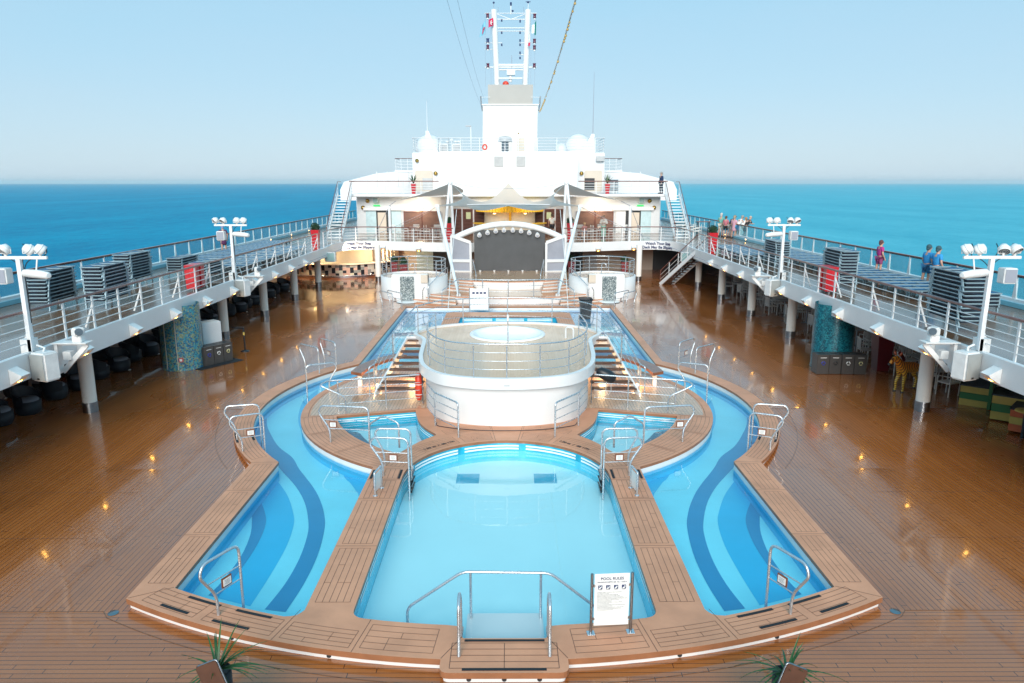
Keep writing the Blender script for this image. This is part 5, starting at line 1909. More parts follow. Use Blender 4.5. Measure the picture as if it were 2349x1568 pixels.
for i, px in enumerate((1026, 1036, 1045, 1052)):
    p = at(px, 326 - (i == 1) * 4, Y=65.5)
    t = thing('antenna_mushroom', 'small white mushroom antenna on the top deck, %s of four from the left' % ('first', 'second', 'third', 'fourth')[i], 'antenna', (p.x, 65.5, 9.35))
    MB().cyl((0, 0, 0), (0, 0, p.z - 9.35), .05, n=8).build('pole', M['white'], t)
    MB().ball((0, 0, p.z - 9.35), .17, 12, .7).build('head', M['white'], t)
for i, (px, pt, pb) in enumerate(((980, 232, 301), (1360, 165, 308))):
    Y = 66
    a, b = at(px, pt, Y=Y), at(px, pb, Y=Y)
    t = thing('whip_antenna', 'tall thin whip antenna on a white tapered bracket at the %s of the top deck' % ('left', 'right')[i], 'antenna', (b.x, Y, 9.35))
    MB().tube([V(0, 0, b.z - 9.35), V(0, 0, a.z - 9.35)], [.03, .012], 6).build('whip', M['pole_white' if i == 0 else 'mesh'], t)
    hb_ = b.z - 9.35
    xl, xr = (-.2, 1.0) if i == 0 else (-1.0, .2)
    frustum(MB(), xl, xr, -.15, .15, 0, -.12, .12, -.15, .15, hb_).build('bracket', M['white'], t)
t = thing('roof_cabin', 'small white cabin with a pale door in front of the funnel tower', 'cabin', (1.25, 66, 9.35))
MB().bbox((0, 0, .95), (1.9, 1.6, 2.2), .05).build('wall', M['white'], t)
MB().box((-.2, -.81, .7), (.65, .04, 1.2)).build('door', M['cream'], t)
MB().ball((-.4, -.82, 1.65), .07, 8).build('lamp', M['brass'], t)
t = thing('vent_cowl', 'mushroom shaped steel ventilator before the tower foot', 'ventilator', (-.3, 65.2, 9.35))
MB().cyl((0, 0, 0), (0, 0, 1.0), .3, n=16).build('duct', M['dsteel'], t)
MB().lathe([(.001, 1.45), (.5, 1.35), (.62, 1.05), (.6, .95), (.001, .95)], (0, 0, 0), 20).build('cap', M['gmesh'], t)
t = thing('life_ring', 'orange and white life ring hanging on the top deck rail left of the tower', 'life ring', (at(1112, 338, Y=63.8).x, 63.8, at(1112, 338, Y=63.8).z))
MB().tube([V(.17 * math.cos(a * PI / 8), 0, .2 * math.sin(a * PI / 8)) for a in range(16)], .06, 8, True).build('ring', M['orange'], t)

# funnel tower and mast
tw = thing('funnel_tower', 'tall white square tower with a grey beige upper casing carrying the mast', 'tower', (.15, 71, 9.35))


frustum(MB(), -2.42, 2.6, 70, 75, 9.3, -2.35, 2.68, 70, 75, 13.8).build('tower_body', mat('tower_paint', (.64, .62, .59), .45, var=.05, scale=.4), tw, True)
frustum(MB(), -1.88, 2.2, 70.6, 74, 13.8, -1.9, 2.24, 70.6, 74, 15.65).build('upper_casing', mat('beige_grey_casing', (.40, .385, .36), .5, var=.04, scale=.7), tw, True)
MB().box((.15, 69.97, 13.84), (5.2, .12, .1)).build('top_edge', M['white'], tw, True)
for sx, x in ((-1, -2.5), (1, 2.85)):
    fp = MB()
    fp.tube([V(x - sx * .1, 70.2, 13.3), V(x, 70.2, 13.9), V(x + sx * .05, 70.2, 14.6)], .06, 8)
    fp.build('side_fin', M['dsteel'], tw, True)
    MB().tube([V(x, 70.2, 14.5), V(x - sx * .8, 70.2, 14.52)], .02, 6).build('side_rail', M['white'], tw, True)
ma = thing('twin_mast', 'twin column white mast with crossbars, signal lamps and aerials on the tower', 'mast', (.2, 72, 15.65))


def mz(py):
    return at(1170, py, Y=72).z


def mx_(px):
    return at(px, 100, Y=72).x


for a, b in ((1140, 1133), (1205, 1211)):
    MB().cyl((mx_(a), 72, 15.6), (mx_(b), 72, mz(23)), .27, .29, n=18).build('mast_column', M['white'], ma, True)
for py, x0, x1, r_ in ((31, 1112, 1231, .035), (45, 1136, 1210, .05), (65, 1138, 1208, .05), (72, 1138, 1208, .04), (99, 1112, 1152, .03), (99, 1190, 1231, .03), (114, 1112, 1136, .03), (114, 1208, 1231, .03), (126, 1190, 1210, .04), (155, 1112, 1231, .07), (150, 1138, 1206, .12), (161, 1142, 1204, .06)):
    MB().cyl((mx_(x0), 72, mz(py)), (mx_(x1), 72, mz(py)), r_, n=8).build('crossbar', M['white'], ma, True)
for a, b in (((1140, 33), (1172, 45)), ((1205, 33), (1172, 45))):
    MB().cyl((mx_(a[0]), 72, mz(a[1])), (mx_(b[0]), 72, mz(b[1])), .035, n=8).build('brace', M['white'], ma, True)
purple = mat('purple_red_lens', (.10, .01, .04), .3)
for px, ys in ((1119, (37, 94, 109, 151)), (1226, (38, 95, 110, 151)), (1151, (48, 76, 104)), (1193, (50, 76, 94, 104, 122, 134))):
    for py in ys:
        big = px in (1119, 1226)
        x, z = mx_(px), mz(py)
        s = .17 if big else .09
        MB().lathe([(.001, s), (s, s), (s * .75, .6 * s), (s * .75, -.6 * s), (s, -s), (.001, -s)], (x, 71.9, z), 12).build('signal_lamp', purple if big and py != 94 else M['ink'], ma, True)
        if big:
            MB().cyl((x, 71.9, z - s), (x, 71.9, z - s - .15), .1, n=8).build('lamp_stand', M['white'], ma, True)
for px, p0, p1, r_ in ((1133, 23, 7, .02), (1211, 23, 5, .03), (1172, 34, 8, .05), (1143, 30, 17, .015), (1201, 30, 17, .015), (1174, 160, 128, .025), (1113, 200, 31, .008), (1126, 200, 60, .008), (1218, 200, 110, .008), (1227, 200, 33, .008)):
    MB().cyl((mx_(px), 71.95, mz(p0)), (mx_(px), 71.95, mz(p1)), r_, n=6).build('aerial', M['mesh'] if r_ < .03 else M['white'], ma, True)
for px, py in ((1133, 7), (1172, 8), (1172, 12), (1176, 26), (1211, 6)):
    MB().ball((mx_(px), 71.95, mz(py)), .1, 8).build('sensor', M['ink'], ma, True)
MB().box((mx_(1211), 71.95, mz(5)), (.45, .06, .06)).build('wind_vane', M['ink'], ma, True)
rd = MB()
rd.box((mx_(1172), 71.6, mz(168)), (.75, .6, .5))
rd.cyl((mx_(1171), 71.6, mz(190)), (mx_(1171), 71.6, mz(168)), .14, n=10)
rd.box((mx_(1171), 71.4, mz(182)), (2.2, .12, .1))
rd.build('radar', M['white'], ma, True)
t = thing('orange_dome', 'small orange red dome on top of the grey tower casing', 'dome', (mx_(1160), 71, 15.65))
MB().ball((0, 0, .1), .3, 14, .9).build('cover', M['orange'], t)


def flag(name, lab, pts, m, extra=None):
    t = thing('flag', lab, 'flag', pts[0])
    a, b, c, d = pts      # top hoist, bottom hoist, bottom fly, top fly
    fn = lambda u, v: (a.lerp(b, v)).lerp(d.lerp(c, v), u) + V(0, .12 * math.sin(u * 6), 0)
    cl = MB().patch(fn, 8, 4).build('cloth', m, t, True)
    if extra:
        extra(fn, cl)
    return t


def fp_(zx, zy, Y=71.7):
    return at(1040 + zx * .1639, zy * .1639, Y=Y)


cy_m = mat('pale_blue_flag', (.22, .52, .66), .6)
rd_m = mat('crimson_flag', (.62, .02, .10), .6)


def emblem(fn, cl):
    mb = MB()
    for k in range(5):
        a = 2 * PI * k / 5
        c = fn(.5, .5) + V(.0, -.05, 0)
        mb.tube([c, c + V(.13 * math.cos(a), 0, .2 * math.sin(a))], [.02, .06], 6)
    mb.build('emblem', M['plate'], cl, True)


def redmark(fn, cl):
    c = fn(.4, .6) + V(0, -.06, 0)
    mb = MB().tube([c + V(.1, 0, .25), c, c + V(-.1, 0, -.35)], .05, 6)
    mb.build('emblem', rd_m, cl, True)


flag('flag', 'pale blue flag flying at the outer left halyard of the mast', [fp_(450, 270), fp_(450, 465), fp_(365, 530), fp_(385, 400)], cy_m, redmark)
flag('flag', 'crimson flag with white emblem flying beside the left mast column', [fp_(560, 245, 71.4), fp_(560, 355, 71.4), fp_(492, 395, 71.4), fp_(492, 285, 71.4)], rd_m, emblem)
flag('flag', 'green flag edge on at the outer right halyard of the mast', [fp_(1160, 285), fp_(1155, 490), fp_(1132, 500), fp_(1138, 330)], mat('green_flag', (.02, .30, .26), .6), lambda fn, cl: MB().patch(lambda u, v: fn(1, .1 + .7 * v) + V(-.25 * u, -.03, -.05 * u), 3, 3).build('white_band', M['plate'], cl, True))
flag('flag', 'red and white flag hanging limp before the right mast column', [fp_(1075, 440, 71.4), fp_(1075, 640, 71.4), fp_(1040, 655, 71.4), fp_(1055, 480, 71.4)], M['plate'], lambda fn, cl: MB().patch(lambda u, v: fn(u, .75 + .25 * v) + V(0, -.02, 0), 4, 2).build('red_band', rd_m, cl, True))

# string of bulbs and stay wires from the tower
a = at(1237, 258, Y=70)
b = at(1322, -6, Y=34)
t = thing('bulb_string', 'string of small orange bulbs rising from the tower towards the upper right', 'light string', a)
n_ = 64
pts = [a.lerp(b, i / n_) + V(0, 0, -1.0 * math.sin(PI * i / n_) * .4) for i in range(n_ + 1)]
MB().tube(pts, .045, 5).build('cable', M['plate'], t, True)
bl = None
for i in range(1, n_):
    if RND.random() < .5:
        continue
    if bl is None:
        bl = MB().lathe([(.001, .09), (.04, .08), (.05, .02), (.085, -.05), (.05, -.11), (.001, -.13)], (0, 0, -.08), 8).build('bulb', mat('orange_bulb', (.85, .52, .16), .4), t)
        q = bl
    else:
        q = bl.copy()
        COL.objects.link(q)
    q.location = pts[i] - V(*t.location)
    s = RND.uniform(.4, .9)
    q.scale = (s, s, s)
for i, (pa_, pb_) in enumerate((((1107, 250), (1024, -5)), ((1112, 232), (1048, -5)))):
    a, b = at(*pa_, Y=70), at(*pb_, Y=38)
    tag(MB().tube([a.lerp(b, k / 12) + V(0, 0, -.4 * math.sin(PI * k / 12)) for k in range(13)], .007, 5).build('stay_wire', M['mesh']), 'thin grey stay wire rising from the tower to the upper left, %s one' % ('lower', 'upper')[i], 'wire')

# ------------------------------------------------------------------ tent sails and their masts
sl_ = thing('centre_sail', 'white tensioned sail canopy with a peak over the terrace bar', 'sail', (0, 52, 5.3))


def csail(u, v):
    x = -1 + 2 * u
    fx, fy = 5.0 * x, 50.8 + .8 * (1 - x * x) * 3.4
    fz = 5.32 + .05 * (1 - x * x)
    ax = abs(x)
    bz = 6.85 - 1.45 * math.sin(PI * ax) ** 1.0 * (1 - .15 * ax) if True else 0
    bx, by = 4.05 * x, 52.2 + 5.5 * (1 - ax)
    c = V(fx, fy, fz).lerp(V(bx, by, bz), v)
    c.z -= .75 * math.sin(PI * v) * (.35 + .65 * (1 - ax))
    c.x -= (1 if x > 0 else -1) * 1.35 * math.sin(PI * v) * ax ** 3
    return c


MB().patch(csail, 40, 14).build('membrane', M['sail'], sl_, True)
MB().tube([csail(i / 40, 0) for i in range(41)], .035, 6).build('edge_cable', M['white'], sl_, True)
for sx in (-1, 1):
    s_ = SIDE[sx]
    t = thing('side_sail', 'white sail canopy with grey underside stretched from the %s A-frame mast' % s_, 'sail', (sx * 4.05, 52.3, 6.8))
    A, B, C_, D = V(sx * 4.1, 52.3, 6.83), V(sx * 7.9, 52.3, 5.62), V(sx * 8.3, 60.3, 5.72), V(sx * 4.1, 60.3, 5.92)

    def ss(u, v):
        f = A.lerp(B, u)
        f.z -= .10 * math.sin(PI * u)
        k_ = D.lerp(C_, u)
        p = f.lerp(k_, v)
        p.x -= sx * .7 * math.sin(PI * v) * (1 - u) ** 2
        p.z -= .06 * math.sin(PI * v) * (1 - .6 * u)
        return p
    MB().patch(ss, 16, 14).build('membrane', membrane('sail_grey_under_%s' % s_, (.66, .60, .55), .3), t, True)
    t = thing('a_frame_mast', 'white A-frame mast of the sails beside the %s end of the screen' % s_, 'mast', (sx * 4.1, 52.3, ZU))
    MB().cyl((sx * 4.55, 52.0, ZU), (sx * 4.08, 52.3, 6.9), .1, n=12).build('pole', M['pole_white'], t, True)
    MB().cyl((sx * 3.9, 52.6, ZU), (sx * 4.02, 52.3, 6.9), .1, n=12).build('pole', M['pole_white'], t, True)
    MB().ball((sx * 4.05, 52.3, 6.85), .16, 10).build('mast_head', M['white'], t, True)
    t = thing('leaning_mast', 'long white leaning mast standing on the stage left terrace edge' if sx < 0 else 'long white leaning mast standing on the stage right terrace edge', 'mast', (sx * 2.86, 41.9, .5))
    top = at(1003 if sx < 0 else 1331, 474, Y=50.3)
    MB().tube([V(sx * 2.86, 41.9, .55), V(sx * 2.86, 41.9, .7).lerp(top, .5), top], [.075, .12, .09], 12).build('pole', M['pole_white'], t, True)
    MB().cyl((sx * 2.86, 41.9, .5), (sx * 2.86, 41.9, .62), .14, n=12).build('foot', M['white'], t, True)
    MB().box(top, (.3, .2, .24)).build('mast_head', M['white2'], t, True)
    t = thing('short_sail_mast', 'short white upright mast holding the outer corner of the %s side sail' % s_, 'mast', (sx * 8.35, 53.0, ZU))
    tt = at(893 if sx < 0 else 1446, 473, Y=53)
    MB().cyl((tt.x, 53, ZU), tt, .1, n=12).build('pole', M['pole_white'], t, True)
    MB().tube([tt, V(sx * 10.0, 54.6, ZU)], .02, 6).build('stay', M['mesh'], t, True)
    MB().tube([tt, B], .02, 6).build('stay', M['mesh'], t, True)
    for i, (p, q) in enumerate(((top, V(sx * 11.75, 41.0, 2.35)), (top, V(sx * 9.0, 60.5, 3.4)), (V(sx * 4.05, 52.3, 6.9), V(sx * .0, 55.6, 6.45)))):
        nm = ('from the %s leaning mast down to the walkway fascia' % s_, 'from the %s leaning mast back to the terrace' % s_, 'across the centre sail from the %s A-frame' % s_)[i]
        tag(MB().tube([p.lerp(q, k / 8) + V(0, 0, -.15 * math.sin(PI * k / 8)) for k in range(9)], .013, 5).build('stay_wire', M['mesh']), 'thin steel stay wire ' + nm, 'wire')
    tag(MB().tube([V(sx * 3.5, 50.3, 5.1), V(sx * 3.3, 42, 2.0), V(sx * 3.25, 39.2, .2)], .02, 5).build('hanging_cord', M['plate']), 'thin white cord hanging from the sail down to the pool edge on the %s' % s_, 'cord')

# ------------------------------------------------------------------ sun loungers
lg0 = thing('sun_lounger', '', 'sun lounger', (0, 0, 0), 0, 'blue sun loungers stacked on the raised walkways')
mb = MB()
for x in (-.32, .32):
    mb.beam((x, -.95, .345), (x, .95, .345), .035, .034)
for y in (-.95, -.3, .3, .95):
    mb.beam((-.32, y, .34), (.32, y, .34), .035, .035)
mb.build('frame', M['lframe'], lg0)
sg = MB()
sg.patch(lambda u, v: V(-.3 + .6 * u, -.93 + 1.86 * v, .345 - .035 * math.sin(PI * u)), 4, 6)
sg.build('sling', M['navy'], lg0)
MB().box((0, 0, .295), (.58, 1.86, .055)).build('sling_shade_box', M['gap_shade'], lg0)  # dark box under the sling, shade for the gaps between stacked loungers
lgm = None
for x, y in ((-.33, -.78), (.33, -.78), (-.33, .72), (.33, .72)):
    s = 1 if y > 0 else -1
    l = MB()
    l.beam((0, 0, .34), (0, s * .1, .0), .035, .05)
    l.build('leg', M['lframe'], lg0, loc=(x, y, 0))
used = [False]


def lounger(x, y, z, rz, label):
    if not used[0]:
        used[0] = True
        c = lg0
        c.location = (x, y, z)
        c.rotation_euler = (0, 0, rz)
    else:
        c = dup(lg0, (x, y, z), rz)
    c['label'] = label
    return c


def stack(x, y, n_, rz, where, dz=.118):
    for i in range(n_):
        lv = 'bottom one' if i == 0 else 'top one' if i == n_ - 1 else NTH[i] + ' from the bottom'
        lounger(x + RND.uniform(-.025, .025), y + RND.uniform(-.03, .03), ZU + dz * i, rz + RND.uniform(-.02, .02), 'blue sun lounger in the %s, %s' % (where, lv))


stack(13.15, 21.25, 12, -.04, 'tall stack by the near right mast')
stack(13.35, 29.4, 11, -.03, 'stack behind the right red boxes')
stack(13.6, 37.2, 9, 0, 'stack by the far right mast')
stack(15.4, 24.0, 4, 0, 'low stack at the right outer rail')
stack(-15.4, 24.7, 9, .05, 'stack behind the near left mast')
stack(-13.8, 25.2, 10, .03, 'big stack on the near left walkway')
stack(-15.6, 30.6, 9, 0, 'stack at the outer left rail')
stack(-15.0, 33.9, 5, 0, 'low stack before the left rows')
stack(-13.1, 31.9, 5, 0, 'small stack by the left red boxes')
for i in range(17):
    lounger(-15.4, 36.4 + .78 * i, ZU + .02, PI / 2, 'blue sun lounger, outer left walkway row, %s' % ORD[i])
for i in range(12):
    lounger(-13.2, 34.2 + .95 * i, ZU + .02, PI / 2, 'blue sun lounger, inner left walkway row, %s' % ORD[i])
for i in range(20):
    lounger(15.5, 26.2 + .84 * i, ZU + .02, PI / 2, 'blue sun lounger, outer right walkway row, %s' % ORD[i])
for i in range(8):
    lounger(13.5, 39.4 + .84 * i, ZU + .02, PI / 2, 'blue sun lounger, inner right walkway row, %s' % ORD[i])
for i in range(6):
    c = dup(lg0, (8.75, 63.0, 5.97 + .16 * i), 0, 'blue sun lounger in the small stack on the upper deck, %s' % (NTH[i] + ' from the bottom' if i else 'bottom one'))

# small yellow floor lights along the outer coaming
fl0 = None
for sx in (-1, 1):
    for k in range(9):
        y = 22.5 + 5.1 * k
        if fl0 is None:
            fl0 = thing('coaming_lamp', '', 'lamp', (0, 0, 0), 0, 'small amber lamps along the outer coamings')
            MB().lathe([(.001, -.03), (.07, -.03), (.07, .02), (.001, .02)], (0, 0, 0), 10, axis=Matrix.Rotation(PI / 2, 3, 'Y')).build('housing', M['white2'], fl0)
            MB().box((.03, 0, 0), (.02, .09, .06)).build('lens', emat('coaming_amber', (1, .5, .12), 5), fl0)
            c = fl0
        else:
            c = copy_tree(fl0)
        c.location = (sx * 17.1, y, ZU + .13)
        c.rotation_euler = (0, 0, 0 if sx < 0 else PI)
        c['label'] = 'small amber lamp at the foot of the %s outer railing, %s to the camera' % (SIDE[sx], ORD[k])

# ------------------------------------------------------------------ planters


def planter(name, lab, loc, h=1.15, wd=.42, m='red', plant='ball', boxy=False):
    t = thing(name, lab, 'planter', loc)
    mb = MB()
    a, b = wd * .34, wd * .5
    mb.add([(-a, -a, 0), (a, -a, 0), (a, a, 0), (-a, a, 0), (-b, -b, h), (b, -b, h), (b, b, h), (-b, b, h)], [(3, 2, 1, 0), (0, 1, 5, 4), (1, 2, 6, 5), (2, 3, 7, 6), (3, 0, 4, 7)])
    mb.add([(-b, -b, h), (b, -b, h), (b, b, h), (-b, b, h), (-b * .8, -b * .8, h), (b * .8, -b * .8, h), (b * .8, b * .8, h), (-b * .8, b * .8, h), (-b * .8, -b * .8, h - .08), (b * .8, -b * .8, h - .08), (b * .8, b * .8, h - .08), (-b * .8, b * .8, h - .08)], [(0, 1, 5, 4), (1, 2, 6, 5), (2, 3, 7, 6), (3, 0, 4, 7), (4, 5, 9, 8), (5, 6, 10, 9), (6, 7, 11, 10), (7, 4, 8, 11), (8, 9, 10, 11)])
    mb.build('pot', M[m], t)
    R4 = random.Random(int(abs(loc[0]) * 100))
    if plant == 'ball':
        mb = MB()
        for i in range(260):
            d = V(R4.gauss(0, 1), R4.gauss(0, 1), R4.gauss(0, 1)).normalized()
            r_ = wd * .55 * R4.uniform(.7, 1.05)
            c = V(0, 0, h + wd * .32) + d * r_
            e = d.orthogonal().normalized() * .05
            f = d.cross(e).normalized() * .035
            tp_ = d * .03
            mb.add([c - e, c + f + tp_, c + e, c - f + tp_], [(0, 1, 2, 3)])
        mb.ball((0, 0, h + wd * .32), wd * .42, 10)
        mb.build('shrub', M['shrub'], t)
    elif plant == 'spiky':
        mb = MB()
        for i in range(22):
            a_ = R4.uniform(0, 2 * PI)
            d = V(math.cos(a_), math.sin(a_), 0)
            el = R4.uniform(.5, 1.4)
            tip = V(0, 0, h) + d * .75 * math.cos(el) + V(0, 0, .8 * math.sin(el))
            s = V(-d.y, d.x, 0) * .035
            mid_ = V(0, 0, h) + d * .4 * math.cos(el) + V(0, 0, .5 * math.sin(el))
            mb.add([V(0, 0, h) - s, V(0, 0, h) + s, mid_ + s, mid_ - s, tip], [(0, 1, 2, 3), (3, 2, 4)])
        mb.build('leaves', M['leaf'], t)
    return t


for sx in (-1, 1):
    s_ = SIDE[sx]
    for k in range(2):
        y = (28.5 if sx < 0 else 27.75) + .46 * k
        t = thing('red_box', 'tall red box standing at the %s walkway rail, %s of two' % (s_, ('nearer', 'farther')[k]), 'box', (sx * 12.28, y, ZU), -sx * .08)
        mb = MB()
        mb.add([(-.2, -.17, .1), (.2, -.17, .1), (.2, .17, .1), (-.2, .17, .1), (-.22, -.21, 1.0), (.22, -.21, 1.0), (.22, .21, 1.0), (-.22, .21, 1.0)], [(3, 2, 1, 0), (4, 5, 6, 7), (0, 1, 5, 4), (1, 2, 6, 5), (2, 3, 7, 6), (3, 0, 4, 7)])
        mb.build('box_body', M['red'], t)
        MB().bbox((0, 0, 1.0), (.46, .45, .05), .015).build('lid', M['red'], t)
        MB().cyl((0, 0, 0), (0, 0, .12), .06, n=10).build('foot', M['dsteel'], t)
    planter('red_planter', 'tall red planter with a round clipped shrub at the far end of the %s walkway' % s_, (sx * 12.3, 47.2 if sx < 0 else 44.4, ZU), 1.2, .5)
    p = at(1030 if sx < 0 else 1308, 530, Y=54.2)
    planter('red_planter', 'tall red planter with a round shrub behind the %s end of the screen arch' % s_, (p.x, 54.2, ZU), 1.25, .5)
    p = at(949 if sx < 0 else 1393, 437, Y=62.2)
    planter('red_planter', 'red planter with a spiky plant on the %s upper deck' % s_, (p.x, 62.2, 5.97), .85, .4, 'red', 'spiky')
    p = at(905 if sx < 0 else 1432, 610, Y=53.0)
    planter('dark_red_planter', 'dark red planter with a dark shrub behind the %s podium railing' % s_, (p.x, 53.0, ZF), 1.15, .5, 'dred')
planter('dark_red_planter', 'dark red planter with a dark shrub left of the stage before the cream wall', (at(925, 615, Y=51.5).x, 51.9, ZF), 1.1, .55, 'dred')
planter('dark_red_planter', 'dark red planter with a dark shrub hidden behind the right screen panel', (at(1310, 600, Y=52.6).x, 52.6, ZF), 1.25, .5, 'dred')
planter('dark_red_planter', 'tall dark red planter without a plant between the teal column and the zebra', (13.75, 26.2, ZF), 1.35, .62, 'dred', None)

# ------------------------------------------------------------------ chairs and tables
wc = thing('white_chair', '', 'chair', (0, 0, 0), 0, 'white chairs and tables')
mb = MB()
for x in (-.24, .24):
    MB().tube([V(x, .22, 0), V(x, .22, .64), V(x, -.2, .66)], .018, 6).tube([V(x, -.22, 0), V(x, -.24, .9)], .018, 6).build('side_frame', M['chairw'], wc)
MB().bbox((0, 0, .44), (.5, .46, .035), .01).build('seat', M['chairw'], wc)
mb = MB()
for x in (-.16, -.08, 0, .08, .16):
    mb.box((x, -.235, .68), (.045, .015, .38))
mb.box((0, -.238, .88), (.5, .025, .05))
mb.build('backrest', M['chairw'], wc)
wt = thing('table', '', 'table', (0, 0, 0), 0, 'white chairs and tables')
MB().bbox((0, 0, .73), (.8, .8, .03), .01).build('tabletop', M['tabletop'], wt)
MB().cyl((0, 0, .02), (0, 0, .72), .035, n=10).build('pedestal', M['dsteel'], wt)
MB().box((0, 0, .015), (.5, .06, .03)).box((0, 0, .016), (.06, .5, .03)).build('foot', M['dsteel'], wt)
first = {}


def place(src, x, y, z, rz, label, group=None):
    if src.name not in first:
        first[src.name] = 1
        c = src
        c.location = (x, y, z)
        c.rotation_euler = (0, 0, rz)
    else:
        c = dup(src, (x, y, z), rz)
    c['label'] = label
    if group:
        c['group'] = group
    return c


k = 0
for i in range(9):
    yy = 25.2 + 2.55 * i
    xx = 14.6 + RND.uniform(-.1, .2)
    place(wt, xx, yy, zdeck(yy), 0, 'square table under the right walkway, %s to the camera' % ORD[i], 'tables under the right walkway')
    for j, (dx, dy, rz) in enumerate(((-.75, -.1, -PI / 2), (.72, .1, PI / 2), (.05, -.78, 0), (-.05, .75, PI))):
        pos = ('inner side', 'outer side', 'near side', 'far side')[j]
        place(wc, xx + dx + RND.uniform(-.06, .06), yy + dy + RND.uniform(-.08, .08), zdeck(yy), rz + RND.uniform(-.25, .25), 'white chair, %s of the %s table under right walkway' % (pos, ORD[i]), 'white chairs under the right walkway')
for j, (x, y, rz) in enumerate(((14.3, 22.9, .4), (14.2, 23.9, 2.6))):
    place(wc, x, y, ZF, rz, 'white chair right of the zebra statue, %s one' % ('front', 'back')[j], 'white chairs under the right walkway')
for sx in (-1, 1):
    for i in range(3):
        x, y = sx * (5.6 + 1.75 * i), 57.2 + .5 * (i % 2)
        place(wt, x, y, ZU, 0, 'terrace table %s from the middle on the %s' % (('first', 'second', 'third')[i], SIDE[sx]), 'terrace tables')
        for j, (dx, dy, rz) in enumerate(((-.7, 0, -PI / 2), (.7, 0, PI / 2), (0, .75, PI))):
            place(wc, x + dx, y + dy + RND.uniform(-.1, .1), ZU, rz + RND.uniform(-.3, .3), 'white chair at the %s of the %s table, %s terrace' % (('left', 'right', 'back')[j], ('first', 'second', 'third')[i], SIDE[sx]), 'white terrace chairs')
for i in range(5):
    place(wc, 14.6 + .4 * (i % 2), 57.6 + .9 * i, ZU, 1.3, 'white chair on the walkway behind the right terrace end, %s to the camera' % ORD[i], 'white terrace chairs')
for i in range(2):
    t = thing('high_table', 'dark legged high table beside the white chairs on the far right walkway, %s one' % ('left', 'right')[i], 'table', (14.0 + 1.9 * i, 60.5, ZU))
    MB().box((0, 0, 1.02), (1.1, .6, .05)).build('tabletop', M['shutter'], t)
    for x, y in ((-.45, -.22), (.45, -.22), (-.45, .22), (.45, .22)):
        MB().box((x, y, .5), (.06, .06, 1.0)).build('leg', M['blackp'], t)

ac = thing('armchair', '', 'armchair', (0, 0, 0), 0, 'black armchairs under the left walkway')
MB().lathe([(.28, 0), (.34, .1), (.36, .4), (.001, .4)], (0, 0, .02), 20).build('base', M['black'], ac)
mb = MB()
for i in range(25):
    pass
pr_ = []
mb.patch(lambda u, v: V((.36 + .05 * v) * math.cos(PI * (-.12 + 1.24 * u) + PI), (.36 + .05 * v) * math.sin(PI * (-.12 + 1.24 * u) + PI), .3 + v * (.28 + .26 * math.sin(PI * u))), 20, 6)
mb.patch(lambda u, v: V((.29 + .05 * v) * math.cos(PI * (-.12 + 1.24 * u) + PI), (.29 + .05 * v) * math.sin(PI * (-.12 + 1.24 * u) + PI), .3 + v * (.28 + .26 * math.sin(PI * u))), 20, 6)
mb.patch(lambda u, v: V((.34 + .07 * v) * math.cos(PI * (-.12 + 1.24 * u) + PI), (.34 + .07 * v) * math.sin(PI * (-.12 + 1.24 * u) + PI), .58 + .26 * math.sin(PI * u)), 20, 1)
mb.build('backrest', M['black'], ac)
MB().lathe([(.001, .09), (.26, .08), (.3, .04), (.3, 0)], (0, 0, .42), 20).build('cushion', M['cushion'], ac)
mb = MB()
mb.bbox((-.22, .2, .01), (.1, .05, .03), .005)
mb.build('foot', M['plate'], ac)
ot = thing('ottoman', '', 'stool', (0, 0, 0), 0, 'black round stools under the left walkway')
MB().lathe([(.001, .42), (.26, .42), (.29, .38), (.25, 0), (.001, 0)], (0, 0, 0), 20).build('body', M['black'], ot)
MB().lathe([(.001, .01), (.27, .01), (.28, 0)], (0, 0, .42), 20).build('top', M['cushion'], ot)
k = 0
for i in range(12):
    yy = 17.6 + 2.5 * i
    if 25.2 < yy < 26.2:
        yy += .6
    n1 = 'black tub armchair under left walkway, %s group, ' % ORD[i].replace(' nearest', '').replace('nearest', 'first')
    place(ac, -14.5 + RND.uniform(-.1, .1), yy, zdeck(yy), -1.0 + RND.uniform(-.4, .4), n1 + 'inner near seat')
    place(ac, -14.3 + RND.uniform(-.1, .1), yy + 1.05, zdeck(yy), -2.0 + RND.uniform(-.4, .4), n1 + 'inner far seat')
    place(ac, -15.9, yy + .3, zdeck(yy), 1.4 + RND.uniform(-.4, .4), n1 + 'outer seat')
    place(ot, -15.15, yy + .5, zdeck(yy), 0, 'black round stool in the %s armchair group under left walkway' % ORD[i].replace(' nearest', '').replace('nearest', 'first'))

# ------------------------------------------------------------------ bins, notice cabinet, barrier post


def recycle(mb, c, r, n):
    """three chasing arrows"""
    for k in range(3):
        a = 2 * PI * k / 3 + PI / 2
        p = [V(c[0] + r * math.cos(a + q), c[1], c[2] + r * math.sin(a + q)) for q in (.25, .9, 1.55)]
        mb.tube(p, [r * .28, r * .28, r * .28], 4)
        d = V(c[0] + r * math.cos(a + 2.0), c[1], c[2] + r * math.sin(a + 2.0))
        mb.tube([p[2], d], [r * .5, .001], 4)


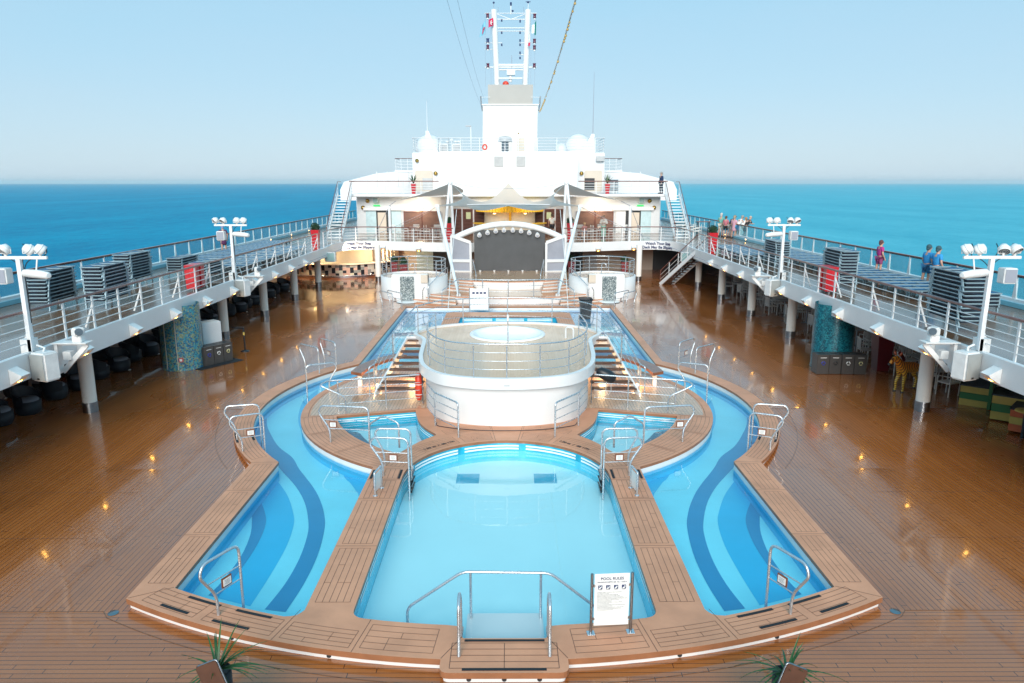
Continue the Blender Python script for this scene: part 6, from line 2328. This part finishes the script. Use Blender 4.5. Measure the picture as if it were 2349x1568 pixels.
def bins(x, y, rz, n_, wd, lab, marks, h=.72, loc_z=ZF):
    for k in range(n_):
        off_ = (k - (n_ - 1) / 2) * wd
        c_, s_ = math.cos(rz), math.sin(rz)
        t = thing('recycling_bin', lab[k], 'bin', (x + off_ * c_, y + off_ * s_, loc_z), rz, 'grey recycling bins')
        MB().bbox((0, 0, h / 2 + .01), (wd - .015, .5, h), .012).build('cabinet', M['binm'], t)
        MB().box((0, .02, h + .012), (wd * .5, .2, .01)).build('slot', M['blackp'], t)
        if marks[k]:
            mb = MB()
            recycle(mb, (0, -.256, h * .58), .062, 1)
            mb.build('recycling_symbol', marks[k], t)
            MB().box((0, -.254, h * .86), (wd * .5, .004, .02)).build('caption_line', M['plate'], t)


blu = mat('blue_symbol', (.04, .06, .40), .4)
pal = mat('pale_yellow_symbol', (.70, .66, .35), .4)
bins(11.55, 25.75, 0, 2, .44, ['grey recycling bin with blue symbol before the teal mosaic column', 'grey recycling bin with black symbol before the teal mosaic column'], [blu, M['blackp']])
bins(12.45, 25.72, -.05, 2, .44, ['grey recycling bin with white symbol right of the teal mosaic column', 'grey recycling bin with yellow symbol, outermost of the row by the zebra'], [M['plate'], pal])
bins(-11.2, 27.35, math.radians(58), 3, .42, ['grey recycling bin with blue symbol beside the left mosaic column', 'grey recycling bin with white symbol, middle one by the left mosaic column', 'grey recycling bin with yellow symbol next to the black barrier post'], [blu, M['plate'], pal])
t = thing('white_cabinet', 'white box standing behind the bins at the left mosaic column', 'cabinet', (-11.75, 28.3, ZF))
MB().bbox((0, 0, .72), (.8, .5, 1.4), .02, .9).build('body', M['white'], t)
MB().box((.0, -.0, 1.435), (.7, .42, .02), .9).build('top', M['plate'], t)
t = thing('floor_mat', 'thin black mat under the bins at the left mosaic column', 'mat', (-11.3, 27.3, ZF))
MB().box((0, 0, .008), (1.9, 1.3, .012), math.radians(58)).build('mat', M['grip'], t)
t = thing('barrier_post', 'black belt barrier post with round base beside the left recycling bins', 'barrier post', (-10.75, 29.3, ZF))
MB().cyl((0, 0, .03), (0, 0, 1.0), .03, n=10).build('pole', M['blackp'], t)
MB().lathe([(.001, .07), (.06, .06), (.18, .02), (.18, 0)], (0, 0, 0), 20).build('base', M['blackp'], t)
MB().box((-.28, .12, .95), (.62, .02, .05), -.4).build('belt', M['blackp'], t)
MB().cyl((0, 0, .68), (0, 0, .8), .034, n=10).build('yellow_band', M['yellowp'], t)

# ------------------------------------------------------------------ striped kiosk blocks at the lower right


def striped(name, lab, loc, w_, d_, h_, cols, rz=0, n_=5, post=None):
    t = thing(name, lab, 'counter', loc, rz)
    zz = h_ / n_
    for i in range(n_):
        MB().bbox((0, 0, zz * (i + .5)), (w_, d_, zz * .98), .012).build('stripe_board', M[cols[i % len(cols)]], t)
    MB().bbox((0, 0, h_ + .02), (w_ + .06, d_ + .06, .04), .01).build('top', M['blackp'], t)
    if post:
        for px in (-w_ / 2 - .06, w_ / 2 + .06):
            MB().box((px, -d_ / 2, 1.1), (.09, .09, 2.2)).build('post', M[post], t)
    return t


striped('striped_counter', 'green and yellow striped wooden counter right of the zebra statue', (14.75, 22.1, ZF), 1.2, .8, .62, ('yellowp', 'greenp', 'yellowp'), .9, 3, 'greenp')
striped('striped_counter', 'green and yellow striped counter with tall post at the right picture edge', (14.75, 20.6, ZF), 1.0, .8, .72, ('yellowp', 'greenp', 'yellowp'), .9, 3, 'yellowp')
striped('striped_counter', 'orange and yellow striped wooden counter at the right picture edge', (14.6, 19.5, ZF), 1.0, .8, .62, ('orangep', 'yellowp', 'orangep'), .8, 3)
striped('striped_counter', 'orange and yellow striped counter nearest the lower right corner', (14.3, 18.2, ZF * .3), 1.0, .8, .62, ('orangep', 'yellowp', 'orangep'), .8, 3)
t = thing('round_stool', 'round stool with yellow seat between the striped counters', 'stool', (14.1, 19.0, .06))
MB().lathe([(.001, .8), (.25, .8), (.27, .76), (.001, .72)], (0, 0, 0), 20).build('seat', M['yellowp'], t)
MB().cyl((0, 0, 0), (0, 0, .74), .05, n=10).build('pedestal', M['blackp'], t)
t = thing('green_round_top', 'green round table behind the striped counters under the fascia', 'table', (15.2, 21.3, ZF))
MB().lathe([(.001, 1.0), (.4, 1.0), (.42, .96), (.001, .94)], (0, 0, 0), 24).build('tabletop', M['greenp'], t)
MB().cyl((0, 0, 0), (0, 0, .95), .06, n=10).build('pedestal', M['blackp'], t)

# ------------------------------------------------------------------ skinned figures


def skin(name, joints, bones, m, parent, root=None, sub=1):
    keys = list(joints)
    me = bpy.data.meshes.new(name)
    me.from_pydata([joints[k][0] for k in keys], [(keys.index(a), keys.index(b)) for a, b in bones], [])
    o = bpy.data.objects.new(name, me)
    COL.objects.link(o)
    md = o.modifiers.new('skin', 'SKIN')
    md.use_smooth_shade = True
    for i, k in enumerate(keys):
        r_ = joints[k][1]
        me.skin_vertices[0].data[i].radius = r_ if isinstance(r_, tuple) else (r_, r_)
        me.skin_vertices[0].data[i].use_root = (k == (root or keys[0]))
    ms = o.modifiers.new('sub', 'SUBSURF')
    ms.levels = ms.render_levels = sub
    dg = bpy.context.evaluated_depsgraph_get()
    dg.update()
    nm = bpy.data.meshes.new_from_object(o.evaluated_get(dg))
    o.modifiers.clear()
    o.data = nm
    nm.materials.clear()
    nm.materials.append(m)
    nm.polygons.foreach_set('use_smooth', [True] * len(nm.polygons))
    o.parent = parent
    bpy.data.meshes.remove(me)
    return o


_cm = {}


def colm(c):
    if c not in _cm:
        _cm[c] = mat('cloth_%d' % len(_cm), c, .8, var=.12, scale=8)
    return _cm[c]


def person(loc, rz, lab, pose='stand', shirt=(.5, .5, .5), legs=(.1, .1, .1), hair=(.1, .07, .05), dress=False, long_=False, h=1.72, bald=False, arms=None):
    t = thing('person', lab, 'person', loc, rz)
    if pose == 'lean':
        b = dict(pel=(0, 0, .92), ch=(0, .2, 1.24), nk=(0, .33, 1.38), hb=(0, .39, 1.45), hd=(0, .44, 1.52), ht=(0, .44, 1.6), sh=(.18, .25, 1.31), el=(.25, .4, 1.06), wr=(.14, .6, 1.08), ha=(.1, .68, 1.08), hip=(.1, 0, .87), kn=(.11, .05, .5), an=(.12, -.04, .08), to=(.13, .12, .04))
    elif pose == 'sit':
        b = dict(pel=(0, 0, .54), ch=(0, .03, .9), nk=(0, .05, 1.08), hb=(0, .06, 1.15), hd=(0, .09, 1.24), ht=(0, .08, 1.32), sh=(.18, .04, 1.01), el=(.24, .1, .76), wr=(.17, .32, .7), ha=(.14, .4, .7), hip=(.1, .05, .52), kn=(.12, .45, .5), an=(.12, .45, .08), to=(.12, .6, .04))
    else:
        b = dict(pel=(0, 0, .92), ch=(0, 0, 1.27), nk=(0, .0, 1.45), hb=(0, .01, 1.52), hd=(0, .035, 1.61), ht=(0, .02, 1.69), sh=(.18, 0, 1.38), el=(.25, -.02, 1.11), wr=(.24, .1, .9), ha=(.23, .14, .82), hip=(.1, 0, .87), kn=(.11, .03, .49), an=(.11, -.02, .08), to=(.13, .14, .04))
        if arms == 'fold':
            b.update(el=(.27, .04, 1.1), wr=(.12, .24, 1.14), ha=(.02, .27, 1.16))
    rad = dict(pel=(.14, .11), ch=(.155, .11), nk=.055, hb=.075, hd=(.085, .1), ht=.06, sh=.06, el=.045, wr=.032, ha=(.04, .02), hip=.09, kn=.06, an=.042, to=.04)
    J, Bn = {}, []
    for k in ('pel', 'ch', 'nk', 'hb', 'hd', 'ht'):
        J[k] = (b[k], rad[k])
    J['nose'] = ((b['hd'][0], b['hd'][1] + .115, b['hd'][2] - .015), .016)
    Bn += [('pel', 'ch'), ('ch', 'nk'), ('nk', 'hb'), ('hb', 'hd'), ('hd', 'ht'), ('hd', 'nose')]
    for sx in (1, -1):
        for k in ('sh', 'el', 'wr', 'ha', 'hip', 'kn', 'an', 'to'):
            x, y, z = b[k]
            if pose == 'stand' and k in ('kn', 'an', 'to') and sx < 0:
                y -= .07
            J[k + str(sx)] = ((x * sx, y, z), rad[k])
        hx, hy, hz = J['ha' + str(sx)][0]
        wx, wy, wz = J['wr' + str(sx)][0]
        d = (V(hx, hy, hz) - V(wx, wy, wz)).normalized()
        s_ = d.cross(V(0, 0, 1) if abs(d.z) < .8 else V(0, 1, 0)).normalized()
        for q in range(5):
            L = (.06, .085, .095, .09, .07)[q]
            c = V(hx, hy, hz) + s_ * (q - 2) * .019 + d * (L if q else .03) + (s_ * -.03 if q == 0 else V(0, 0, 0))
            J['f%d%d' % (q, sx)] = (tuple(c), .0085)
            Bn.append(('ha' + str(sx), 'f%d%d' % (q, sx)))
        Bn += [('ch', 'sh%d' % sx), ('sh%d' % sx, 'el%d' % sx), ('el%d' % sx, 'wr%d' % sx), ('wr%d' % sx, 'ha%d' % sx), ('pel', 'hip%d' % sx), ('hip%d' % sx, 'kn%d' % sx), ('kn%d' % sx, 'an%d' % sx), ('an%d' % sx, 'to%d' % sx)]
    skin('body', J, Bn, M['skin'], t, 'pel')
    # shirt
    T, Tb = {}, []
    up = lambda k, e: (J[k][0], tuple(r + e for r in (rad[k.rstrip('-1')] if isinstance(rad[k.rstrip('-1')], tuple) else (rad[k.rstrip('-1')],) * 2)))
    T['pel'] = up('pel', .03)
    T['ch'] = up('ch', .025)
    T['nk'] = ((b['nk'][0], b['nk'][1], b['nk'][2] - .03), .07)
    Tb += [('pel', 'ch'), ('ch', 'nk')]
    for sx in (1, -1):
        T['sh%d' % sx] = (J['sh%d' % sx][0], .078)
        e = V(*J['sh%d' % sx][0]).lerp(V(*J['el%d' % sx][0]), .98 if long_ else .75)
        T['el%d' % sx] = (tuple(e), .065)
        Tb += [('ch', 'sh%d' % sx), ('sh%d' % sx, 'el%d' % sx)]
        if long_:
            T['wr%d' % sx] = (J['wr%d' % sx][0], .05)
            Tb.append(('el%d' % sx, 'wr%d' % sx))
    if dress:
        p = V(*b['pel'])
        kz = V(0, .02, .5 if not long_ else .18)
        T['hem'] = (tuple(V(p.x, p.y + .02, kz.z)), (.23, .18))
        T['mid'] = (tuple(V(p.x, p.y + .01, (kz.z + p.z) / 2)), (.2, .16))
        Tb += [('pel', 'mid'), ('mid', 'hem')]
    skin('shirt' if not dress else 'dress', T, Tb, colm(shirt), t, 'pel')
    if not dress:
        Q = {'pel': up('pel', .022)}
        Qb = []
        for sx in (1, -1):
            Q['hip%d' % sx] = up('hip%d' % sx, .022)
            kx = V(*J['hip%d' % sx][0]).lerp(V(*J['kn%d' % sx][0]), 1.0 if long_ else .85)
            Q['kn%d' % sx] = (tuple(kx), .085)
            Qb += [('pel', 'hip%d' % sx), ('hip%d' % sx, 'kn%d' % sx)]
            if long_:
                Q['an%d' % sx] = (J['an%d' % sx][0], .06)
                Qb.append(('kn%d' % sx, 'an%d' % sx))
        skin('trousers' if long_ else 'shorts', Q, Qb, colm(legs), t, 'pel')
    hd = V(*b['hd'])
    hm = MB()
    hm.ball(hd + V(0, -.035, .045), .108 if not bald else .098, 12)
    if not bald:
        hm.ball(hd + V(0, -.07, -.03), .08, 10)
    hm.build('hair', colm(hair), t)
    for sx in (1, -1):
        MB().ball(hd + V(sx * .035, .1, .01), .012, 6).build('eye', M['inkb'], t)
        toe = J['to%d' % sx][0]
        an = J['an%d' % sx][0]
        MB().tube([V(an[0], an[1] - .05, .045), V(an[0], an[1], .05), V(toe[0], toe[1], .04), V(toe[0], toe[1] + .06, .035)], [.03, .055, .05, .03], 8).build('shoe', colm((.05, .05, .06)), t)
    s = h / 1.72
    t.scale = (s, s, s)
    return t


def zr(a, b):
    return ((2500 + a * 1340 / 2349) * .61172, (700 + b * 1340 / 2349) * .61172)


ppl = [((352, 330), -.5, 'man in a teal shirt and pale shorts standing tall at the far right railing', dict(shirt=(.16, .42, .36), legs=(.55, .5, .42), hair=(.55, .53, .5), h=1.8, arms='fold')),
       ((384, 334), -.4, 'short woman in a pink top and black shorts beside the man in teal', dict(shirt=(.5, .16, .2), legs=(.02, .02, .025), hair=(.12, .06, .03), h=1.6)),
       ((412, 335), -.9, 'man in a navy top and pale trousers leaning on the far right railing', dict(pose='lean', shirt=(.015, .02, .06), legs=(.5, .47, .45), hair=(.2, .16, .12), h=1.75)),
       ((438, 340), -.6, 'woman in a pale pink dress between the leaning people at the railing', dict(shirt=(.6, .32, .4), dress=True, hair=(.4, .3, .2), h=1.66)),
       ((460, 341), -.9, 'person in white shirt and blue shorts leaning on the far right railing', dict(pose='lean', shirt=(.75, .75, .75), legs=(.1, .35, .6), hair=(.3, .28, .26), h=1.78)),
       ((486, 343), -.9, 'person in a long white robe leaning next to the man in black', dict(pose='lean', shirt=(.78, .77, .74), dress=True, long_=True, hair=(.35, .2, .1), h=1.66)),
       ((513, 344), -.9, 'balding man in long black clothes leaning on the far right railing', dict(pose='lean', shirt=(.01, .01, .012), legs=(.012, .012, .015), dress=True, hair=(.5, .38, .3), bald=True, h=1.76))]
for (a, b), rz, lab, kw in ppl:
    p = at(*zr(a, b), Z=ZU)
    person(p, rz - .3, lab, **kw)
p = at(1266, 536, Y=58.2)
person((p.x, 58.2, ZU), 0, 'person in a white vest and black trousers seen from behind at the terrace bar', shirt=(.72, .68, .62), legs=(.02, .02, .025), hair=(.08, .05, .03), h=1.72)
p = at(1339, 540, Y=57.0)
person((p.x, 56.4, ZU), PI * .9, 'child in a reddish top sitting at a table on the right terrace', 'sit', shirt=(.45, .2, .2), legs=(.2, .2, .25), hair=(.55, .38, .2), h=1.45)
p = at(1384, 545, Y=56.2)
person((p.x, 56.2, ZU), PI * .95, 'woman in a white top and green patterned trousers standing on the right terrace', shirt=(.7, .67, .62), legs=(.3, .5, .42), long_=True, hair=(.3, .2, .14), h=1.72, arms='fold')
p = at(1520, 448, Y=62.5)
person((p.x - .2, 62.3, 5.97), PI * .6, 'man in a dark blue jacket standing on the right end of the upper deck', shirt=(.01, .03, .09), legs=(.02, .03, .05), long_=True, hair=(.3, .28, .26), h=1.75)
p = at(515, 583, Z=ZU)
person((p.x, p.y, ZU), .5, 'person in a dark purple dress standing among the loungers on the left walkway', shirt=(.09, .02, .08), dress=True, hair=(.25, .3, .5), h=1.7)
p = at(1964, 652, Z=ZU)
person((16.75, p.y + 2.6, ZU), -1.5, 'person in a magenta top standing behind the loungers on the right walkway', shirt=(.42, .03, .20), legs=(.25, .05, .15), hair=(.12, .05, .05), h=1.6)
for i, px in enumerate((2128, 2150)):
    p = at(px, 598, X=16.85)
    person((16.85, p.y, ZU), -1.4, 'person in a bright blue top behind the near right lounger stack, %s one' % ('farther', 'nearer')[i], shirt=(.03, .28, .6), legs=(.02, .12, .25), hair=(.04, .1, .12), h=1.7)

# ------------------------------------------------------------------ zebra statue


def zebra_mat():
    m, nt, out = newmat('orange_zebra_paint')
    tc = nd(nt, 'ShaderNodeTexCoord').outputs['Object']
    sp = nd(nt, 'ShaderNodeSeparateXYZ')
    nt.links.new(tc, sp.inputs[0])
    y, z = sp.outputs[1], sp.outputs[2]
    ns = noise(nt, tc, 6, 2)
    w1 = mth(nt, 'SINE', mth(nt, 'MULTIPLY', mth(nt, 'ADD', mth(nt, 'ADD', y, mth(nt, 'MULTIPLY', z, .35)), mth(nt, 'MULTIPLY', ns, .07)), 76))
    w2 = mth(nt, 'SINE', mth(nt, 'MULTIPLY', mth(nt, 'ADD', z, mth(nt, 'MULTIPLY', ns, .06)), 95))
    low = mth(nt, 'LESS_THAN', z, .62)
    mx = nd(nt, 'ShaderNodeMix')
    nt.links.new(low, mx.inputs[0]); nt.links.new(w1, mx.inputs[2]); nt.links.new(w2, mx.inputs[3])
    msk = mth(nt, 'GREATER_THAN', mx.outputs[0], .15)
    base = mixc(nt, ramp(nt, z, .55, .95), (.80, .55, .07), (.85, .33, .03))
    col = mixc(nt, msk, base, (.16, .03, .012))
    prin(nt, out, Base_Color=col, Roughness=.35)
    return m


z_t = thing('zebra_statue', 'orange and yellow zebra statue with brown stripes standing under the right walkway', 'statue', (13.3, 23.45, ZF * .9), math.radians(112))
z_t.scale = (.95, .95, .93)
J = dict(ru=((0, -.5, .86), .17), mid=((0, -.05, .84), .2), chs=((0, .34, .86), .2), nb=((0, .5, 1.02), .15), nm=((0, .6, 1.17), .115), pol=((0, .68, 1.3), .095), fc=((0, .8, 1.23), .085), mz=((0, .92, 1.12), .062), ns=((0, .97, 1.07), .055))
Bn = [('mid', 'ru'), ('mid', 'chs'), ('chs', 'nb'), ('nb', 'nm'), ('nm', 'pol'), ('pol', 'fc'), ('fc', 'mz'), ('mz', 'ns')]
for sx in (1, -1):
    d_ = .08 if sx > 0 else 0
    for k, v in dict(fs=((.11, .38, .74), .1), fe=((.12, .34, .58), .07), fk=((.12, .38 + d_, .36), .048), ff=((.12, .36 + d_, .11), .034), fh=((.12, .4 + d_, .035), .048), hh=((.12, -.46, .76), .13), hs=((.13, -.36, .58), .09), hk=((.13, -.55, .38), .05), hf=((.13, -.5, .11), .036), hq=((.13, -.46, .035), .048)).items():
        J[k + str(sx)] = ((v[0][0] * sx, v[0][1], v[0][2]), v[1])
    for a, b in (('chs', 'fs'), ('fs', 'fe'), ('fe', 'fk'), ('fk', 'ff'), ('ff', 'fh'), ('ru', 'hh'), ('hh', 'hs'), ('hs', 'hk'), ('hk', 'hf'), ('hf', 'hq')):
        Bn.append((a if a in J else a + str(sx), b + str(sx)))
skin('body', J, Bn, zebra_mat(), z_t, 'mid', 2)
for sx in (1, -1):
    MB().tube([V(sx * .07, .64, 1.36), V(sx * .13, .63, 1.44), V(sx * .15, .62, 1.5)], [.03, .045, .008], 8).build('ear', M['orangep'], z_t)
    MB().ball((sx * .078, .8, 1.27), .02, 8).build('eye', M['inkb'], z_t)
    for y in (.4 + (.08 if sx > 0 else 0), -.46):
        MB().cyl((sx * .12, y, 0), (sx * .12, y, .06), .058, .045, n=12).build('hoof', M['blackp'], z_t)
MB().ball((0, .985, 1.065), .058, 10).build('muzzle', M['blackp'], z_t)
mn = MB()
for i in range(14):
    q = i / 13
    p = V(0, .38, 1.12).lerp(V(0, .64, 1.42), q) + V(0, -.06 - .04 * math.sin(PI * q), .02)
    mn.box(p, (.035, .07, .11), 0, .6)
mn.build('mane', M['dred'], z_t)
MB().tube([V(0, -.66, .92), V(0, -.74, .8), V(0, -.76, .5), V(0, -.75, .4)], [.025, .02, .03, .01], 8).build('tail', M['orangep'], z_t)
